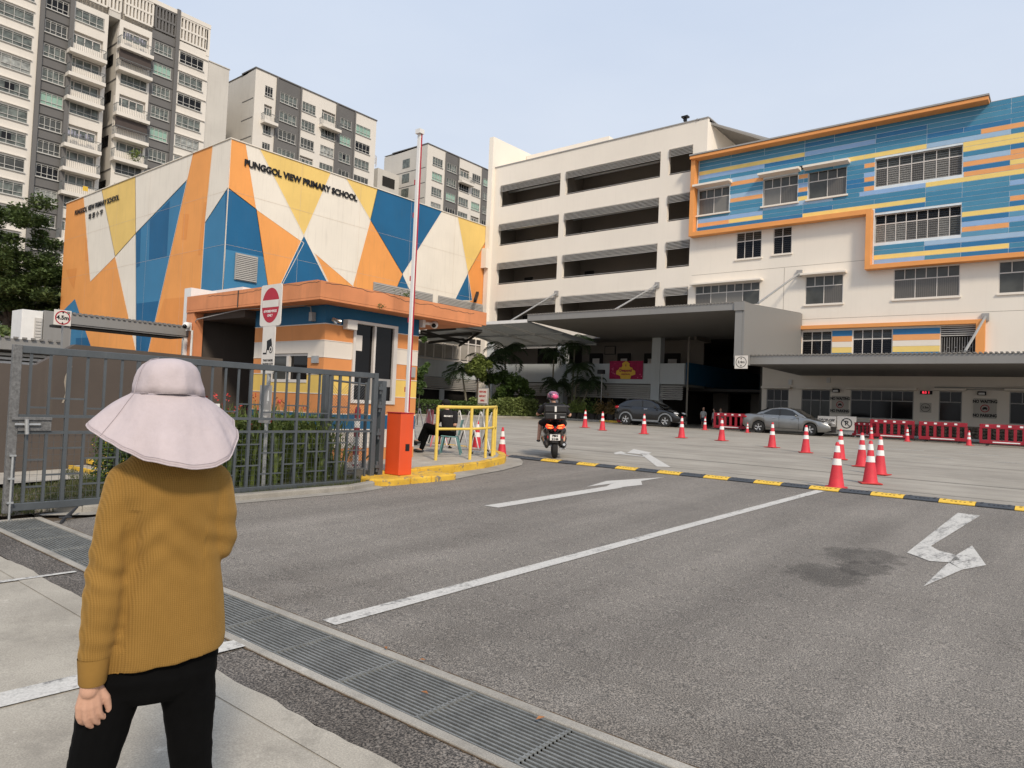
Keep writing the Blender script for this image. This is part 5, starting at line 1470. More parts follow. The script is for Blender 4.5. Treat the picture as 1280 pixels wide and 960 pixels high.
# roof slab of booth and covered entry
b = MB()
b.box(-15.6, -10.6, 7.5, 11.9, 3.36, 3.40); b.box(-10.72, -10.60, 7.5, 12.05, 3.405, 3.70); b.box(-15.6, -10.72, 7.5, 7.62, 3.405, 3.72); b.box(-15.6, -10.72, 7.62, 12.05, 3.405, 3.56); b.box(-15.6, -10.72, 11.93, 12.05, 3.565, 3.70)
b.build('roof_slab', M['fascia'], booth)
s = MB(); s.box(-13.42, -13.395, 7.485, 7.499, 3.37, 3.71); s.build('slab_joint', M['dark2'], booth)
s = MB(); random.seed(6)                          # hairline crack running along the slab edge
px_, pz_ = 7.6, 3.66
while px_ < 11.6:
    ny, nz = px_ + random.uniform(.03, .09), min(3.69, max(3.60, pz_ + random.uniform(-.022, .018)))
    s.quad((-10.5965, px_, pz_), (-10.5965, ny, nz), (-10.5965, ny, nz + .008), (-10.5965, px_, pz_ + .008)); px_, pz_ = ny, nz
px_, pz_ = -10.65, 3.68
while px_ > -14.6:
    nx_, nz = px_ - random.uniform(.04, .1), min(3.705, max(3.64, pz_ + random.uniform(-.016, .014)))
    s.quad((px_, 7.4965, pz_), (nx_, 7.4965, nz), (nx_, 7.4965, nz + .007), (px_, 7.4965, pz_ + .007)); px_, pz_ = nx_, nz
s.build('slab_crack', M['dark2'], booth, fix=False)
b = MB(); b.box(-15.62, -15.28, 7.52, 7.74, .1, 3.355); b.build('portal_pier', M['fascia'], booth)
b = MB(); b.box(-15.6, -15.4, 7.75, 12.3, .1, 3.355); b.build('entry_side', M['brown'], booth)
b = MB(); b.box(-15.95, -15.64, 7.6, 12.4, .1, 3.95); b.box(-16.2, -14.5, 8.2, 12.5, 3.58, 3.98); b.build('rear_block', M['white'], booth)
b = MB(); b.box(-15.6, -13.6, 10.8, 11, .1, 3.35); b.box(-15.35, -13.56, 7.75, 12, 3.2, 3.352); b.build('entry_back', M['brown'], booth)
b = MB(); b.box(-15.5, -13.56, 12.4, 12.5, .1, 3.4); b.build('entry_dark', M['dark'], booth)
random.seed(14)                                   # weeds rooted in the roof slab
w1 = thing('roof_weed', 'small weeds growing on the booth roof slab', 'weed', (-10.75, 9.9, 3.7))
s = MB()
for i in range(90):
    c = Vector((-10.78 + random.gauss(0, .06), 9.75 + random.gauss(0, .13), 3.70 + abs(random.gauss(0, .07))))
    a = Vector([random.gauss(0, 1) for _ in range(3)]).normalized() * .035; e = Vector([random.gauss(0, 1) for _ in range(3)]).normalized() * .014
    s.add([c - a, c + e, c + a, c - e], [(0, 1, 2, 3)])
s.build('leaves', M['leaf_clip'], w1, fix=False, kind='stuff')
w1 = thing('roof_weed', 'tiny tuft of weed sprouting from the face of the booth roof slab', 'weed', (-10.58, 8.95, 3.5))
s = MB()
for i in range(30):
    c = Vector((-10.57 + abs(random.gauss(0, .02)), 8.88 + random.gauss(0, .05), 3.42 + random.gauss(0, .03)))
    a = Vector([random.gauss(0, 1) for _ in range(3)]).normalized() * .025; e = Vector([random.gauss(0, 1) for _ in range(3)]).normalized() * .01
    s.add([c - a, c + e, c + a, c - e], [(0, 1, 2, 3)])
s.build('leaves', M['leaf_clip'], w1, fix=False, kind='stuff')

def camera_dome(loc, label, arm):
    t = thing('security_camera', label, 'security camera', loc)
    x, y, z = loc
    s = MB(); s.tube([(x + arm[0], y + arm[1], z + .02), (x, y, z + .02)], .035, 8); s.box(x + arm[0] - .05, x + arm[0] + .05, y + arm[1] - .04, y + arm[1] + .04, z - .08, z + .1); s.build('bracket', M['white'], t)
    s = MB(); s.ellipsoid((x, y - .02, z), (.085, .085, .085), 14, 10); h = s.build('housing', M['white'], t)
    s = MB(); s.ellipsoid((x + .035, y - .07, z - .02), (.05, .05, .05), 12, 8); s.build('lens', M['glass_dk'], t)
    return t
camera_dome((-15.1, 7.3, 3.02), 'white dome camera on the orange pier left of the dark entry', (-.25, .15))
camera_dome((-10.95, 10.75, 3.28), 'small white dome camera at the far corner of the booth', (-.1, -.28))
t = thing('security_camera', 'white box camera hanging beneath the translucent canopy', 'security camera', (-33.4, 31.5, 6.3))
s = MB(); s.box(-33.9, -33.1, 31.0, 31.8, 6.25, 6.7); s.build('mount', M['white'], t, bevel=.03)
s = MB(); s.tube([(-33.4, 30.7, 5.95), (-33.3, 31.2, 6.2)], .22, 12); s.tube([(-33.4, 31.4, 6.0), (-33.4, 31.4, 6.3)], .06, 8); s.build('body', M['white'], t)

wk = thing('covered_walk', 'grey steel roof edge spanning from the left to the orange pier', 'canopy', (-15.5, 4, .1))
b = MB(); b.box(-15.6, -15.5, 5.07, 7.60, 2.80, 2.83); b.box(-15.62, -15.48, 5.05, 7.60, 2.83, 3.02); b.build('roof_beam', M['grey_metal'], wk)
b = MB()
for i in range(24): b.box(-15.6, -15.45, 5.08 + i * .104, 5.13 + i * .104, 3.02, 3.06)
b.build('roof_corrugation', M['soffit'], wk, kind='stuff')
b = MB(); b.box(-15.58, -15.52, 7.45, 7.53, .1, 2.8); b.tube([(-15.28, 7.5, .3), (-15.28, 7.5, 2.95)], .025, 8); b.build('post', M['white'], wk)
b = MB(); b.box(-16.3, -15.63, 5.05, 7.5, 2.78, 2.83); b.build('soffit', M['dark'], wk)
b = MB(); b.box(-15.62, -15.5, 5.05, 5.16, .1, 2.82); b.build('end_post', M['grey_metal'], wk)

def round_sign(t, c, r, n=28, facing='+X', wht='paint', ink='red', th=.035, off=.004):
    """white disc with a coloured ring, facing +X or -Y"""
    def P(a, rr, d):
        u, v = rr * math.cos(a), rr * math.sin(a)
        return (c[0] + d, c[1] + u, c[2] + v) if facing == '+X' else (c[0] + u, c[1] - d, c[2] + v)
    s = MB()
    for i in range(n):
        a, e = 2*math.pi*i/n, 2*math.pi*(i+1)/n
        s.quad(P(a, r - th, off), P(a, r, off), P(e, r, off), P(e, r - th, off))
    s.build('ring', M[ink], t, fix=False)
def clearance_sign(x, y0, z0, w, txt, label, name='clearance_sign'):
    t = thing(name, label, 'height limit sign', (x, y0, z0))
    s = MB(); s.box(x - .02, x, y0, y0 + w, z0, z0 + w); s.build('board', M['paint'], t, bevel=.003)
    round_sign(t, (x, y0 + w/2, z0 + w/2), w * .45, facing='+X', th=w * .07)
    lettering(t, txt, (x + .005, y0 + w/2, z0 + w/2), w * .36, M['letter'], '+X', .001, .004)
    s = MB(); cyy, czz = y0 + w/2, z0 + w/2
    for sg in (1, -1): s.quad((x + .004, cyy - w*.07, czz + sg * w * .40), (x + .004, cyy + w*.07, czz + sg * w * .40), (x + .004, cyy, czz + sg * w * .25))
    s.build('arrows', M['letter'], t, fix=False)
    return t
clearance_sign(-15.46, 4.86, 2.78, .30, '4.5m', 'small round 4.5m height limit sign at the left end of the grey beam')

def clearance_sign_y(x0, y, z0, w, txt, label):
    t = thing('clearance_sign', label, 'height limit sign', (x0, y, z0))
    s = MB(); s.box(x0, x0 + w, y - .03, y, z0, z0 + w); s.build('board', M['paint'], t, bevel=.003)
    round_sign(t, (x0 + w/2, y - .03, z0 + w/2), w * .42, facing='-Y', ink='letter', th=w * .045)
    lettering(t, txt, (x0 + w/2, y - .036, z0 + w/2), w * .27, M['letter'], '-Y', .001, .004)
    s = MB(); cxx, czz = x0 + w/2, z0 + w/2
    for sg in (1, -1): s.quad((cxx - w*.06, y - .035, czz + sg * w * .22), (cxx + w*.06, y - .035, czz + sg * w * .22), (cxx, y - .035, czz + sg * w * .36))
    s.build('arrows', M['letter'], t, fix=False)
clearance_sign_y(-14.62, 37.5, 4.12, .72, '3.4m', 'white 3.4m height limit sign on the corner post of the entrance canopy')

# ------------------------------------------------------------------ the open steel gate
gate = thing('steel_gate', 'dark grey steel sliding gate of upright bars with mesh in its lower half', 'gate', (-9.35, 5.2, .12))
X0 = -9.35; Y0, Y1 = 2.55, 7.86; ZB, ZT = .155, 2.04
b = MB()
b.box(X0 - .03, X0 + .03, Y0 + .09, Y1 - .09, ZT - .085, ZT); b.box(X0 - .03, X0 + .03, Y0 + .09, Y1 - .09, ZB, ZB + .085)
b.build('rail', M['gate'], gate, bevel=.006)
s = MB(); s.box(X0 - .035, X0 + .035, Y0, Y0 + .09, ZB - .02, ZT + .004); s.build('stile', M['gate_worn'], gate, bevel=.006)
s = MB(); s.box(X0 - .035, X0 + .035, Y1 - .09, Y1, ZB - .02, ZT + .004); s.build('stile', M['gate'], gate, bevel=.006)
ZM1, ZM0 = 1.235, 1.045
for z in (ZM1, ZM0):
    s = MB(); s.box(X0 - .018, X0 + .018, Y0 + .09, Y1 - .09, z - .018, z + .018); s.build('middle_rail', M['gate'], gate)
NB = 26
ys = [Y0 + .09 + (Y1 - Y0 - .18) * (i + .5) / NB for i in range(NB)]
for i, y in enumerate(ys):
    full = (i % 4 == 2)
    s = MB()
    if full: s.box(X0 - .02, X0 + .02, y - .02, y + .02, ZB + .085, ZT - .085)
    else:
        s.box(X0 - .013, X0 + .013, y - .013, y + .013, ZM1 + .018, ZT - .085)
        o_ = (.0 if i % 2 else .0)
        s.box(X0 - .015, X0 + .015, y - .015, y + .015, ZB + .085, ZM0 - .018)
    s.build('bar', M['gate'], gate)
pit = ys[1] - ys[0]
pat = [(.12, 1), (.08, 2), (.12, 1), (.2, 2)]
for i in range(NB - 1):                            # short stepped cross pieces
    q = i % 4
    s = MB()
    zu = ZM1 + (.10 if q in (0, 3) else .21)
    for zl in (zu,) + ((.86, .55) if q in (1, 2) else (.73, .42)):
        s = MB(); s.box(X0 - .01, X0 + .01, ys[i] + .015, ys[i+1] - .015, zl - .01, zl + .01); s.build('cross_piece', M['gate'], gate)
s = MB()
y = Y0 + .10
while y < Y1 - .1: s.box(X0 - .026, X0 - .023, y - .0015, y + .0015, ZB + .08, ZM0); y += .075
z = ZB + .1
while z < ZM0: s.box(X0 - .029, X0 - .026, Y0 + .09, Y1 - .09, z - .0015, z + .0015); z += .075
s.build('welded_mesh', M['gate'], gate, kind='stuff')
s = MB()
y = Y0 + 1.2
while y < Y1: s.box(X0 - .002, X0 + .002, y - .001, y + .001, .06, ZB); y += .05
s.build('bottom_mesh', M['gate'], gate, kind='stuff')
s = MB(); s.box(X0 - .04, X0 + .04, Y0 + .09, Y0 + .42, ZM0 + .02, ZM1 - .02); s.box(X0 + .04, X0 + .06, Y0 + .02, Y0 + .42, ZM1 - .045, ZM1 - .01); lb = s.build('lock_box', M['gate_worn'], gate, bevel=.004)
s = MB(); s.tube([(X0 + .06, Y0 + .05, 1.14), (X0 + .06, Y0 + .30, 1.14)], .014, 8); s.tube([(X0 + .075, Y0 + .16, 1.20), (X0 + .075, Y0 + .17, 1.03)], .022, 8); s.build('bolt', M['steel'], lb)
s = MB(); s.tube([(X0 + .07, Y0 + .05, -.05 + .08), (X0 + .07, Y0 + .05, .80)], .012, 8)
for z in (.25, .52, .78): s.box(X0 + .03, X0 + .085, Y0 + .02, Y0 + .08, z, z + .02)
s.build('drop_bolt', M['steel'], gate)
for z in (.42, .98, 1.45, 1.76):
    s = MB(); s.box(X0 - .03, X0 + .06, Y1, Y1 + .09, z, z + .05); s.tube([(X0 + .02, Y1 + .06, z - .07), (X0 + .02, Y1 + .06, z + .11)], .022, 8); s.build('hinge', M['gate'], gate)
gp = thing('gate_post', 'dark grey steel post carrying the hinges of the open gate', 'post', (-9.4, 7.99, g(8)))
s = MB(); s.box(-9.45, -9.33, 7.96, 8.06, .0, 1.92); s.build('post', M['gate'], gp, bevel=.006)
ln = thing('gate_post', 'slim pale post at the left edge beyond the locked end of the gate', 'post', (-9.75, 2.45, g(2.4)))
s = MB(); s.box(-9.82, -9.76, 2.44, 2.50, 0, 1.1); s.box(-9.74, -9.66, 2.36, 2.40, .0, .9) ; s.build('post', M['steel'], ln)

t = thing('red_circle_sign', 'small white board with a red circle behind the hat on the gate', 'sign', (-9.33, 4.96, 1.3))
s = MB(); s.box(-9.325, -9.31, 4.62, 5.02, 1.14, 1.44); s.build('board', M['white'], t)
s = MB(); s.lathe([(0, .002), (.115, .002)], (-9.309, 4.83, 1.28), 24, 'X', smooth=False); s.build('red_disc', M['red'], t, fix=False)
s = MB(); s.bar((-9.305, 4.78, 1.24), (-9.305, 4.88, 1.33), .02, .002, up=(1, 0, 0)); s.bar((-9.305, 4.80, 1.32), (-9.305, 4.89, 1.25), .025, .002, up=(1, 0, 0)); s.build('pictogram', M['white'], t)

# chain link bay, red and white pole
cf = thing('chain_link_fence', 'short grey chain link bay behind the hinged end of the gate', 'fence', (-10.1, 7.5, .15))
s = MB(); s.box(-10.15, -10.03, 7.30, 7.46, .1, 1.98); s.build('post', M['gate'], cf, bevel=.005)
s = MB(); s.tube([(-10.1, 8.25, .1), (-10.1, 8.25, 1.9)], .03, 8); s.build('post', M['gate'], cf)
s = MB(); s.tube([(-10.09, 7.38, 1.9), (-10.1, 8.25, 1.86)], .02, 6); s.tube([(-10.09, 7.38, .25), (-10.1, 8.25, .25)], .02, 6); s.build('rail', M['gate'], cf)
s = MB()
for k in range(-22, 30):
    for sg in (1, -1):
        ya, za = 7.46 + (k * .055), .27
        pts_ = []
        y_, z_ = (7.46 + k * .055, .27)
        ya, zb = y_, .27; yb, zc = y_ + sg * 1.58, 1.85
        # clip to the bay
        def clip(p, q):
            (a, z0_), (c, z1_) = p, q
            lo, hi = 7.46, 8.22
            if (a < lo and c < lo) or (a > hi and c > hi): return None
            def at(yv): tt = (yv - a) / (c - a); return (yv, z0_ + tt * (z1_ - z0_))
            P_, Q_ = p, q
            if a < lo: P_ = at(lo)
            if a > hi: P_ = at(hi)
            if c < lo: Q_ = at(lo)
            if c > hi: Q_ = at(hi)
            return P_, Q_
        r_ = clip((y_, .27), (y_ + sg * 1.58, 1.85))
        if r_: s.bar((-10.1 + .002 * sg, r_[0][0], r_[0][1]), (-10.1 + .002 * sg, r_[1][0], r_[1][1]), .004)
s.build('wire_mesh', M['gate'], cf, kind='stuff')
rp = thing('marker_pole', 'red and white banded pole standing behind the chain link', 'pole', (-10.45, 8.35, .3))
s = MB()
for i in range(7):
    s.cur = i % 2; s.lathe([(.055, i * .17), (.055, (i + 1) * .17)], (-10.45, 8.35, .2), 14)
s.cur = 0; s.lathe([(.055, 7 * .17), (.03, 7 * .17 + .05), (0, 7 * .17 + .06)], (-10.45, 8.35, .2), 14)
s.build('pole', [M['barrier'], M['reflect']], rp)

# ------------------------------------------------------------------ no entry sign with camera notice
ne = thing('no_entry_sign', 'red no entry sign above a white camera notice on a post behind the gate', 'traffic sign', (-9.62, 5.95, .1))
SX, SY = -9.62, 5.95
# board turned to face the drive mouth
def signP(u, v, d):
    a = 0.0                                        # the plates face the gate mouth (-Y)
    u = u * .92
    nx, ny = math.sin(a), -math.cos(a)
    tx, ty = -ny, nx
    return (SX + nx * d + tx * u, SY + ny * d + ty * u, v)
def sbox(b, u0, u1, v0, v1, d0, d1, rad=0):
    P_ = [signP(u, v, d) for d in (d0, d1) for (u, v) in ((u0, v0), (u1, v0), (u1, v1), (u0, v1))]
    b.add(P_, [(0,3,2,1),(4,5,6,7),(0,1,5,4),(1,2,6,5),(2,3,7,6),(3,0,4,7)])
s = MB()
rr = .05; P2 = []
for (cx_, cz_, a0) in ((.27, 3.24, 0), (-.27, 3.24, 90), (-.27, 2.70, 180), (.27, 2.70, 270)):
    for k in range(5): a = R(a0 + k * 22.5); P2.append((cx_ * .95 + rr * math.cos(a) - .0, cz_ + rr * math.sin(a)))
n = len(P2)
s.add([signP(u, v, .02) for u, v in P2] + [signP(u, v, .035) for u, v in P2], [tuple(range(n)), tuple(range(n, 2*n))[::-1]] + [(i, (i+1) % n, n+(i+1) % n, n+i) for i in range(n)])
s.build('plate', M['paint'], ne)
s = MB(); s.add([signP(.255 * math.cos(2*math.pi*k/32), 2.97 + .27 * math.sin(2*math.pi*k/32), .037) for k in range(32)], [tuple(range(32))]); s.build('red_disc', M['red'], ne, fix=False)
s = MB(); s.add([signP(u, v, .039) for u, v in ((-.245, 2.94), (.245, 2.94), (.245, 3.05), (-.245, 3.05))], [(0, 1, 2, 3)]); s.build('white_bar', M['paint'], ne, fix=False)
sr = Matrix.Rotation(R(90), 4, 'X')
lettering(ne, 'AUTHORISED VEHICLES', signP(0, 2.875, .039), .052, M['white'], rot=sr, depth=.001, bold=.001, sx=.64); lettering(ne, 'ONLY', signP(0, 2.81, .039), .055, M['white'], rot=sr, depth=.001, bold=.001)
s = MB(); sbox(s, -.20, .17, 1.92, 2.66, .018, .032); s.build('notice_plate', M['paint'], ne)
s = MB()                                            # pictogram of a camera
for poly in ([(-.06, 2.42), (.07, 2.46), (.10, 2.36), (.06, 2.28), (-.05, 2.28)], [(-.16, 2.215), (-.05, 2.215), (-.05, 2.24), (-.16, 2.24)], [(-.07, 2.24), (-.05, 2.24), (-.03, 2.30), (-.05, 2.32)]):
    s.add([signP(u, v, .034) for u, v in poly], [tuple(range(len(poly)))])
s.add([signP(.07 + .055 * math.cos(2*math.pi*k/20), 2.29 + .06 * math.sin(2*math.pi*k/20), .0345) for k in range(20)], [tuple(range(20))]); s.cur = 1
s.add([signP(.07 + .040 * math.cos(2*math.pi*k/20), 2.29 + .045 * math.sin(2*math.pi*k/20), .0355) for k in range(20)], [tuple(range(20))]); s.cur = 0
s.add([signP(.07 + .020 * math.cos(2*math.pi*k/20), 2.29 + .025 * math.sin(2*math.pi*k/20), .0365) for k in range(20)], [tuple(range(20))])
s.build('camera_pictogram', [M['letter'], M['paint']], ne, fix=False)
for i, tx in enumerate(('THIS IS UNDER', '24-HOUR CCTV', 'SURVEILLANCE')): lettering(ne, tx, signP(0, 2.12 - i * .055, .035), .045, M['letter'], rot=sr, depth=.001, bold=.001, sx=.9)
s = MB(); sbox(s, -.19, .15, 1.16, 1.74, .018, .032); s.build('grey_plate', M['frame_g'], ne)
s = MB()
for u in (-.10, .07):
    s.add([signP(u - .01, 1.66, .034), signP(u + .01, 1.66, .034), signP(u + .035, 1.50, .034), signP(u - .035, 1.50, .034)], [(0, 1, 2, 3)]); s.add([signP(u - .035, 1.49, .034), signP(u - .01, 1.49, .034), signP(u - .02, 1.43, .034)], [(0, 1, 2)])
s.build('figures', M['white'], ne, fix=False)
for i, tx in enumerate(('DISMOUNT', '& PUSH')): lettering(ne, tx, signP(-.02, 1.34 - i * .09, .035), .06, M['white'], rot=sr, depth=.001, bold=.001, sx=.8)
s = MB(); s.tube([(SX, SY, .05), (SX, SY, 3.2)], .03, 10); s.build('post', M['steel'], ne)

# ------------------------------------------------------------------ boom barrier
bb = thing('boom_barrier', 'orange red barrier box with its white boom arm raised upright', 'barrier', (-9.2, 8.3, .28))
s = MB(); s.box(-9.40, -9.035, 8.16, 8.46, .30, 1.37); s.build('housing', M['redorange'], bb, bevel=.012)
s = MB(); s.box(-9.41, -9.025, 8.15, 8.47, 1.371, 1.385); s.build('lid', M['red'], bb, bevel=.003)
s = MB(); s.box(-9.033, -9.028, 8.29, 8.38, .72, .84); s.build('key_slot', M['letter'], bb)
s = MB(); s.box(-9.325, -9.25, 8.49, 8.54, 1.05, 6.42); s.build('boom_arm', M['white'], bb, bevel=.008)
s = MB(); s.box(-9.249, -9.240, 8.515, 8.538, 1.4, 6.42); s.build('red_edge', M['red'], bb)
s = MB(); s.box(-9.34, -9.22, 8.45, 8.56, 6.42, 6.50); s.build('arm_cap', M['white'], bb)
for z in (1.75, 3.0, 3.75, 4.9, 5.5):
    s = MB(); s.box(-9.345, -9.333, 8.485, 8.50, z, z + .09); s.build('reflector', M['red'], bb)

# ------------------------------------------------------------------ yellow railing
rl = thing('yellow_railing', 'yellow tubular railing standing on the kerb of the walkway', 'railing', (-10.2, 11, g(11)))
pp = [(-9.98, 10.05), (-9.98, 11.15), (-10.18, 12.0), (-10.55, 12.6), (-11.1, 12.95)]
pp = [(-10.32, 10.33), (-10.02, 11.05), (-10.08, 11.62), (-10.22, 12.02), (-10.40, 12.30)]
tp = [(x, y, g(y) + 1.26) for x, y in pp]; md = [(x, y, g(y) + .80) for x, y in pp]
for i, (x, y) in enumerate(pp):
    s = MB(); s.tube([(x, y, g(y) + .14), (x, y, g(y) + 1.25)], .034, 10); s.build('post', M['rail'], rl)
s = MB(); s.tube([(pp[0][0], pp[0][1], g(10) + 1.19)] + tp, .034, 10); s.build('top_rail', M['rail'], rl)
s = MB(); s.tube(md, .028, 10); s.build('middle_rail', M['rail'], rl)

# notice on a wheeled stand
ns = thing('notice_stand', 'small white visitor notice on a steel pole with a wheeled base', 'sign', (-10.6, 12.06, .44))
s = MB(); s.tube([(-10.6, 12.06, .47), (-10.6, 12.10, 1.62)], .02, 8); s.build('pole', M['steel'], ns)
s = MB(); s.box(-10.75, -10.45, 12.04, 12.07, 1.58, 1.96); s.build('board', M['frame_g'], ns)
s = MB(); s.box(-10.73, -10.47, 12.030, 12.039, 1.61, 1.94); s.build('face', M['paint'], ns)
for i, tx in enumerate(('LIGHT A', 'PAYMENT', 'CARD')): lettering(ns, ('VISITORS', 'REPORT', 'HERE')[i], (-10.6, 12.028, 1.87 - i * .10), .055, M['redink'], '-Y', .001, .002)
s = MB(); s.tube([(-10.9, 12.06, .48), (-10.3, 12.06, .48)], .02, 8); s.tube([(-10.6, 11.8, .48), (-10.6, 12.3, .48)], .02, 8); s.build('base', M['steel'], ns)
for x in (-10.88, -10.32):
    s = MB(); s.lathe([(0, -.015), (.035, -.015), (.035, .015), (0, .015)], (x, 12.06, .445), 12, 'Y'); s.build('wheel', M['black'], ns)

# expandable barrier of crossed poles
eb = thing('folding_barrier', 'expandable barrier of crossed black and white poles behind the seated guard', 'barrier', (-12, 12.6, .43))
y = 12.75
for k in range(8):
    for sg in (1, -1):
        x = -13.6 + k * .36
        s = MB(); a = Vector((x - sg * .16, y + .01 * sg, .50)); c = Vector((x + sg * .16, y + .01 * sg, 1.40))
        s.cur = 0 if sg > 0 else 1; s.bar(a, a.lerp(c, .5), .028, .014); s.cur = 1; s.bar(a.lerp(c, .5), c, .028, .014)
        s.build('pole', [M['letter'], M['white']], eb)
s = MB(); s.bar((-13.6, y, .50), (-10.95, y, .50), .03, .03); s.build('foot_rail', M['white'], eb)
for x in (-13.5, -12.25, -11.0):
    s = MB(); s.lathe([(0, -.02), (.045, -.02), (.045, .02), (0, .02)], (x, y, .465), 12, 'Y'); s.build('wheel', M['black'], eb)

# ------------------------------------------------------------------ chairs
def chair(name, label, loc, rz, m, slats=False, h=.82):
    t = thing(name, label, 'chair', (0, 0, 0))
    s = MB()                                        # moulded seat
    s.add([(-.20, -.20, .43), (.20, -.20, .43), (.19, .18, .41), (-.19, .18, .41), (-.20, -.22, .405), (.20, -.22, .405), (.19, .18, .385), (-.19, .18, .385)],
          [(0,1,2,3),(7,6,5,4),(0,4,5,1),(1,5,6,2),(2,6,7,3),(3,7,4,0)]); s.build('seat', m, t, bevel=.012)
    if not slats:
        s = MB(); n = 8; vs = []
        for i in range(n + 1):
            u = -.20 + .40 * i / n; cur = .03 * (1 - (u / .2) ** 2)
            vs += [(u, .17 + cur, .44), (u, .25 + cur, h), (u, .265 + cur, h), (u, .185 + cur, .44)]
        fs = []
        for i in range(n):
            a, c = i*4, (i+1)*4
            fs += [(a, c, c+1, a+1), (a+1, c+1, c+2, a+2), (a+2, c+2, c+3, a+3), (a+3, c+3, c, a)]
        fs += [(0, 1, 2, 3), (n*4+3, n*4+2, n*4+1, n*4)]
        s.add(vs, fs); s.build('backrest', m, t)
    else:
        s = MB(); s.box(-.20, .20, .20, .225, h - .07, h); s.box(-.20, .20, .19, .215, .48, .53)
        for i in range(5): x = -.20 + i * .0925; s.box(x, x + .03, .195, .22, .53, h - .07)
        s.build('backrest', m, t)
    for sx in (-1, 1):
        for sy, dy in ((-1, -.22), (1, .26)):
            s = MB(); s.tube([(sx * .17, sy * .15, .40), (sx * .22, dy, .0)], [.022, .017], 8); s.build('leg', m, t)
    t.location = loc; t.rotation_euler = (0, 0, rz)
    return t
chair('plastic_chair', 'teal plastic chair under the seated guard', (-11.20, 11.66, g(11.5) + .15), R(309), M['teal'], h=.80)
chair('plastic_chair', 'pink slatted chair standing beyond the seated guard', (-13.0, 13.0, g(12.7) + .15), R(160), M['pinkch'], True, .95)

# ------------------------------------------------------------------ traffic cones
def cone(name, h, bands, body='cone', basem='cone_base'):
    t = thing(name, 'x', 'traffic cone', (0, 0, 0), 0)
    k = h / .85
    s = MB(); w = .19 * k
    s.add([(-w, -w, 0), (w, -w, 0), (w, w, 0), (-w, w, 0), (-w, -w, .022), (w, -w, .022), (w, w, .022), (-w, w, .022)], [(0,3,2,1),(4,5,6,7),(0,1,5,4),(1,2,6,5),(2,3,7,6),(3,0,4,7)])
    s.build('base', M[basem], t, bevel=.008)
    r0, r1 = .135 * k, .030 * k
    def rad(z): return r0 + (r1 - r0) * z / h
    s = MB(); s.lathe([(rad(0) + .012, .022), (rad(0), .05 * k), (rad(h * .5), h * .5), (rad(h * .97), h * .97), (r1 * .7, h), (r1 * .6, h - .02)], (0, 0, 0), 24)
    s.build('body', M[body], t)
    for (a, c) in bands:
        s = MB(); s.lathe([(rad(a*h) + .0035, a*h), (rad(c*h) + .0035, c*h)], (0, 0, 0), 24); s.build('band', M['reflect'], t)
    return t
c1 = cone('traffic_cone', .85, [(.50, .64), (.78, .92)])
c2 = cone('traffic_cone', .73, [(.42, .58), (.68, .86)], 'cone_old')
G1 = 'red and white traffic cones set out in the yard'
cones = [
    (-3.43, 13.94, 'biggest red cone, standing against the speed hump at the end of the lane line'),
    (-3.13, 15.26, 'red cone with a wide base, right of the biggest one by the hump'),
    (-3.37, 17.36, 'red cone at the right end of the close bunch of five'),
    (-4.12, 19.08, 'red cone mostly hidden behind another in the middle of the bunch'),
    (-5.06, 20.88, 'red cone farthest back in the bunch, overlapping the biggest one'),
    (-6.46, 22.55, 'red cone just left of the bunch, in front of the nose of the silver car'),
    (-7.92, 23.84, 'red cone in front of the doors of the silver car'),
    (-10.42, 25.66, 'red cone in front of the red barrier between the two cars'),
    (-12.08, 25.71, 'red cone before the front wheel of the black car'),
    (-14.27, 26.70, 'red cone before the rear door of the black car'),
    (-16.72, 27.33, 'red cone left of the black car, second in the row from the scooter'),
    (-18.56, 28.70, 'red cone farthest left in the long row, right of the scooter')]
for i, (x, y, lab) in enumerate(cones):
    z = g(y) + .004
    if i == 0: c1.location = (x, y, z); c1['label'] = lab; c1['group'] = G1; c1.rotation_euler = (0, 0, R(12))
    else:
        d = dup(c1, (x, y, z), R(random.uniform(0, 90)), lab); d['group'] = G1; d.rotation_euler[0] = R(random.uniform(-.8, .8)); d.rotation_euler[1] = R(random.uniform(-.8, .8))
others = [(-11.19, 13.53, .3, .73, 'slim red cone at the far tip of the walkway kerb', c2), (-11.75, 13.2, g(13.2) + .15, .73, 'orange cone seen through the yellow railing', c2),
          (-16.21, 37.46, .65, .75, 'small red cone in the shade right of the black car', c2), (-13.58, 36.9, .65, .55, 'tiny red cone close behind the silver car', c2),
          (-7.9, 38.5, .65, .68, 'small cone by the drop off board at the wall', c2), (-6.24, 38.04, .65, .69, 'small cone before the second red barrier along the wall', c2),
          (-3.68, 37.33, .65, .68, 'small cone before the third red barrier along the wall', c2)]
for i, (x, y, z, h, lab, src) in enumerate(others):
    if i == 0: c2.location = (x, y, z); c2['label'] = lab; c2['group'] = 'small cones by the walkway and the wall'
    else:
        d = dup(c2, (x, y, z), R(random.uniform(0, 90)), lab, scale=h / .73); d['group'] = 'small cones by the walkway and the wall'
for o in [o for o in c2.children if o.name.startswith('body')]: o.data.materials[0] = M['cone']

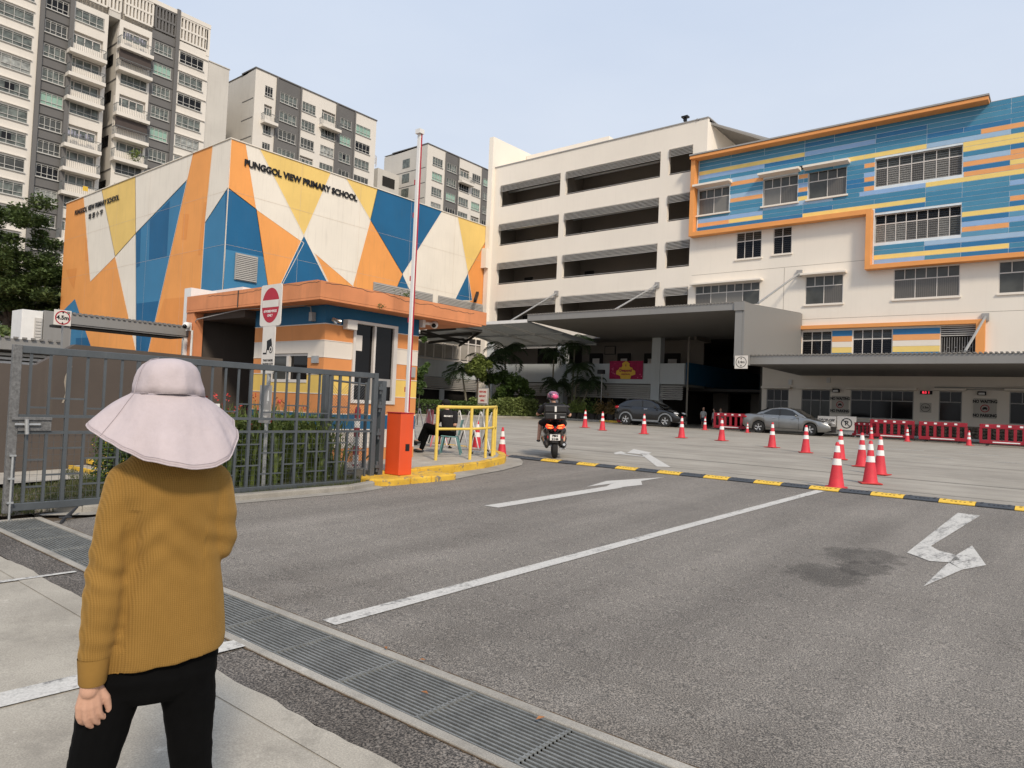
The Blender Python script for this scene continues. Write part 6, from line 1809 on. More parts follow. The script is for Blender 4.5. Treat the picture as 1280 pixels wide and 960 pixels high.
# ------------------------------------------------------------------ red plastic barriers
def plastic_barrier(L=2.0):
    t = thing('plastic_barrier', 'x', 'barrier', (0, 0, 0), 0, 'red plastic barriers along the wall')
    s = MB(); s.box(0, L, -.05, .05, .80, 1.0); s.build('top_rail', M['barrier'], t, bevel=.015)
    s = MB(); s.box(0, L, -.05, .05, .12, .28); s.build('bottom_rail', M['barrier'], t, bevel=.015)
    bs_ = MB(); bs_.box(-.06, .06, -.04, .04, .28, .80); me = bs_.mesh('slat', M['barrier'])
    for i in range(7): link_part('slat', me, t, (.045 + (L - .09) * i / 6, 0, 0))
    w_ = MB(); w_.box(0, .12, -.056, -.051, .88, .96); wm = w_.mesh('white_patch', M['reflect'])
    for i in range(4): link_part('white_patch', wm, t, (.22 + i * .42, 0, 0))
    w_ = MB(); w_.box(.5, L - .5, -.056, -.051, .17, .22); w_.build('white_stripe', M['reflect'], t)
    for x in (.3, L - .3):
        w_ = MB(); w_.box(x - .05, x + .05, -.25, .25, .03, .10); w_.box(x - .04, x + .04, -.04, .04, .10, .12); w_.build('foot', M['black'], t)
    return t
pb = plastic_barrier()
bl = [(-16.5, 39.4, 0, 1.0, 'red plastic barrier between the black and the silver car'), (-24.9, 42.6, 0, .6, 'red plastic barrier half hidden behind the tail of the black car'),
      (-9.35, 40.6, -.5, .8, 'short red barrier angled beside the no parking board'), (-8.2, 39.6, .02, 1.0, 'first full red barrier along the wall, right of the no parking board'),
      (-5.95, 39.3, .0, 1.0, 'second full red barrier along the wall, under the height limit plate'), (-3.35, 38.0, .03, 1.0, 'third red barrier along the wall, below the no waiting board'),
      (-1.15, 37.7, .0, 1.0, 'red barrier cut by the right edge of the view')]
for i, (x, y, rz, sc, lab) in enumerate(bl):
    z = .655
    if i == 0: pb.location = (x, y, z); pb['label'] = lab
    else: dup(pb, (x, y, z), rz, lab, scale=None if sc == 1 else sc)

# ------------------------------------------------------------------ signs along the wall
def board(name, label, x0, x1, z0, z1, y=FY - .01, cat='sign', m='paint', th=.03):
    t = thing(name, label, cat, ((x0 + x1) / 2, y, z0))
    s = MB(); s.box(x0, x1, y - th, y, z0, z1); s.build('board', M[m], t)
    return t
M['wallpaint'] = mat('wall_plate', (.48, .45, .40), .8, .04, 2)
for (x0, x1, z0, z1, lab) in ((-12.22, -11.22, 1.95, 3.08, 'no waiting no parking notice between the windows above the silver car'), (-4.55, -3.45, 1.98, 3.12, 'no waiting no parking notice at the right end of the wall')):
    t = board('parking_notice', lab, x0, x1, z0, z1, m='wallpaint')
    cx = (x0 + x1) / 2; y = FY - .045
    lettering(t, 'NO WAITING', (cx, y, z1 - .18), .24, M['letter'], '-Y', .002, .013, .78); lettering(t, 'NO PARKING', (cx, y, z0 + .16), .24, M['letter'], '-Y', .002, .013, .78)
    round_sign(t, (cx, y, (z0 + z1) / 2), .22, facing='-Y', th=.045)
    s = MB(); zc = (z0 + z1) / 2; s.box(cx - .12, cx + .12, y - .01, y - .002, zc - .05, zc + .02); s.box(cx - .08, cx + .08, y - .009, y - .002, zc + .02, zc + .08); s.box(cx - .10, cx - .06, y - .01, y - .002, zc - .09, zc - .05); s.box(cx + .06, cx + .10, y - .01, y - .002, zc - .09, zc - .05)
    s.build('car_pictogram', M['letter'], t)
t = board('height_plate', 'small 3.5m height limit plate under the red display', -7.25, -6.65, 2.2, 2.78, m='wallpaint', cat='height limit sign')
round_sign(t, (-6.95, FY - .045, 2.49), .25, facing='-Y', ink='letter', th=.025); lettering(t, '3.5m', (-6.95, FY - .045, 2.5), .17, M['letter'], '-Y', .002, .006)
t = thing('led_display', 'small red digital display on the wall', 'display', (-6.95, FY - .1, 3.3))
s = MB(); s.box(-7.24, -6.62, FY - .12, FY - .01, 3.29, 3.50); s.build('case', M['letter'], t)
m_, nt_, b_ = nmat('red_led'); b_.inputs['Base Color'].default_value = (.6, .02, .03, 1); b_.inputs['Emission Color'].default_value = (1, .05, .08, 1); b_.inputs['Emission Strength'].default_value = 1.2
lettering(t, '8:5 1', (-6.93, FY - .125, 3.395), .20, m_, '-Y', .002, .006)
db = thing('drop_off_board', 'low boards on a frame reading drop off pick up and no parking', 'sign', (-9.9, 40.6, .65))
s = MB(); s.box(-11.0, -9.02, 40.5, 40.56, .78, 1.02); s.box(-11.0, -10.9, 40.45, 40.6, .65, .78); s.box(-9.15, -9.05, 40.45, 40.6, .65, .78); s.build('frame', M['steel'], db)
s = MB(); s.box(-11.0, -10.05, 40.44, 40.50, 1.02, 1.72); s.build('board', M['paint'], db); s = MB(); s.box(-10.0, -9.05, 40.44, 40.50, 1.02, 1.75); s.build('board', M['paint'], db)
for i, tx in enumerate(('DROP-OFF', '& PICK UP')): lettering(db, tx, (-10.52, 40.43, 1.50 - i * .24), .20, M['letter'], '-Y', .002, .004, .85)
round_sign(db, (-9.52, 40.435, 1.38), .28, facing='-Y', ink='letter', th=.05); lettering(db, 'P', (-9.52, 40.43, 1.38), .34, M['letter'], '-Y', .002, .008)
s = MB(); s.bar((-9.70, 40.425, 1.55), (-9.34, 40.425, 1.21), .035, .004, up=(0, 1, 0)); s.build('slash', M['letter'], db)

# festival banner on the parapet
bn = thing('festival_banner', 'magenta and gold festival banner hung on the pale parapet', 'banner', (-27.4, FY - .1, 4.0))
s = MB(); n = 12
vs = []
for i in range(n + 1):
    x = -28.87 + 2.98 * i / n; dy = .02 * math.sin(i * 1.9)
    vs += [(x, FY - .09 + dy, 4.0), (x, FY - .09 + dy, 5.42)]
s.add(vs, [(2*i, 2*i+2, 2*i+3, 2*i+1) for i in range(n)]); s.build('cloth', M['magenta'], bn, fix=False)
s = MB(); cx, cz, y = -27.38, 4.55, FY - .125
prof = [(-.42, -.55), (-.50, -.3), (-.86, -.18), (-.84, .08), (-.62, .20), (-.58, .33), (-.38, .38), (-.30, .52), (-.34, .66), (-.18, .78), (0, .88)]
P_ = [(cx + u, y, cz + v) for u, v in prof] + [(cx - u, y, cz + v) for u, v in prof[::-1][1:]]
s.add(P_, [tuple(range(len(P_)))]); s.build('gold_shape', M['gold'], bn, fix=False)
lettering(bn, 'Deepavali', (cx, y - .01, cz + .12), .30, M['magenta'], '-Y', .002, .01, .95); lettering(bn, 'GREETINGS', (cx, y - .01, cz - .18), .15, M['magenta'], '-Y', .002, .006)
s = MB(); s.quad((cx - .05, y - .01, cz + .44), (cx + .05, y - .01, cz + .44), (cx + .03, y - .01, cz + .58), (cx, y - .01, cz + .66), (cx - .03, y - .01, cz + .58)); s.build('lamp_motif', M['magenta'], bn, fix=False)
random.seed(9); s = MB()
for i in range(46):
    u, v = random.uniform(-1.4, 1.4), random.uniform(-.5, .85)
    if abs(u) < .85 and v < .9: continue
    s.lathe([(0, 0), (random.uniform(.03, .07), 0)], (cx + u, y + .015, cz + v), 7, 'Y', False)
s.build('dots', mat('pink_dots', (.62, .12, .22), .7), bn, fix=False, kind='stuff')
fp = thing('floodlight_pole', 'thin pole with a small floodlight behind the potted plants', 'lamp post', (-27.5, 44.6, .65))
s = MB(); s.tube([(-27.5, 44.6, .65), (-27.5, 44.6, 4.3)], .035, 6); s.build('pole', M['frame_g'], fp)
s = MB(); s.box(-27.8, -27.3, 44.4, 44.7, 4.2, 4.5); s.build('lamp_head', M['letter'], fp)

# ------------------------------------------------------------------ vehicles
def lerp_prof(pr, x):
    if x <= pr[0][0]: return pr[0][1]
    for (a, u), (c, v) in zip(pr, pr[1:]):
        if x <= c:
            t_ = (x - a) / (c - a); t_ = t_ * t_ * (3 - 2 * t_) * .35 + t_ * .65
            return u + (v - u) * t_
    return pr[-1][1]
def carpaint(name, col, metal, rough):
    m, nt, b = nmat(name)
    v = coords(nt, mode='obj')
    nt.links.new(ramp(nt, noise_n(nt, v, 2.5, 5), [(.3, dk(col, .9)), (.7, dk(col, 1.08))]), b.inputs['Base Color'])
    b.inputs['Metallic'].default_value = metal; b.inputs['Roughness'].default_value = rough
    b.inputs['Coat Weight'].default_value = .8; b.inputs['Coat Roughness'].default_value = .05
    return m
def make_car(name, label, L, W, top, bot, gh, wheels, wr, paint, clad=None, seedx=0):
    """x forward from the rear bumper, y to the left, z up.  top/bot = side profile, gh = roof profile (x,z)"""
    t = thing(name, label, 'car')
    hw = W / 2
    st = sorted(set([round(i * .05, 3) for i in range(int(L / .05) + 1)] + [L]))
    ar = wr + .045
    vs = []; fs = []; rows = None
    for x in st:
        zt = lerp_prof(top, x); zb = lerp_prof(bot, x)
        for xc in wheels:
            if abs(x - xc) < ar: zb = max(zb, wr + math.sqrt(ar * ar - (x - xc) ** 2))
        zb = min(zb, zt - .04)
        e = max(0, .55 - x) / .55; f = max(0, x - (L - .75)) / .75
        k = 1 - .13 * e ** 2.2 - .22 * f ** 2.2
        sec = []
        H_ = zt - zb; side = zt - .22
        for u, q in ((0, .93), (.12, .975), (.35, .995), (.60, 1.0), (.80, .985), (.93, .955)): sec.append((hw * k * q, zb + H_ * u))
        sec += [(hw * k * .90, zt), (hw * k * .55, zt + .025), (0, zt + .035)]
        full = [(y, z) for y, z in sec] + [(-y, z) for y, z in sec[::-1][1:]]
        rows = len(full)
        vs += [(x, y, z) for y, z in full]
    n = len(st)
    for i in range(n - 1):
        for j in range(rows - 1): fs.append((i*rows+j, i*rows+j+1, (i+1)*rows+j+1, (i+1)*rows+j))
        fs.append((i*rows, (i+1)*rows, (i+1)*rows+rows-1, i*rows+rows-1))
    fs.append(tuple(range(rows))); fs.append(tuple(range((n-1)*rows, n*rows))[::-1])
    b = MB(); b.smooth = True; b.add(vs, fs); b.build('body', paint, t)
    # cabin
    def gy(z, zb): return hw * (.90 - .24 * max(0, (z - zb)) / .5)
    x0, x1 = gh[0][0], gh[-1][0]; belt = gh[0][1]
    gs = [x0 + (x1 - x0) * i / 36 for i in range(37)]
    vs = []; fs = []
    for x in gs:
        z = max(lerp_prof(gh, x), belt - .02 if x < (x0+x1)/2 else gh[-1][1] - .02)
        base = lerp_prof(top, x) - .06
        y1_ = gy(z, belt); yb = hw * .905
        full = [(yb, base), (y1_ + .035, z - .09), (y1_ - .03, z - .02), (y1_ * .5, z + .012), (0, z + .02)]
        full = full + [(-a, c) for a, c in full[::-1][1:]]
        vs += [(x, a, max(c, base)) for a, c in full]
    r_ = 9
    for i in range(36):
        for j in range(r_ - 1): fs.append((i*r_+j, i*r_+j+1, (i+1)*r_+j+1, (i+1)*r_+j))
    b = MB(); b.smooth = True; b.add(vs, fs); b.build('roof', paint, t)
    def ys(x, z):                                   # outside of cabin side at x,z
        zt = lerp_prof(gh, x); base = lerp_prof(top, x) - .06
        y1_ = gy(zt, belt) + .035; yb = hw * .905
        q = min(1, max(0, (z - base) / max(.05, (zt - .09 - base)))); return yb + (y1_ - yb) * q + .006
    def win(poly):
        for sg in (1, -1):
            s = MB(); s.add([(x, sg * ys(x, z), z) for x, z in poly], [tuple(range(len(poly)))]); s.build('side_window', M['glass_car'], t, fix=False)
    def endglass(xa, za, xb, zb, nm):
        ya, yb = hw * .80, gy(zb, belt) - .06
        s = MB(); d = .022
        dx, dz = (xb - xa), (zb - za); l_ = math.hypot(dx, dz); nx, nz = -dz / l_, dx / l_
        if nz < 0: nx, nz = -nx, -nz
        s.add([(xa + nx*d, -ya, za + nz*d), (xa + nx*d, ya, za + nz*d), (xb + nx*d, yb, zb + nz*d), (xb + nx*d, -yb, zb + nz*d)], [(0, 1, 2, 3)]); s.build(nm, M['glass_car'], t, fix=False)
    # wheels
    for xc in wheels:
        for sg in (1, -1):
            s = MB(); w = .105; yc = sg * (hw - .11)
            s.lathe([(wr * .62, -w), (wr * .93, -w), (wr, -w * .7), (wr, w * .7), (wr * .93, w), (wr * .62, w)], (xc, yc, wr), 28, 'Y')
            wl_ = s.build('wheel', M['tyre'], t)
            s = MB(); s.lathe([(wr * .64, 0), (wr * .58, .012 * sg), (wr * .56, -.03 * sg), (0, -.035 * sg)], (xc, yc + sg * .088, wr), 24, 'Y'); s.build('rim', M['dark2'], wl_)
            s = MB()
            for k in range(5):
                a = 2 * math.pi * k / 5 + .3
                for da in (-.16, .16):
                    s.bar((xc + .05 * math.cos(a), yc + sg * .090, wr + .05 * math.sin(a)), (xc + wr * .60 * math.cos(a + da), yc + sg * .094, wr + wr * .60 * math.sin(a + da)), .035, .02, up=(0, 1, 0))
            s.lathe([(.055, .0), (.05, .018 * sg), (0, .022 * sg)], (xc, yc + sg * .09, wr), 12, 'Y'); s.lathe([(wr * .60, 0), (wr * .655, .014 * sg)], (xc, yc + sg * .09, wr), 28, 'Y')
            s.build('spokes', M['chrome'], wl_)
            s = MB(); s.lathe([(0, -.2 * 0), (ar - .01, 0)], (xc, sg * (hw - .235), wr), 24, 'Y'); s.build('wheel_well', M['black'], t)
            if clad:
                s = MB(); nn = 14
                P0 = [(xc + (ar - .01) * math.cos(math.pi * k / nn), wr + (ar - .01) * math.sin(math.pi * k / nn)) for k in range(nn + 1)]; P1 = [(xc + (ar + .075) * math.cos(math.pi * k / nn), wr + (ar + .075) * math.sin(math.pi * k / nn)) for k in range(nn + 1)]
                for k in range(nn):
                    yy = sg * (hw + .012)
                    s.add([(P0[k][0], yy, P0[k][1]), (P1[k][0], yy - sg * .01, P1[k][1]), (P1[k+1][0], yy - sg * .01, P1[k+1][1]), (P0[k+1][0], yy, P0[k+1][1])], [(0, 1, 2, 3)])
                s.build('arch_trim', clad, t, fix=False)
    return t, win, endglass, hw, ys

silver = carpaint('silver_car_paint', (.25, .25, .245), .75, .28)
black_p = carpaint('black_car_paint', (.004, .004, .005), .1, .25)
M['greyclad'] = mat('grey_cladding_trim', (.16, .17, .18), .55, .08, 4, mode='obj')
M['lamp_red'] = glassmat('red_lamp_lens', (.35, .01, .015), .15, .2, 4)
M['lamp_clear'] = glassmat('clear_lamp_lens', (.55, .56, .58), .1, .2, 6)
tp_ = [(0, .88), (.12, 1.02), (.75, 1.04), (1.4, .99), (2.9, .95), (3.4, .92), (4.1, .78), (4.45, .66), (4.57, .56)]
bt_ = [(0, .42), (.25, .24), (.8, .21), (3.9, .20), (4.35, .22), (4.57, .30)]
gh_ = [(.62, 1.02), (1.0, 1.21), (1.45, 1.38), (1.95, 1.44), (2.35, 1.43), (2.75, 1.33), (3.15, 1.12), (3.45, .93)]
car, win, eg, hw, ys = make_car('silver_sedan', 'silver saloon car parked under the low canopy, facing right', 4.57, 1.80, tp_, bt_, gh_, (.92, 3.62), .32, silver)
win([(1.10, 1.08), (1.58, 1.32), (1.95, 1.365), (1.98, 1.02), (1.25, 1.03)]); win([(2.06, 1.02), (2.04, 1.365), (2.32, 1.355), (2.66, 1.27), (3.02, 1.02)]); win([(.98, 1.055), (1.06, 1.075), (1.17, 1.03), (.92, 1.04)])
eg(3.42, .95, 2.62, 1.38, 'windscreen'); eg(.62, 1.06, 1.32, 1.37, 'rear_window')
for sg in (1, -1):
    s = MB(); s.box(1.98, 2.06, sg * (hw * .86) - .02, sg * (hw * .86) + .02, 1.0, 1.1) if False else s.bar((2.02, sg * ys(2.02, 1.0), 1.0), (2.0, sg * ys(2.0, 1.36), 1.36), .08, .012, up=(0, 1, 0)); s.build('pillar', M['black'], car)
    s = MB(); s.ellipsoid((.14, sg * .72, .86), (.20, .17, .075), 12, 8); s.build('tail_light', M['lamp_red'], car)
    s = MB(); s.ellipsoid((4.22, sg * .66, .68), (.26, .12, .065), 12, 8); s.build('headlight', M['lamp_clear'], car)
    s = MB(); s.ellipsoid((2.92, sg * (hw + .07), 1.02), (.07, .10, .06), 10, 8); s.build('mirror', silver, car)
    for x in (1.75, 2.72):
        s = MB(); s.tube([(x - .09, sg * (hw + .0), .86), (x + .09, sg * (hw + .0), .87)], .016, 6); s.build('door_handle', M['chrome'], car)
    s = MB()
    for x, z1 in ((2.04, .95), (3.06, .92), (1.22, .96)): s.bar((x, sg * (hw + .0015), .28), (x - .03, sg * (hw * .985), z1), .012, .012)
    s.bar((1.3, sg * (hw + .002), .33), (3.2, sg * (hw + .002), .31), .02, .012); s.build('door_gap', M['black'], car)
s = MB(); s.add([(4.60, -.5, .52), (4.60, .5, .52), (4.575, .38, .26), (4.575, -.38, .26)], [(0, 1, 2, 3)]); s.box(4.2, 4.56, -.62, .62, .20, .26); s.build('grille', M['black'], car, fix=False)
s = MB(); s.box(-.012, .0, -.26, .26, .52, .64); s.build('number_plate', M['white'], car)
car.location = (-14.42, 39.20, .65); car.rotation_euler = (0, 0, 0)

tp_ = [(0, .95), (.10, 1.12), (.5, 1.13), (2.0, 1.07), (3.0, 1.03), (3.35, .99), (3.9, .86), (4.15, .76), (4.28, .62)]
bt_ = [(0, .42), (.2, .30), (.7, .27), (3.6, .27), (4.05, .28), (4.28, .36)]
gh_ = [(.14, 1.12), (.42, 1.34), (.75, 1.50), (1.25, 1.59), (1.85, 1.60), (2.35, 1.54), (2.85, 1.34), (3.30, 1.05)]
car, win, eg, hw, ys = make_car('black_suv', 'black compact SUV with grey lower trim parked before the hall entrance', 4.28, 1.78, tp_, bt_, gh_, (.82, 3.43), .345, black_p, M['greyclad'])
win([(.78, 1.20), (1.18, 1.46), (1.78, 1.50), (1.84, 1.14), (1.0, 1.15)]); win([(1.93, 1.13), (1.88, 1.50), (2.28, 1.46), (2.62, 1.33), (2.86, 1.10)]); 
eg(3.28, 1.07, 2.42, 1.52, 'windscreen'); eg(.12, 1.16, .62, 1.48, 'rear_window')
for sg in (1, -1):
    s = MB(); s.bar((1.885, sg * ys(1.885, 1.12), 1.12), (1.83, sg * ys(1.83, 1.50), 1.50), .08, .012, up=(0, 1, 0)); s.build('pillar', M['black'], car)
    s = MB(); s.ellipsoid((.16, sg * .74, 1.05), (.17, .14, .10), 12, 8); s.build('tail_light', M['lamp_red'], car)
    s = MB(); s.ellipsoid((3.96, sg * .66, .80), (.24, .12, .075), 12, 8); s.build('headlight', M['lamp_clear'], car)
    s = MB(); s.ellipsoid((2.80, sg * (hw + .09), 1.10), (.08, .10, .07), 10, 8); s.build('mirror', black_p, car)
    s = MB(); s.tube([(2.15 - .11, sg * (hw + .0), .99), (2.15 + .11, sg * (hw + .0), 1.0)], .022, 6); s.build('door_handle', M['chrome'], car)
    s = MB(); s.box(1.25, 3.0, sg * (hw + .004) - .014, sg * (hw + .004) + .014, .27, .37); s.build('sill_trim', M['greyclad'], car)
    s = MB()
    for x, z1 in ((1.92, 1.08), (2.92, 1.04), (1.12, 1.1)): s.bar((x, sg * (hw + .0015), .36), (x - .03, sg * (hw * .985), z1), .012, .012)
    s.build('door_gap', M['rubber'], car)
s = MB(); s.box(3.9, 4.27, -.6, .6, .27, .34); s.box(.02, .3, -.7, .7, .30, .42); s.build('bumper_trim', M['greyclad'], car)
s = MB(); s.box(-.012, .0, -.26, .26, .62, .74); s.build('number_plate', M['white'], car)
s = MB(); s.box(1.0, 1.5, -.25, .25, 1.15, 1.2) if False else s.ellipsoid((.5, 0, 1.56), (.10, .02, .05), 8, 6); s.build('roof_fin', black_p, car)
car.scale = (1, 1, 1.05); car.location = (-22.93, 39.55, .65); car.rotation_euler = (0, 0, R(5))

# ------------------------------------------------------------------ bodies: tapered limbs fused into one continuous skin
def capsule(b, p, q, r0, r1, n=14, sy=1.0):
    p = Vector(p); q = Vector(q); d = q - p; L = d.length; d.normalize()
    up = Vector((0, 0, 1)) if abs(d.z) < .95 else Vector((0, 1, 0))
    a = d.cross(up).normalized(); c = a.cross(d).normalized()
    pr = []
    for i in range(6): t_ = math.pi / 2 * i / 5; pr.append((-r0 * math.cos(t_), r0 * math.sin(t_)))
    for i in range(6): t_ = math.pi / 2 * i / 5; pr.append((L + r1 * math.sin(t_), r1 * math.cos(t_)))
    vs = []; fs = []
    for (h, r) in pr:
        for j in range(n):
            w = 2 * math.pi * j / n; vs.append(p + d * h + a * r * math.cos(w) + c * r * math.sin(w))
    for i in range(len(pr) - 1):
        for j in range(n): fs.append((i*n+j, i*n+(j+1) % n, (i+1)*n+(j+1) % n, (i+1)*n+j))
    fs.append(tuple(range(n))[::-1]); fs.append(tuple(range((len(pr)-1)*n, len(pr)*n)))
    b.add(vs, fs)
def loft(b, secs, n=28):
    """secs: (cx, cy, z, rx, ry[, tilt]) ellipses, closed at both ends"""
    vs = []; fs = []
    for s in secs:
        cx, cy, z, rx, ry = s[:5]; tl = s[5] if len(s) > 5 else 0; pw = s[6] if len(s) > 6 else 1.0
        for j in range(n):
            w = 2 * math.pi * j / n; cw, sw = math.cos(w), math.sin(w)
            x = rx * math.copysign(abs(cw) ** .85, cw); y = ry * math.copysign(abs(sw) ** .85, sw)
            vs.append((cx + x, cy + y, z + tl * x))
    k = len(secs)
    for i in range(k - 1):
        for j in range(n): fs.append((i*n+j, i*n+(j+1) % n, (i+1)*n+(j+1) % n, (i+1)*n+j))
    fs.append(tuple(range(n))[::-1]); fs.append(tuple(range((k-1)*n, k*n)))
    b.add(vs, fs)
def organic(b, name, m, parent, voxel, smooth=4, disp=None, mats=None, pick=None):
    me = b.mesh(name, m)
    bm = bmesh.new(); bm.from_mesh(me); bmesh.ops.recalc_face_normals(bm, faces=bm.faces); bm.to_mesh(me); bm.free()
    o = bpy.data.objects.new(name + '_raw', me)
    r = o.modifiers.new('r', 'REMESH'); r.mode = 'VOXEL'; r.voxel_size = voxel
    k = o.modifiers.new('s', 'SMOOTH'); k.iterations = smooth; k.factor = .5
    nm = evaluate(o)
    if disp:
        n_ = len(nm.vertices); co = [0.0] * (3 * n_); no = [0.0] * (3 * n_)
        nm.vertices.foreach_get('co', co); nm.vertices.foreach_get('normal', no)
        for i in range(0, 3 * n_, 3):
            d_ = disp(Vector(co[i:i+3]), None)
            co[i] += no[i] * d_; co[i+1] += no[i+1] * d_; co[i+2] += no[i+2] * d_
        nm.vertices.foreach_set('co', co); nm.update()
    nm.materials.clear()
    for q in (mats or [m]): nm.materials.append(q)
    for p in nm.polygons: p.use_smooth = True
    if pick:
        for p in nm.polygons: p.material_index = pick(p.center)
    nm.name = name
    ob = bpy.data.objects.new(name, nm); COL.objects.link(ob)
    if parent: ob.parent = parent
    OFF[ob.name] = Vector((0, 0, 0))
    return ob

# the woman in the foreground; local frame: x to her right, y ahead, z up
woman = thing('person', 'person in a mustard knit jumper, black trousers and a wide lilac sun hat walking away', 'person', (0, 0, 0))
b = MB()
capsule(b, (.0, .0, 1.50), (.0, .012, 1.555), .074, .074); capsule(b, (0, .03, 1.47), (0, .05, 1.48), .052, .05)      # skull, jaw
b.ellipsoid((0, .098, 1.505), (.014, .02, .02), 10, 8)
capsule(b, (0, -.005, 1.33), (0, .0, 1.47), .052, .05)
loft(b, [(0, 0, .80, .12, .07), (.01, 0, .92, .115, .072), (.015, .01, 1.05, .105, .062), (.018, .01, 1.2, .108, .062), (.016, .005, 1.30, .100, .060), (.01, 0, 1.35, .07, .05), (0, 0, 1.38, .05, .05)])
for sx in (-1, 1): b.ellipsoid((sx * .077, .0, 1.515), (.012, .02, .032), 8, 6)
# arms
LS, LE, LW = (-.096, -.005, 1.300), (-.122, -.045, 1.06), (-.143, -.080, .80)
RS, RE, RW = (.142, 0, 1.31), (.152, .01, 1.12), (.13, .20, 1.07)
for A_, B_, C_ in ((LS, LE, LW), (RS, RE, RW)):
    capsule(b, A_, B_, .037, .033); capsule(b, B_, C_, .033, .025)
# left hand, relaxed and half curled, back of the hand toward the viewer
hx, hy, hz = -.147, -.084, .782
capsule(b, (hx, hy, hz + .02), (hx - .002, hy, hz - .02), .022, .024)
for dx, dy, l1, l2, l3 in ((-.024, .004, .025, .020, .015), (-.009, -.002, .029, .023, .016), (.006, -.002, .027, .021, .015), (.020, .002, .022, .017, .013)):
    kn_ = Vector((hx + dx, hy + dy, hz - .068 + abs(dx + .008) * .22)); capsule(b, (hx + dx * .5, hy, hz - .018), kn_, .0130, .0104, 12)
    d1 = Vector((.10 + dx * 4, .12, -.98)).normalized(); d2 = Vector((.28 + dx * 2, .38, -.86)).normalized(); d3 = Vector((.48, .55, -.62)).normalized()
    k1 = kn_ + d1 * l1; k2 = k1 + d2 * l2; k3 = k2 + d3 * l3
    capsule(b, kn_, k1, .0098, .0084, 12); capsule(b, k1, k2, .0085, .0076, 12); capsule(b, k2, k3, .0076, .0064, 12)
t0, t1_, t2_, t3_ = Vector((hx + .014, hy + .010, hz - .016)), Vector((hx + .038, hy + .012, hz - .050)), Vector((hx + .046, hy + .018, hz - .082)), Vector((hx + .043, hy + .026, hz - .106))
capsule(b, t0, t1_, .0150, .0115, 12); capsule(b, t1_, t2_, .0112, .0092, 12); capsule(b, t2_, t3_, .0092, .0070, 12)
# right hand ahead of the body, fingers closed round a strap
rx_, ry_, rz_ = RW
capsule(b, (rx_, ry_, rz_), (rx_ - .03, ry_ + .05, rz_ + .01), .026, .028)
for i in range(4):
    k0 = Vector((rx_ - .03 + .0, ry_ + .085, rz_ + .035 - i * .02)); capsule(b, (rx_ - .02, ry_ + .05, rz_ + .025 - i * .014), k0, .013, .011, 10)
    k1 = k0 + Vector((-.032, .006, 0)); k2 = k1 + Vector((-.004, -.026, 0)); capsule(b, k0, k1, .010, .009, 10); capsule(b, k1, k2, .009, .008, 10)
capsule(b, (rx_ - .01, ry_ + .03, rz_ + .03), (rx_ - .045, ry_ + .045, rz_ + .055), .014, .010, 10); capsule(b, (rx_ - .045, ry_ + .045, rz_ + .055), (rx_ - .065, ry_ + .06, rz_ + .045), .010, .008, 10)
# legs in mid stride
LH, LK, LA = (-.088, .01, .80), (-.152, -.01, .44), (-.18, -.12, .07)
RH, RK, RA = (.088, .01, .80), (.122, .06, .42), (.14, .17, .07)
for H_, K_, A_ in ((LH, LK, LA), (RH, RK, RA)):
    capsule(b, H_, K_, .078, .050); capsule(b, K_, A_, .050, .035); capsule(b, A_, (A_[0], A_[1] + .13, .035), .036, .028)
body = organic(b, 'body', M['skin'], woman, .0027, 2)
for (ex, ey, ez) in ((-.030, .094, 1.53), (.030, .094, 1.53)):
    pass
s = MB(); s.ellipsoid((-.03, .078, 1.53), (.012, .010, .009), 10, 8); s.build('eye', M['white'], woman); s = MB(); s.ellipsoid((.03, .078, 1.53), (.012, .010, .009), 10, 8); s.build('eye', M['white'], woman)
s = MB(); s.ellipsoid((0, .088, 1.468), (.022, .010, .007), 10, 6); s.build('mouth', M['redink'], woman)
s = MB()
loft(s, [(0, -.012, 1.43, .06, .05), (0, -.010, 1.50, .078, .072), (0, -.004, 1.55, .076, .076), (0, 0, 1.60, .060, .062), (0, 0, 1.625, .03, .03)])
s.build('hair', M['hair'], woman)

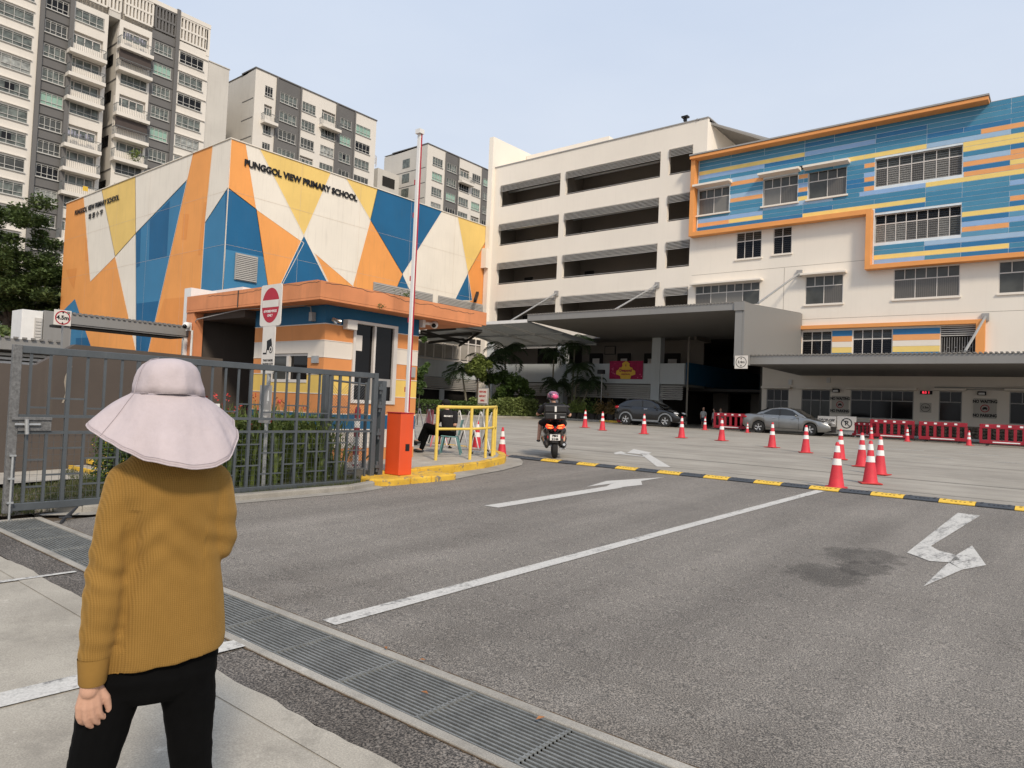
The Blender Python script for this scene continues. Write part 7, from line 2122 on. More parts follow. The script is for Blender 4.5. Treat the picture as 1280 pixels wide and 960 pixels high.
# jumper ------------------------------------------------------------------
def knit():
    m, nt, bs = nmat('mustard_waffle_knit')
    v = coords(nt, mode='obj')
    sp_ = nt.nodes.new('ShaderNodeSeparateXYZ'); nt.links.new(v, sp_.inputs[0])
    def wave(sock, f, ph=0):
        a = N(nt, 'ShaderNodeMath', operation='MULTIPLY'); a.inputs[1].default_value = f; nt.links.new(sock, a.inputs[0])
        c = N(nt, 'ShaderNodeMath', operation='SINE'); nt.links.new(a.outputs[0], c.inputs[0]); return c.outputs[0]
    ad = N(nt, 'ShaderNodeMath', operation='ADD'); nt.links.new(sp_.outputs[0], ad.inputs[0])
    m2 = N(nt, 'ShaderNodeMath', operation='MULTIPLY'); m2.inputs[1].default_value = .55; nt.links.new(sp_.outputs[1], m2.inputs[0]); nt.links.new(m2.outputs[0], ad.inputs[1])
    # a little wander so the ribs are not ruler straight
    nz = noise_n(nt, coords(nt, (1, 1, 1), 'obj'), 5, 3)
    wz = N(nt, 'ShaderNodeMath', operation='MULTIPLY_ADD'); nt.links.new(nz, wz.inputs[0]); wz.inputs[1].default_value = .006; nt.links.new(ad.outputs[0], wz.inputs[2])
    zz = N(nt, 'ShaderNodeMath', operation='MULTIPLY_ADD'); nt.links.new(nz, zz.inputs[0]); zz.inputs[1].default_value = .014; nt.links.new(sp_.outputs[2], zz.inputs[2])
    vx = wave(wz.outputs[0], 2 * math.pi / .0058); vz = wave(zz.outputs[0], 2 * math.pi / .0056)
    mx = N(nt, 'ShaderNodeMath', operation='MULTIPLY'); nt.links.new(vx, mx.inputs[0]); mx.inputs[1].default_value = .72
    mz = N(nt, 'ShaderNodeMath', operation='MULTIPLY_ADD'); nt.links.new(vz, mz.inputs[0]); mz.inputs[1].default_value = .28; nt.links.new(mx.outputs[0], mz.inputs[2])
    mr = N(nt, 'ShaderNodeMapRange'); nt.links.new(mz.outputs[0], mr.inputs[0]); mr.inputs[1].default_value = -1; mr.inputs[2].default_value = 1
    c = ramp(nt, mr.outputs[0], [(.15, (.205, .112, .025)), (.5, (.245, .135, .032)), (.85, (.275, .154, .040))])
    # the cuffs are plain ribbing
    c = mixc(nt, .35, c, ramp(nt, noise_n(nt, v, 9, 5), [(.3, (.185, .100, .024)), (.7, (.305, .170, .045))]))
    nt.links.new(c, bs.inputs['Base Color']); bs.inputs['Roughness'].default_value = .95; bs.inputs['Specular IOR Level'].default_value = .15
    bs.inputs['Sheen Weight'].default_value = .25; bs.inputs['Sheen Tint'].default_value = (.9, .6, .25, 1)
    bumpn(nt, bs, mr.outputs[0], .32, .004)
    return m
M['knit'] = knit()
M['cuff'] = mat('mustard_cuff_ribbing', (.265, .145, .032), .95, .06, 20, mode='obj', bump=.2, bscale=120)
b = MB()
loft(b, [(.020, .005, .805, .172, .112, .13), (.020, .005, .84, .174, .114, .11), (.029, .004, .90, .160, .114, .06), (.026, 0, 1.0, .150, .108, .02), (.024, 0, 1.10, .140, .102), (.022, -.004, 1.20, .138, .098),
         (.020, -.006, 1.28, .146, .096), (.018, -.004, 1.330, .142, .086), (.012, 0, 1.368, .112, .070), (.004, .004, 1.398, .076, .058), (0, .006, 1.42, .056, .052)], 40)
capsule(b, (-.088, -.004, 1.310), (-.106, -.020, 1.22), .060, .060); capsule(b, (-.106, -.020, 1.22), (-.121, -.044, 1.08), .060, .058)
capsule(b, (-.121, -.044, 1.08), (-.128, -.058, .98), .058, .055); capsule(b, (-.128, -.058, .98), (-.142, -.078, .855), .055, .041)
capsule(b, (.128, 0, 1.31), (.146, .0, 1.22), .060, .060); capsule(b, (.146, .0, 1.22), (.153, .006, 1.13), .060, .054); capsule(b, (.153, .01, 1.13), (.13, .19, 1.075), .053, .038)
def folds(co, n):
    d = 0.0
    x, y, z = co
    N_ = noise.noise
    d += .004 * N_((x * 8, y * 8, z * 4)) + .0018 * N_((x * 22, y * 22, z * 12))
    # drape running down the back, stronger toward the hem and the flanks
    if x > -.08 and z < 1.25: d += .0050 * N_((x * 26 + z * 5, y * 6, z * 2.2)) * min(1, (1.3 - z) * 2.2)
    if z < 1.24:                                    # the valley where the sleeve lies against the back
        xv = -.066 - .10 * max(0, 1.06 - z); d -= .0055 * math.exp(-((x - xv) / .016) ** 2) * (1 if y < .03 else .2)
    # diagonal pulls from the armpit
    for sx, ax in ((-1, -.066), (1, .108)):
        w = math.exp(-((x - ax) / .035) ** 2 - ((z - 1.14) / .13) ** 2); d -= .007 * w
        w = math.exp(-((x - ax * .6) / .07) ** 2 - ((z - 1.16) / .10) ** 2); d += .004 * w * math.sin(70 * (z + x * sx * .9))
    if x < -.075 and z < 1.2:                      # sleeve creases round the elbow and above the cuff
        w = math.exp(-((z - 1.08) / .075) ** 2); d += .0036 * w * math.sin(95 * z + 30 * x + 4.5 * N_((x * 7, y * 7, z * 5)))
        w = math.exp(-((z - .90) / .05) ** 2); d += .0022 * w * math.sin(120 * z + 5 * N_((x * 8, y * 8, z * 6)))
    if x > .12 and z < 1.28: d += .0040 * math.sin(85 * z + 60 * x + 3 * N_((x * 7, y * 7, z * 5))) * math.exp(-((z - 1.14) / .07) ** 2)
    return d
jumper = organic(b, 'jumper', M['knit'], woman, .0055, 5, folds)
s = MB()
s.lathe([(.031, .0), (.034, .006), (.037, .045), (.0395, .072)], (-.1435, -.080, .776), 24); s.lathe([(.030, .004), (.034, .06)], (-.1435, -.080, .776), 24); s.build('cuff', M['cuff'], woman)
s = MB(); s.tube([(.137, .15, 1.087), (.128, .205, 1.068)], [.040, .037], 16); s.build('cuff', M['cuff'], woman)
# trousers
b = MB()
loft(b, [(-.002, .01, .690, .085, .070), (-.002, .01, .715, .135, .088), (-.002, .01, .765, .174, .104), (.006, .008, .81, .150, .092), (.012, 0, .93, .125, .085)], 30)
for H_, K_, A_ in ((LH, LK, LA), (RH, RK, RA)):
    capsule(b, H_, tuple((h_ + k_) / 2 for h_, k_ in zip(H_, K_)), .088, .070); capsule(b, tuple((h_ + k_) / 2 for h_, k_ in zip(H_, K_)), K_, .070, .058)
    capsule(b, K_, (A_[0], A_[1], .10), .063, .058)
def tf(co, n):
    x, y, z = co
    side = 1 if abs(x) > .12 else .35
    return .004 * noise.noise((x * 9, y * 9, z * 14)) + .0035 * side * noise.noise((x * 5, y * 5, z * 34))
organic(b, 'trousers', M['trousers'], woman, .006, 4, tf)
for (x, y) in ((LA[0], LA[1]), (RA[0], RA[1])):
    s = MB(); s.ellipsoid((x, y + .06, .045), (.048, .135, .045), 16, 8); s.box(x - .042, x + .042, y - .06, y + .17, .0, .022); s.build('shoe', M['black'], woman, bevel=.004)
# hat
M['hat'] = mat('lilac_hat_cloth', (.47, .405, .415), .92, .05, 9, mode='obj', bump=.9, bscale=26, fine=.05)
M['stitch'] = mat('hat_stitching', (.40, .345, .36), .9, .1, 50, mode='obj')
s = MB(); n = 72; vs = []; fs = []
prof = [(.0, 1.671), (.033, 1.670), (.056, 1.664), (.071, 1.652), (.0805, 1.636), (.087, 1.615), (.092, 1.591), (.0955, 1.566)]
for (r, z) in prof:
    for j in range(n):
        w = 2 * math.pi * j / n
        puck = .0016 * math.sin(w * 6) * (r / .1) + .0085 * noise.noise((math.cos(w) * 3.2, math.sin(w) * 3.2, z * 22)) * min(1, (1.675 - z) * 16)
        rr = max(0, r + puck * (1 if r > 0 else 0)); vs.append((rr * math.sin(w) * 1.0, -rr * math.cos(w) * 1.08, z + .004 * math.sin(w * 2 + 1) * r / .1))
m_ = len(prof)
for i in range(m_ - 1):
    for j in range(n): fs.append((i*n+j, i*n+(j+1) % n, (i+1)*n+(j+1) % n, (i+1)*n+j))
s.smooth = True; s.add(vs, fs); hat = s.build('hat', M['hat'], woman); md_ = hat.modifiers.new('thick', 'SOLIDIFY'); md_.thickness = .002
RP = [(-180, .160, 1.480), (-135, .165, 1.492), (-112, .165, 1.500), (-96, .176, 1.490), (-84, .182, 1.468), (-70, .180, 1.452), (-52, .182, 1.436), (-32, .178, 1.412), (-12, .180, 1.388), (6, .186, 1.372), (22, .192, 1.364), (38, .200, 1.368), (50, .206, 1.384), (62, .208, 1.412), (76, .214, 1.448), (88, .212, 1.474), (110, .195, 1.494), (140, .170, 1.490), (180, .160, 1.480)]
def rp(a):
    for (p, r0, z0), (q, r1, z1) in zip(RP, RP[1:]):
        if p <= a <= q:
            t_ = (a - p) / (q - p); t_ = t_ * t_ * (3 - 2 * t_) * .5 + t_ * .5; return r0 + (r1 - r0) * t_, z0 + (z1 - z0) * t_
    return RP[0][1:]
s = MB(); n = 144; K = 16; vs = []; fs = []
def brimpt(a, t_):
    w = R(a); ro, zo = rp(a)
    r = .0955 + (ro - .0955) * (t_ ** 1.08); z = 1.5675 + (zo - 1.5675) * (t_ ** .98) + .010 * math.sin(math.pi * t_)
    fold = .012 * math.sin(w * 3 + .4) * t_ + .004 * math.sin(w * 5 + 2) * t_ * t_ + .016 * t_ * noise.noise((math.sin(w) * 2.6, math.cos(w) * 2.6, t_ * 1.2)) 
    r += fold
    return Vector((r * math.sin(w), -r * math.cos(w) * 1.0 - (.0), z + fold * .4))
for i in range(K + 1):
    for j in range(n): vs.append(brimpt(-180 + 360 * j / n, i / K))
for i in range(K):
    for j in range(n): fs.append((i*n+j, i*n+(j+1) % n, (i+1)*n+(j+1) % n, (i+1)*n+j))
s.smooth = True; s.add(vs, fs); br = s.build('brim', M['hat'], hat); md_ = br.modifiers.new('thick', 'SOLIDIFY'); md_.thickness = .0025
s = MB(); s.tube([brimpt(a, 1.0) for a in range(-180, 181, 4)], .0022, 6, False); s.build('brim_piping', M['hat'], hat)
s = MB(); s.tube([brimpt(a, .955) + Vector((0, 0, .001)) + Vector((math.sin(R(a)), -math.cos(R(a)), 0)) * .001 for a in range(-180, 181, 4)], .0006, 4, False)
s.tube([brimpt(-62, t_ / 12) + Vector((-.0012, -.0012, .0008)) for t_ in range(13)], .0009, 4, False)
s.tube([Vector((.0008 + r * math.sin(R(-62)) * 1.015, -r * math.cos(R(-62)) * 1.095, z + .001)) for r, z in prof[1:]], .0009, 4, False)
s.tube([Vector((.0965 * math.sin(R(a)), -.1035 * math.cos(R(a)) * .985, 1.5685)) for a in range(-180, 181, 5)], .0007, 5, False)
s.build('stitching', M['stitch'], hat)
woman.location = (-2.069, .955, .021); woman.rotation_euler = (0, 0, YAW + R(26))

# ------------------------------------------------------------------ scooter and rider (local: y ahead, x right)
sc = thing('motor_scooter', 'black motor scooter seen from behind with lit tail lamps and a black top box', 'scooter')
def wheel(c, r, w, nm='wheel'):
    s = MB(); s.lathe([(r * .62, -w * .45), (r * .82, -w * .5), (r * .96, -w * .32), (r, 0), (r * .96, w * .32), (r * .82, w * .5), (r * .62, w * .45)], c, 28, 'X'); wv = s.build(nm, M['tyre'], sc)
    s = MB(); s.lathe([(r * .64, -w * .3), (r * .55, -w * .2), (.05, -w * .2), (.05, w * .2), (r * .55, w * .2), (r * .64, w * .3)], c, 20, 'X'); s.build('rim', M['dark2'], wv)
wheel((0, 0, .235), .235, .13); wheel((0, 1.33, .235), .235, .11)
b = MB()                                             # tail and body shell
for (p, q, r0, r1) in (((0, -.02, .74), (0, .75, .76), .12, .17), ((-.09, .05, .70), (-.12, .7, .60), .10, .13), ((.09, .05, .70), (.12, .7, .60), .10, .13), ((0, .5, .40), (0, .95, .36), .13, .15),
                      ((0, 1.1, .45), (0, 1.28, .95), .15, .15), ((-.13, .9, .34), (-.13, 1.1, .4), .08, .1), ((.13, .9, .34), (.13, 1.1, .4), .08, .1), ((0, .02, .58), (0, .4, .50), .09, .14), ((-.15, .22, .66), (-.17, .85, .58), .11, .13), ((.15, .22, .66), (.17, .85, .58), .11, .13),
                      ((-.17, .55, .34), (-.19, 1.05, .42), .09, .12), ((.17, .55, .34), (.19, 1.05, .42), .09, .12), ((-.2, 1.12, .5), (-.17, 1.2, .92), .10, .09), ((.2, 1.12, .5), (.17, 1.2, .92), .10, .09)): capsule(b, p, q, r0, r1)
organic(b, 'body', black_p, sc, .012, 5)
s = MB(); s.ellipsoid((0, .42, .90), (.15, .42, .055), 20, 8); s.build('seat', M['darkcloth'], sc)
em, nt_, b_ = nmat('lit_tail_lamp'); b_.inputs['Base Color'].default_value = (.8, .03, .01, 1); b_.inputs['Emission Color'].default_value = (1, .06, .012, 1); b_.inputs['Emission Strength'].default_value = 1.1
em2, nt_, b_ = nmat('lit_lamp_core'); b_.inputs['Base Color'].default_value = (.9, .2, .05, 1); b_.inputs['Emission Color'].default_value = (1, .30, .08, 1); b_.inputs['Emission Strength'].default_value = 1.8
for sg in (-1, 1):
    s = MB()
    s.prism([(sg * .03, .735), (sg * .055, .80), (sg * .19, .835), (sg * .215, .77), (sg * .16, .72), (sg * .09, .715)], -.175, -.09, 'Y'); s.build('tail_lamp', em, sc, bevel=.008)
    s = MB(); s.prism([(sg * .06, .80), (sg * .17, .825), (sg * .18, .805), (sg * .075, .785)], -.184, -.176, 'Y'); s.prism([(sg * .06, .745), (sg * .15, .755), (sg * .145, .738), (sg * .075, .73)], -.184, -.176, 'Y'); s.build('lamp_strip', em2, sc)
s = MB(); s.prism([(-.035, .70), (0, .65), (.035, .70), (0, .74)], -.16, -.13, 'Y'); s.build('reflector', M['lamp_red'], sc)
s = MB(); s.box(-.118, .118, -.225, -.215, .435, .59); pl = s.build('number_plate', M['letter'], sc, bevel=.004)
s = MB(); s.box(-.112, .112, -.229, -.226, .441, .584); s.build('plate_face', M['white'], pl)
lettering(sc, 'FBN', (0, -.232, .548), .062, M['letter'], '-Y', .001, .004, 1.1); lettering(sc, '2146', (0, -.232, .475), .066, M['letter'], '-Y', .001, .004, 1.1)
s = MB(); s.bar((0, -.02, .62), (0, -.22, .50), .10, .02); s.box(-.07, .07, -.25, -.05, .385, .43); s.bar((0, .0, .43), (0, -.22, .38), .13, .012); s.build('mudguard', M['black'], sc)
s = MB()
for sg in (-1, 1): s.box(sg * .16 - .012, sg * .16 + .012, -.20, -.19, .49, .55)
s.build('side_reflector', M['lamp_red'], sc)
s = MB(); s.tube([(.13, .45, .28), (.19, .1, .30), (.20, -.14, .34)], [.035, .062, .055], 14); s.build('exhaust', M['black'], sc)
s = MB(); s.box(.235, .26, -.10, .22, .30, .40); s.tube([(.20, -.14, .34), (.20, -.19, .345)], .03, 10); s.tube([(.13, -.02, .235), (.24, -.02, .235)], .025, 10); s.box(.10, .16, -.08, .1, .16, .26); s.build('exhaust_guard', M['chrome'], sc)
s = MB(); s.ellipsoid((-.18, .12, .33), (.055, .28, .10), 14, 8); s.build('transmission', M['dark2'], sc)
s = MB()
for sg in (-1, 1): s.tube([(sg * .155, -.05, .62), (sg * .14, -.02, .30)], .028, 10); s.tube([(sg * .155, -.03, .58), (sg * .145, -.03, .34)], .038, 10)
s.build('shock_absorber', M['dark2'], sc)
s = MB(); s.box(-.24, .24, -.36, .06, .945, 1.112); s.build('top_box_base', M['black'], sc, bevel=.03)
s = MB(); s.box(-.245, .245, -.365, .065, 1.114, 1.29); s.build('top_box_lid', M['black'], sc, bevel=.03)
s = MB(); s.box(-.022, .022, -.373, -.364, 1.13, 1.26); s.box(-.016, .016, -.370, -.360, .965, 1.06); s.build('top_box_latch', M['white'], sc, bevel=.003)
s = MB(); s.box(.10, .20, -.366, -.360, 1.0, 1.018); s.build('maker_badge', M['steel'], sc)
s = MB(); s.tube([(-.1, -.05, .90), (-.1, -.3, .95)], .018, 8); s.tube([(.1, -.05, .90), (.1, -.3, .95)], .018, 8); s.build('rack', M['black'], sc)
s = MB(); s.tube([(-.36, 1.02, 1.06), (-.12, 1.15, 1.03), (.12, 1.15, 1.03), (.36, 1.02, 1.06)], .017, 8); s.build('handlebar', M['black'], sc)
for sg in (-1, 1):
    s = MB(); s.tube([(sg * .22, 1.08, 1.05), (sg * .27, 1.08, 1.22)], .008, 6); s.ellipsoid((sg * .30, 1.07, 1.25), (.07, .02, .045), 12, 8); s.build('mirror', M['black'], sc)
M['smoke'] = glassmat('smoked_screen', (.16, .17, .20), .1)
s = MB(); s.add([(-.13, 1.30, 1.05), (.13, 1.30, 1.05), (.09, 1.20, 1.42), (-.09, 1.20, 1.42)], [(0, 1, 2, 3)]); s.build('windscreen', M['smoke'], sc, fix=False)
SCX, SCY = -10.01, 14.19
sc.location = (SCX - .02, SCY, g(SCY) + .004); sc.rotation_euler = (0, R(-1.5), R(37)); sc.scale = (1.12, 1, 1.02)

rd = thing('person', 'rider in a black shirt and pink helmet sitting on the black scooter', 'person')
b = MB()
capsule(b, (-.08, .34, 1.46), (-.08, .35, 1.53), .085, .09); b.ellipsoid((-.08, .455, 1.49), (.015, .02, .02), 8, 6); capsule(b, (-.05, .28, 1.30), (-.08, .33, 1.42), .055, .052)
loft(b, [(0, .28, .92, .165, .12), (0, .27, 1.02, .155, .115), (-.02, .26, 1.15, .165, .115), (-.04, .27, 1.25, .185, .11), (-.05, .28, 1.32, .13, .075), (-.05, .28, 1.34, .06, .05)])
for sg in (-1, 1):
    sh = (-.05 + sg * .19, .30, 1.27); el = (-.02 + sg * .36 - .03, .48, 1.05); ha = (sg * .33, .98, 1.07)
    capsule(b, sh, el, .055, .042); capsule(b, el, ha, .042, .028)
    capsule(b, ha, (sg * .35, 1.03, 1.065), .034, .034)
    for i in range(4): k0 = Vector((sg * (.31 + i * .022), 1.06, 1.085)); k1 = k0 + Vector((0, .022, -.02)); capsule(b, k0, k1, .011, .010, 8); capsule(b, k1, k1 + Vector((0, -.02, -.022)), .010, .009, 8)
    capsule(b, (sg * .29, 1.01, 1.06), (sg * .285, 1.04, 1.035), .012, .010, 8)
    hp = (sg * .10, .32, .93); kn = (-.34 if sg < 0 else .20, .62, .82); ft = (-.37 if sg < 0 else .20, .42, .42)
    capsule(b, hp, kn, .088, .062); capsule(b, kn, ft, .055, .036); capsule(b, ft, (ft[0] - .0, ft[1] + .13, .395), .036, .028)
organic(b, 'body', M['skin'], rd, .007, 3)
b = MB()
loft(b, [(0, .28, .90, .185, .14), (0, .27, 1.02, .180, .135), (-.02, .26, 1.15, .188, .135), (-.04, .27, 1.25, .200, .125), (-.05, .28, 1.325, .150, .09), (-.05, .28, 1.36, .065, .06)])
for sg in (-1, 1):
    sh = (-.05 + sg * .19, .30, 1.27); el = (-.02 + sg * .36 - .03, .48, 1.05); capsule(b, sh, tuple(a_ + (c_ - a_) * .7 for a_, c_ in zip(sh, el)), .072, .068)
organic(b, 'shirt', M['darkcloth'], rd, .009, 4, lambda co, n: .006 * noise.noise(co * 9))
b = MB(); loft(b, [(0, .30, .86, .17, .15), (0, .30, .98, .17, .14)])
for sg in (-1, 1):
    hp = (sg * .10, .32, .93); kn = (-.34 if sg < 0 else .20, .62, .82); capsule(b, hp, tuple(a_ + (c_ - a_) * .85 for a_, c_ in zip(hp, kn)), .105, .085)
organic(b, 'shorts', M['darkcloth'], rd, .01, 4)
for sg in (-1, 1):
    ft = (-.37 if sg < 0 else .20, .42, .42); s = MB(); s.ellipsoid((ft[0], ft[1] + .07, .385), (.048, .13, .03), 12, 6); s.build('sandal', M['rubber'], rd)
def helmetmat():
    m, nt, bs = nmat('pink_helmet_graphic'); v = coords(nt, mode='obj')
    c = ramp(nt, noise_n(nt, v, 9, 3, .6), [(.46, (.05, .03, .06)), (.49, (.22, .14, .20)), (.54, (.40, .07, .16)), (.60, (.10, .09, .13)), (.66, (.45, .35, .42))])
    nt.links.new(c, bs.inputs['Base Color']); bs.inputs['Roughness'].default_value = .2; bs.inputs['Coat Weight'].default_value = .6; return m
s = MB(); s.ellipsoid((-.08, .34, 1.515), (.135, .15, .125), 26, 16); he = s.build('helmet', helmetmat(), rd)
s = MB(); s.ellipsoid((-.045, .235, 1.50), (.075, .06, .065), 16, 10); s.build('helmet_patch', mat('helmet_pink', (.72, .09, .22), .3, .1, 12, mode='obj'), he)
s = MB(); s.lathe([(.137, 0), (.14, .02), (.137, .04)], (-.08, .34, 1.43), 24); s.build('helmet_rim', M['black'], he)
rd.location = sc.location; rd.rotation_euler = (0, 0, R(37)); rd.scale = (1.12, 1, 1.02)

# ------------------------------------------------------------------ seated guard (local: x right in view, y away, z up)
gd = thing('person', 'guard in black uniform and cap sitting with legs crossed on the teal chair', 'person')
b = MB()
capsule(b, (-.02, .02, 1.12), (-.02, .02, 1.17), .085, .085); b.ellipsoid((-.10, .06, 1.13), (.02, .018, .02), 8, 6); capsule(b, (.03, .0, .95), (0, .01, 1.08), .055, .052)
loft(b, [(.09, .02, .42, .15, .13), (.09, 0, .58, .145, .12), (.06, -.01, .75, .155, .12), (.04, -.01, .90, .175, .11), (.03, 0, .985, .10, .07), (.03, 0, 1.0, .05, .05)])
arms = [((-.13, .06, .93), (-.19, .02, .68), (-.30, .16, .62)), ((.21, -.04, .93), (.23, -.10, .68), (.02, .06, .60))]
for A_, B_, C_ in arms:
    capsule(b, A_, B_, .052, .042); capsule(b, B_, C_, .042, .030)
    hd = Vector(C_); capsule(b, hd, hd + Vector((-.06, .02, -.01)), .030, .030)
    for i in range(4): k0 = hd + Vector((-.08, .05 - i * .021, -.005)); k1 = k0 + Vector((-.035, 0, -.010)); capsule(b, k0, k1, .011, .010, 8); capsule(b, k1, k1 + Vector((-.015, 0, -.022)), .010, .008, 8)
    capsule(b, hd + Vector((-.03, -.03, 0)), hd + Vector((-.075, -.045, -.015)), .013, .010, 8)
legs = [((.06, .06, .47), (-.42, .12, .50), (-.55, .10, .07)), ((.06, -.08, .49), (-.44, .02, .62), (-.60, .10, .27))]
for A_, B_, C_ in legs:
    capsule(b, A_, B_, .088, .062); capsule(b, B_, C_, .058, .038); capsule(b, C_, (C_[0] - .13, C_[1], C_[2] - .02), .038, .028)
organic(b, 'body', M['skin'], gd, .007, 3)
b = MB(); loft(b, [(.09, .02, .44, .17, .15), (.09, 0, .58, .165, .14), (.06, -.01, .75, .17, .138), (.04, -.01, .90, .19, .125), (.03, 0, .99, .12, .085), (.03, 0, 1.02, .062, .06)])
for A_, B_, C_ in arms: capsule(b, A_, tuple(a_ + (c_ - a_) * .75 for a_, c_ in zip(A_, B_)), .070, .060)
organic(b, 'shirt', M['darkcloth'], gd, .009, 4, lambda co, n: .006 * noise.noise(co * 9))
b = MB(); loft(b, [(.07, .0, .40, .17, .16), (.08, 0, .52, .165, .15)])
for A_, B_, C_ in legs: capsule(b, A_, B_, .102, .078); capsule(b, B_, tuple(a_ + (c_ - a_) * .9 for a_, c_ in zip(B_, C_)), .074, .058)
organic(b, 'trousers', M['trousers'], gd, .009, 4)
for A_, B_, C_ in legs:
    s = MB(); s.ellipsoid((C_[0] - .07, C_[1], C_[2] - .03), (.14, .05, .042), 14, 8); s.build('shoe', M['black'], gd)
s = MB(); s.ellipsoid((-.02, .02, 1.185), (.102, .102, .075), 20, 10); cp_ = s.build('cap', M['darkcloth'], gd); s = MB(); s.ellipsoid((-.13, .05, 1.165), (.07, .06, .012), 12, 6); s.build('peak', M['darkcloth'], cp_)
s = MB(); loft(s, [(-.0, .01, 1.08, .075, .075), (0, .01, 1.16, .093, .093)]); s.build('hair', M['hair'], gd)
lettering(gd, 'SECURITY', (.07, -.152, .87), .045, M['white'], '-Y', .002, .003)
gd.location = (-11.28, 11.56, g(11.5) + .15); gd.rotation_euler = (0, 0, YAW)

# ------------------------------------------------------------------ small figures in the shade of the hall
M['shirtw'] = mat('white_school_shirt', (.45, .44, .42), .8, .1, 8)
M['skirt'] = mat('dark_school_skirt', (.03, .035, .05), .8, .1, 8)
def pupil(label, x, y, rz, h):
    t = thing('person', label, 'person')
    k = h / 1.3; b = MB()
    capsule(b, (0, 0, 1.17*k), (0, 0, 1.21*k), .075*k, .08*k); capsule(b, (0, 0, 1.02*k), (0, 0, 1.12*k), .04*k, .04*k); b.ellipsoid((0, .085*k, 1.18*k), (.012*k, .015*k, .015*k), 8, 6)
    loft(b, [(0, 0, .62*k, .11*k, .08*k), (0, 0, .8*k, .10*k, .075*k), (0, 0, .97*k, .13*k, .075*k), (0, 0, 1.03*k, .05*k, .04*k)])
    for sg in (-1, 1):
        capsule(b, (sg*.13*k, 0, .98*k), (sg*.17*k, 0, .78*k), .034*k, .028*k); capsule(b, (sg*.17*k, 0, .78*k), (sg*.16*k, .06*k, .60*k), .028*k, .02*k)
        for i in range(4): capsule(b, (sg*.16*k, .06*k + (i - 1.5) * .014*k, .585*k), (sg*.16*k, .065*k + (i - 1.5) * .014*k, .54*k), .009*k, .007*k, 6)
        capsule(b, (sg*.145*k, .085*k, .59*k), (sg*.14*k, .10*k, .56*k), .009*k, .007*k, 6)
        capsule(b, (sg*.065*k, 0, .62*k), (sg*.07*k, .01, .33*k), .062*k, .042*k); capsule(b, (sg*.07*k, .01, .33*k), (sg*.07*k, 0, .06*k), .040*k, .028*k); capsule(b, (sg*.07*k, 0, .05*k), (sg*.07*k, .09*k, .03*k), .03*k, .024*k)
    organic(b, 'body', M['skin'], t, .012, 2)
    s = MB(); loft(s, [(0, 0, .62*k, .13*k, .10*k), (0, 0, .8*k, .125*k, .09*k), (0, 0, .97*k, .15*k, .09*k), (0, 0, 1.04*k, .06*k, .05*k)])
    for sg in (-1, 1): capsule(s, (sg*.13*k, 0, .97*k), (sg*.16*k, 0, .85*k), .045*k, .042*k)
    s.build('shirt', M['shirtw'], t)
    s = MB(); loft(s, [(0, 0, .38*k, .17*k, .14*k), (0, 0, .66*k, .125*k, .095*k)]); s.build('skirt', M['skirt'], t)
    s = MB(); s.ellipsoid((0, -.012*k, 1.21*k), (.088*k, .088*k, .085*k), 14, 8); s.build('hair', M['hair'], t)
    t.location = (x, y, .65); t.rotation_euler = (0, 0, rz)
pupil('pupil in a white shirt standing alone, nearest the black car', -18.95, 43.5, R(200), 1.35)
pupil('pupil in a white shirt, left one of the pair by the red barrier', -18.1, 43.2, R(150), 1.28)
pupil('pupil in a white shirt, right one of the pair by the red barrier', -17.95, 43.9, R(210), 1.32)

# ------------------------------------------------------------------ plants
def leaves(b, n, sampler, size, aspect=.5, flat=0.0, rnd=random):
    for _ in range(n):
        c = Vector(sampler()); d = Vector((rnd.gauss(0, 1), rnd.gauss(0, 1), rnd.gauss(0, 1) * (1 - flat))).normalized()
        e = d.cross(Vector((rnd.gauss(0, 1), rnd.gauss(0, 1), rnd.gauss(0, 1) + flat * 3))).normalized()
        s = size * rnd.uniform(.6, 1.35); a = d * s; q = e * s * aspect
        b.add([c - a, c + q, c + a, c - q], [(0, 1, 2, 3)])
def plant(name, label, cat, loc, group=None): return thing(name, label, cat, loc, 0, group)

def leafy_box(b, n, x0, x1, y0, y1, z0, z1, size, lump=.25, seed=0, surf=.8):
    rnd = random.Random(seed)
    def smp():
        while True:
            x, y, z = rnd.uniform(x0, x1), rnd.uniform(y0, y1), rnd.uniform(z0, z1)
            top = z1 - lump * (.5 + .9 * noise.noise((x * 1.3, y * 1.3, seed)))
            if z > top: continue
            e = min(x - x0, x1 - x, y - y0, y1 - y, top - z)
            if e < lump or rnd.random() > surf: return (x + rnd.gauss(0, size * .4), y + rnd.gauss(0, size * .4), z)
    leaves(b, n, smp, size, .5, .2, rnd)

# kerb round the planting bed
b = MB(); b.box(-31.75, -31.5, 26, 43.0, .6, .79); b.box(-31.5, -24.2, 42.75, 43.0, .6, .79); b.build('bed_kerb', M['kerbc'], None, bevel=.03)['kind'] = 'structure'
b = MB(); b.box(-42.3, -31.76, 26, 47.8, .6, .74); b.box(-31.76, -24.4, 43.01, 47.8, .6, .74); tag(b.build('planting_bed', M['soil']), kind='structure')
b = MB(); b.box(-26.4, -24.1, 42.70, 43.02, .62, .80); tag(b.build('bed_kerb', M['kerby'], bevel=.02), kind='structure')
t = plant('clipped_hedge', 'low clipped green hedge along the far side of the planting bed', 'hedge', (-33, 34, .7))
b = MB(); leafy_box(b, 9000, -33.6, -32.2, 26.5, 41.5, .7, 1.75, .075, .12, 1); b.build('foliage', M['leaf_clip'], t, fix=False, kind='stuff')
b = MB(); b.box(-33.4, -32.5, 26.6, 41.3, .7, 1.45); b.build('inner_mass', M['dark'], t)
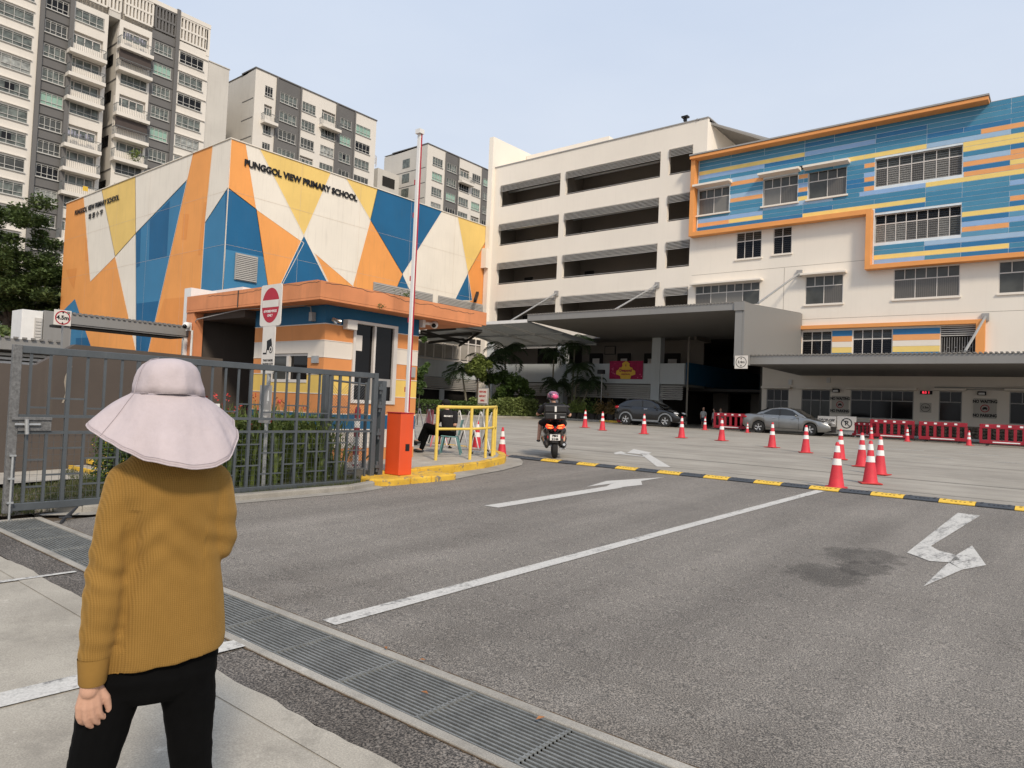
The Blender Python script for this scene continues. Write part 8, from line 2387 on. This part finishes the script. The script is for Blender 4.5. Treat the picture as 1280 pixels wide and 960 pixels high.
hedges = [(-33.2, -31.9, 36.2, 39.4, 2.05, 'bushy hedge shrub right of the notice stand'), (-33.0, -31.9, 39.5, 42.6, 2.25, 'bushy hedge shrub left of the scooter rider'),
          (-32.6, -30.2, 43.1, 44.6, 1.9, 'bushy hedge shrub right of the rider, under the palms')]
for i, (x0, x1, y0, y1, z1, lab) in enumerate(hedges):
    t = plant('hedge_shrub', lab, 'shrub', ((x0+x1)/2, (y0+y1)/2, .7), 'yellow green hedge shrubs')
    b = MB(); leafy_box(b, 5200, x0, x1, y0, y1, .7, z1, .10, .28, 11 + i); b.build('foliage', M['leaf_hedge'], t, fix=False, kind='stuff')
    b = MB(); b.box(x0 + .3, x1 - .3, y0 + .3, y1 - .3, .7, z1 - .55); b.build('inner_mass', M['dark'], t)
t = plant('hedge_shrub', 'dark shrub just right of the guard booth, behind the folding barrier', 'shrub', (-31.0, 28.5, .7), 'yellow green hedge shrubs')
b = MB(); leafy_box(b, 4500, -34.4, -32.6, 27.0, 30.6, .7, 2.5, .11, .35, 17); b.build('foliage', M['leaf_clip'], t, fix=False, kind='stuff')
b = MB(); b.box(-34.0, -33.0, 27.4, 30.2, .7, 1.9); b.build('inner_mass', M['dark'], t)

def round_tree(name, label, cat, x, y, z0, zc, r, n, m, size, seed, rz=1.0, trunk=.08):
    rnd = random.Random(seed); t = plant(name, label, cat, (x, y, z0))
    b = MB(); b.tube([(x, y, z0), (x + .05, y, (z0 + zc) / 2), (x, y + .05, zc)], [trunk, trunk * .8, trunk * .4], 8); b.build('trunk', M['bark'], t)
    blobs = [(x + rnd.gauss(0, r * .42), y + rnd.gauss(0, r * .42), zc + rnd.gauss(0, r * .38 * rz), r * rnd.uniform(.3, .55)) for _ in range(12)]
    def smp():
        cx, cy_, cz, rr = rnd.choice(blobs); d = Vector((rnd.gauss(0, 1), rnd.gauss(0, 1), rnd.gauss(0, 1))).normalized() * rr * rnd.uniform(.55, 1.0)
        return (cx + d.x, cy_ + d.y, cz + d.z)
    b = MB(); leaves(b, n, smp, size, .5, .2, rnd); b.build('crown', m, t, fix=False, kind='stuff')
round_tree('small_tree', 'small round lime green tree above the notice stand', 'tree', -34.6, 38.6, .7, 4.0, .85, 2200, M['leaf_lime'], .13, 5)
round_tree('small_tree', 'dense bushy tree at the foot of the left palms', 'tree', -33.9, 41.4, .7, 3.0, 1.5, 4200, M['leaf_clip'], .13, 6)
round_tree('climber', 'leafy climber beside the corner of the guard booth', 'plant', -21.15, 20.0, .6, 2.7, .34, 700, M['leaf_clip'], .08, 8, 3.0, .02)

def palm(label, x, y, z0, h, nf, seed, fl=1.9, lean=(0, 0)):
    nf += 6
    rnd = random.Random(seed); t = plant('palm_tree', label, 'palm', (x, y, z0), 'palms in the planting bed')
    top = Vector((x + lean[0], y + lean[1], z0 + h))
    b = MB(); b.tube([(x, y, z0), (x + lean[0] * .4, y + lean[1] * .4, z0 + h * .5), tuple(top)], [.10, .075, .06], 10)
    for k in range(int(h / .28)): 
        q = k * .28 / h; b.lathe([(.094 - .03 * q, 0), (.102 - .03 * q, .015), (.094 - .03 * q, .03)], (x + lean[0] * q, y + lean[1] * q, z0 + h * q), 10)
    b.build('trunk', M['palmbark'], t)
    b = MB(); b.tube([tuple(top), tuple(top + Vector((0, 0, .55)))], [.075, .03], 10); b.build('crown_shaft', M['leaf_palm'], t)
    for f in range(nf):
        az = 2 * math.pi * f / nf + rnd.uniform(-.25, .25); el = rnd.uniform(-.1, 1.2); L = fl * rnd.uniform(.8, 1.1)
        hd = Vector((math.cos(az), math.sin(az), 0)); pts_ = []; p = top + Vector((0, 0, .5)); ang = el
        seg = 11
        for i in range(seg + 1):
            pts_.append(p.copy()); p = p + (hd * math.cos(ang) + Vector((0, 0, math.sin(ang)))) * (L / seg); ang -= (.16 + .05 * i / seg * 2)
        s = MB(); s.tube(pts_, [.018 * (1 - .8 * i / seg) + .003 for i in range(seg + 1)], 4, False)
        sd = Vector((-math.sin(az), math.cos(az), 0))
        for i in range(1, seg + 1):
            for hlf in (0, .5):
                if i == seg and hlf: continue
                base = pts_[i] if not hlf else (pts_[i] + pts_[i + 1]) / 2
                tt = (i + hlf) / seg; ll = L * .30 * math.sin(math.pi * (.12 + .85 * tt)) + .08
                for sg in (1, -1):
                    dr = (sd * sg + hd * .55 + Vector((0, 0, -.25 - rnd.uniform(0, .45)))).normalized() * ll
                    w_ = hd * .022
                    mid = base + dr * .55 + Vector((0, 0, .02)); end = base + dr + Vector((0, 0, -.10 * ll))
                    s.add([base - w_ * .4, base + w_ * .4, mid + w_, end, mid - w_], [(0, 1, 2, 3, 4)])
        s.build('frond', M['leaf_palm'], t, fix=False)
palm('tallest palm left of the rider, beside the lime tree', -35.6, 43.0, .7, 4.6, 15, 1, 2.3)
palm('leaning palm behind the dense bushy tree', -35.0, 40.6, .7, 3.6, 13, 2, 2.2, (-.5, .3))
palm('short palm at the left end of the palm group', -36.0, 39.2, .7, 2.9, 12, 3, 2.1, (-.2, -.5))
palm('slim palm directly above the head of the rider', -33.0, 46.0, .7, 4.7, 12, 4, 1.6)
palm('tall palm right of the rider, its crown against the dark slab', -31.5, 46.6, .7, 5.6, 15, 5, 1.9, (.1, 0))
palm('middle stem of the palm clump right of the rider', -31.1, 46.2, .7, 3.6, 12, 6, 1.8, (.5, -.2))
palm('short outward leaning palm at the right of the clump', -30.6, 46.3, .7, 2.4, 11, 7, 1.7, (.8, 0))
palm('young palm low behind the hedge right of the rider', -31.9, 45.8, .7, 2.2, 11, 8, 1.7, (-.5, 0))
# potted plants by the end of the bed
for i, (x, y, m, lab) in enumerate([(-29.3, 43.7, 'leaf_lime', 'lime green potted plant, leftmost of the pots by the bed'), (-28.5, 43.7, 'leaf_lime', 'tall lime potted plant, second of the pots by the bed'), (-27.7, 43.8, 'leaf_clip', 'dark green potted plant, third of the pots by the bed'),
                                (-27.0, 43.8, 'leaf_croton', 'reddish croton in a pot, fourth by the bed'), (-26.2, 43.9, 'leaf_croton', 'taller red croton in a pot nearest the red barrier')]):
    t = plant('potted_plant', lab, 'potted plant', (x, y, .74), 'potted plants at the end of the bed')
    s = MB(); s.lathe([(.20, 0), (.27, .42), (.30, .42), (.30, .47), (.25, .47), (.22, .40)], (x, y, .74), 16); s.build('pot', M['pot'], t)
    rnd = random.Random(40 + i); b = MB()
    def smp(): a = rnd.uniform(0, 6.28); rr = abs(rnd.gauss(0, .3)); return (x + rr * math.cos(a), y + rr * math.sin(a), 1.25 + abs(rnd.gauss(.25, .32)))
    leaves(b, 420, smp, .13, .28, 0, rnd); b.build('foliage', M[m], t, fix=False, kind='stuff')
# big tree at the left
def big_tree():
    x, y, z0 = -78.6, 21.2, .6; rnd = random.Random(77)
    t = plant('rain_tree', 'big dark spreading tree before the apartment tower at the left edge', 'tree', (x, y, z0))
    b = MB(); b.tube([(x, y - 1.2, z0), (x + .2, y - 1, 4.0), (x, y - .3, 7.2), (x - .3, y, 10.0)], [.55, .45, .40, .34], 12); b.build('trunk', M['bark'], t)
    ends = []
    for i in range(15):
        az = 2 * math.pi * i / 15 + rnd.uniform(-.2, .2); L = rnd.uniform(5, 9.5); el = rnd.uniform(.25, 1.05)
        p = Vector((x - .2, y - .2, rnd.uniform(6.8, 10.5))); pts_ = [p.copy()]; d = Vector((math.cos(az) * math.cos(el), math.sin(az) * math.cos(el), math.sin(el)))
        for k in range(6): d = (d + Vector((rnd.gauss(0, .16), rnd.gauss(0, .16), -.05))).normalized(); p = p + d * L / 6; pts_.append(p.copy())
        s = MB(); s.tube(pts_, [.24 * (1 - .8 * k / 6) for k in range(7)], 8); s.build('limb', M['bark'], t)
        ends += [pts_[3], pts_[4], pts_[5], pts_[6], pts_[6] + Vector((rnd.gauss(0, 1.3), rnd.gauss(0, 1.3), rnd.gauss(.3, .6))), pts_[4] + Vector((rnd.gauss(0, 1.6), rnd.gauss(0, 1.6), rnd.gauss(.6, .7)))]
    for _ in range(80):
        ends.append(Vector((x + rnd.gauss(0, 3.6), y + rnd.gauss(0, 3.6), rnd.uniform(9.0, 18.2))))
    b = MB()
    blobs = [(e, rnd.uniform(.8, 1.7)) for e in ends]
    for (e, rr) in blobs:
        nn = int(300 * rr)
        for _ in range(nn):
            d = Vector((rnd.gauss(0, 1), rnd.gauss(0, 1), rnd.gauss(0, 1))).normalized() * rr * rnd.uniform(.35, 1); d.z *= .66
            c = e + d; a = Vector((rnd.gauss(0, 1), rnd.gauss(0, 1), rnd.gauss(0, .45))).normalized(); q = a.cross(Vector((rnd.gauss(0, .4), rnd.gauss(0, .4), 1))).normalized()
            sz = rnd.uniform(.13, .26); b.add([c - a * sz, c + q * sz * .5, c + a * sz, c - q * sz * .5], [(0, 1, 2, 3)])
    b.build('crown', M['leaf_tree'], t, fix=False, kind='stuff')
big_tree()
for i, (x, y, r, zc, lab) in enumerate([(-62, 15.5, 2.3, 4.4, 'dark rounded shrub under the big tree at the left edge'), (-66, 19, 2.2, 4.6, 'dark rounded shrub by the left corner of the mural hall'), (-60, 12, 2.4, 4.2, 'dark rounded shrub at the very left behind the shed')]):
    round_tree('shrub', lab, 'shrub', x, y, .6, zc, r, 2600, M['leaf_tree'], .26, 90 + i, .7, .15)
for i, (x, y, lab) in enumerate([(-20.5, 5.15, 'lime bush seen through the top of the gate at the far left'), (-20.4, 5.95, 'small lime bush behind the second bar of the gate')]):
    round_tree('bush', lab, 'shrub', x, y, .1, 1.85, .28, 420, M['leaf_lime'], .06, 60 + i, .6, .02)

# the verge: grass, clipped bush with yellow flowers, red flowering bed
rnd = random.Random(5); b = MB()
def inpoly(x, y, poly):
    c = False; j = len(poly) - 1
    for i in range(len(poly)):
        if (poly[i][1] > y) != (poly[j][1] > y) and x < (poly[j][0] - poly[i][0]) * (y - poly[i][1]) / (poly[j][1] - poly[i][1]) + poly[i][0]: c = not c
        j = i
    return c
k = 0
while k < 26000:
    x, y = rnd.uniform(-13.6, -8.9), rnd.uniform(2.25, 7.9)
    if not inpoly(x, y, vp): continue
    k += 1; h = rnd.uniform(.03, .085); a = rnd.uniform(0, 6.28); w = .006; dx, dy = math.cos(a) * w, math.sin(a) * w; z = g(y) + .018
    b.add([(x - dx, y - dy, z), (x + dx, y + dy, z), (x + rnd.gauss(0, .02), y + rnd.gauss(0, .02), z + h)], [(0, 1, 2)])
tag(b.build('grass', M['grass'], fix=False), 'short rough grass growing on the verge under the gate', 'grass', kind='stuff')
t = plant('flowering_bush', 'clipped green bush with tiny yellow flowers behind the gate, left of the hat', 'bush', (-11.3, 4.9, .1))
b = MB(); leafy_box(b, 9000, -11.9, -10.6, 4.35, 6.2, .08, .98, .032, .10, 31, .9); b.build('foliage', M['leaf_clip'], t, fix=False, kind='stuff')
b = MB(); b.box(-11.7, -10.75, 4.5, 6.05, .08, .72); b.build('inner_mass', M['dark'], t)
b = MB(); leafy_box(b, 420, -11.92, -10.58, 4.32, 6.22, .25, 1.0, .016, .06, 33, 1.0); b.build('yellow_flower', M['petal_yellow'], t, fix=False, kind='stuff')
rnd = random.Random(12)
beds = [(-10.45, 5.6, 'clump of red flowering lilies right of the red circle sign'), (-10.35, 6.2, 'clump of red flowering lilies left of the no entry post'), (-10.5, 6.75, 'tall strap leaved clump behind the no entry post'), (-10.35, 7.3, 'strap leaved clump before the low booth window'), (-10.5, 5.1, 'flowering clump hidden mostly by the sun hat')]
for i, (cx, cy_, lab) in enumerate(beds):
    t = plant('flower_clump', lab, 'flowering plant', (cx, cy_, .15), 'strap leaved clumps along the inside of the gate')
    b = MB()
    for _ in range(190):
        x, y = cx + rnd.gauss(0, .24), cy_ + rnd.gauss(0, .24); h = rnd.uniform(.75, 1.65) * (1.0 if i < 3 or i == 4 else .92); a = rnd.uniform(0, 6.28); ln = rnd.uniform(.12, .42)
        hd = Vector((math.cos(a), math.sin(a), 0)); sd = Vector((-hd.y, hd.x, 0)); w = rnd.uniform(.014, .032); z = g(y) + .02
        P_ = []
        for q in range(5):
            u = q / 4; c = Vector((x, y, z)) + hd * ln * u ** 1.8 + Vector((0, 0, h * (u - .18 * u ** 3))); ww = w * (1.0 - .95 * u ** 2); P_ += [c - sd * ww, c + sd * ww]
        b.add(P_, [(2*q, 2*q+1, 2*q+3, 2*q+2) for q in range(4)])
    def smp(): return (cx + rnd.gauss(0, .25), cy_ + rnd.gauss(0, .25), rnd.uniform(.15, 1.25))
    leaves(b, 1200, smp, .055, .35, 0, rnd)
    b.build('foliage', M['leaf_dark'], t, fix=False, kind='stuff')
    b = MB()
    for _ in range(0 if i == 3 else (11 if i < 2 or i == 4 else 4)):
        x, y, z = cx + rnd.gauss(0, .2) + .1, cy_ + rnd.gauss(0, .2), rnd.uniform(1.0, 1.5)
        for q in range(10):
            c = Vector((x + rnd.gauss(0, .018), y + rnd.gauss(0, .018), z + q * .012)); a = Vector((rnd.gauss(0, 1), rnd.gauss(0, 1), rnd.gauss(0, 1))).normalized() * .026; e = Vector((rnd.gauss(0, 1), rnd.gauss(0, 1), rnd.gauss(0, 1))).normalized() * .012
            b.add([c - a, c + e, c + a, c - e], [(0, 1, 2, 3)])
    if b.v: b.build('red_flower', M['petal_red'], t, fix=False, kind='stuff')
b = MB(); b.quad((-16, 10.6, .5), (-13.4, 10.6, .5), (-13.4, 13.5, .5), (-16, 13.5, .5)) if False else None

# litter on the ground
M['dryleaf'] = mat('dry_leaf', (.30, .13, .05), .8, .3, 20)
for i, (x, y, s_, lab) in enumerate([(-2.62, 2.62, .028, 'dry brown leaf lying on the grating, left one'), (-2.0, 2.80, .03, 'dry brown leaf lying on the grating, right one'), (-3.25, 2.90, .022, 'pale dry leaf on the far drain edging'), (-2.95, 2.92, .02, 'second pale dry leaf on the far drain edging')]):
    b = MB(); z = g(y) + .02; a = i * 1.3
    c, s2 = math.cos(a), math.sin(a)
    b.add([(x - s_ * c, y - s_ * s2, z), (x - s_ * .5 * s2, y + s_ * .5 * c, z + .006), (x + s_ * c, y + s_ * s2, z + .002), (x + s_ * .5 * s2, y - s_ * .5 * c, z + .007)], [(0, 1, 2, 3)])
    tag(b.build('dry_leaf', M['dryleaf'], fix=False), lab, 'leaf', 'dry leaves by the drain')
t = thing('black_strap', 'short black rubber strap lying by the kerb at the left end of the drain', 'strap', (-8.9, 3.0, .1))
b = MB(); b.tube([(-9.18, 3.25, .17), (-9.0, 3.12, .13), (-8.86, 3.0, .09), (-8.72, 2.93, .085)], [.012, .022, .016, .014], 6); b.tube([(-8.95, 2.99, .10), (-8.85, 3.08, .11)], .012, 6); b.build('strap', M['rubber'], t)

bpy.data.scenes.remove(TMP)
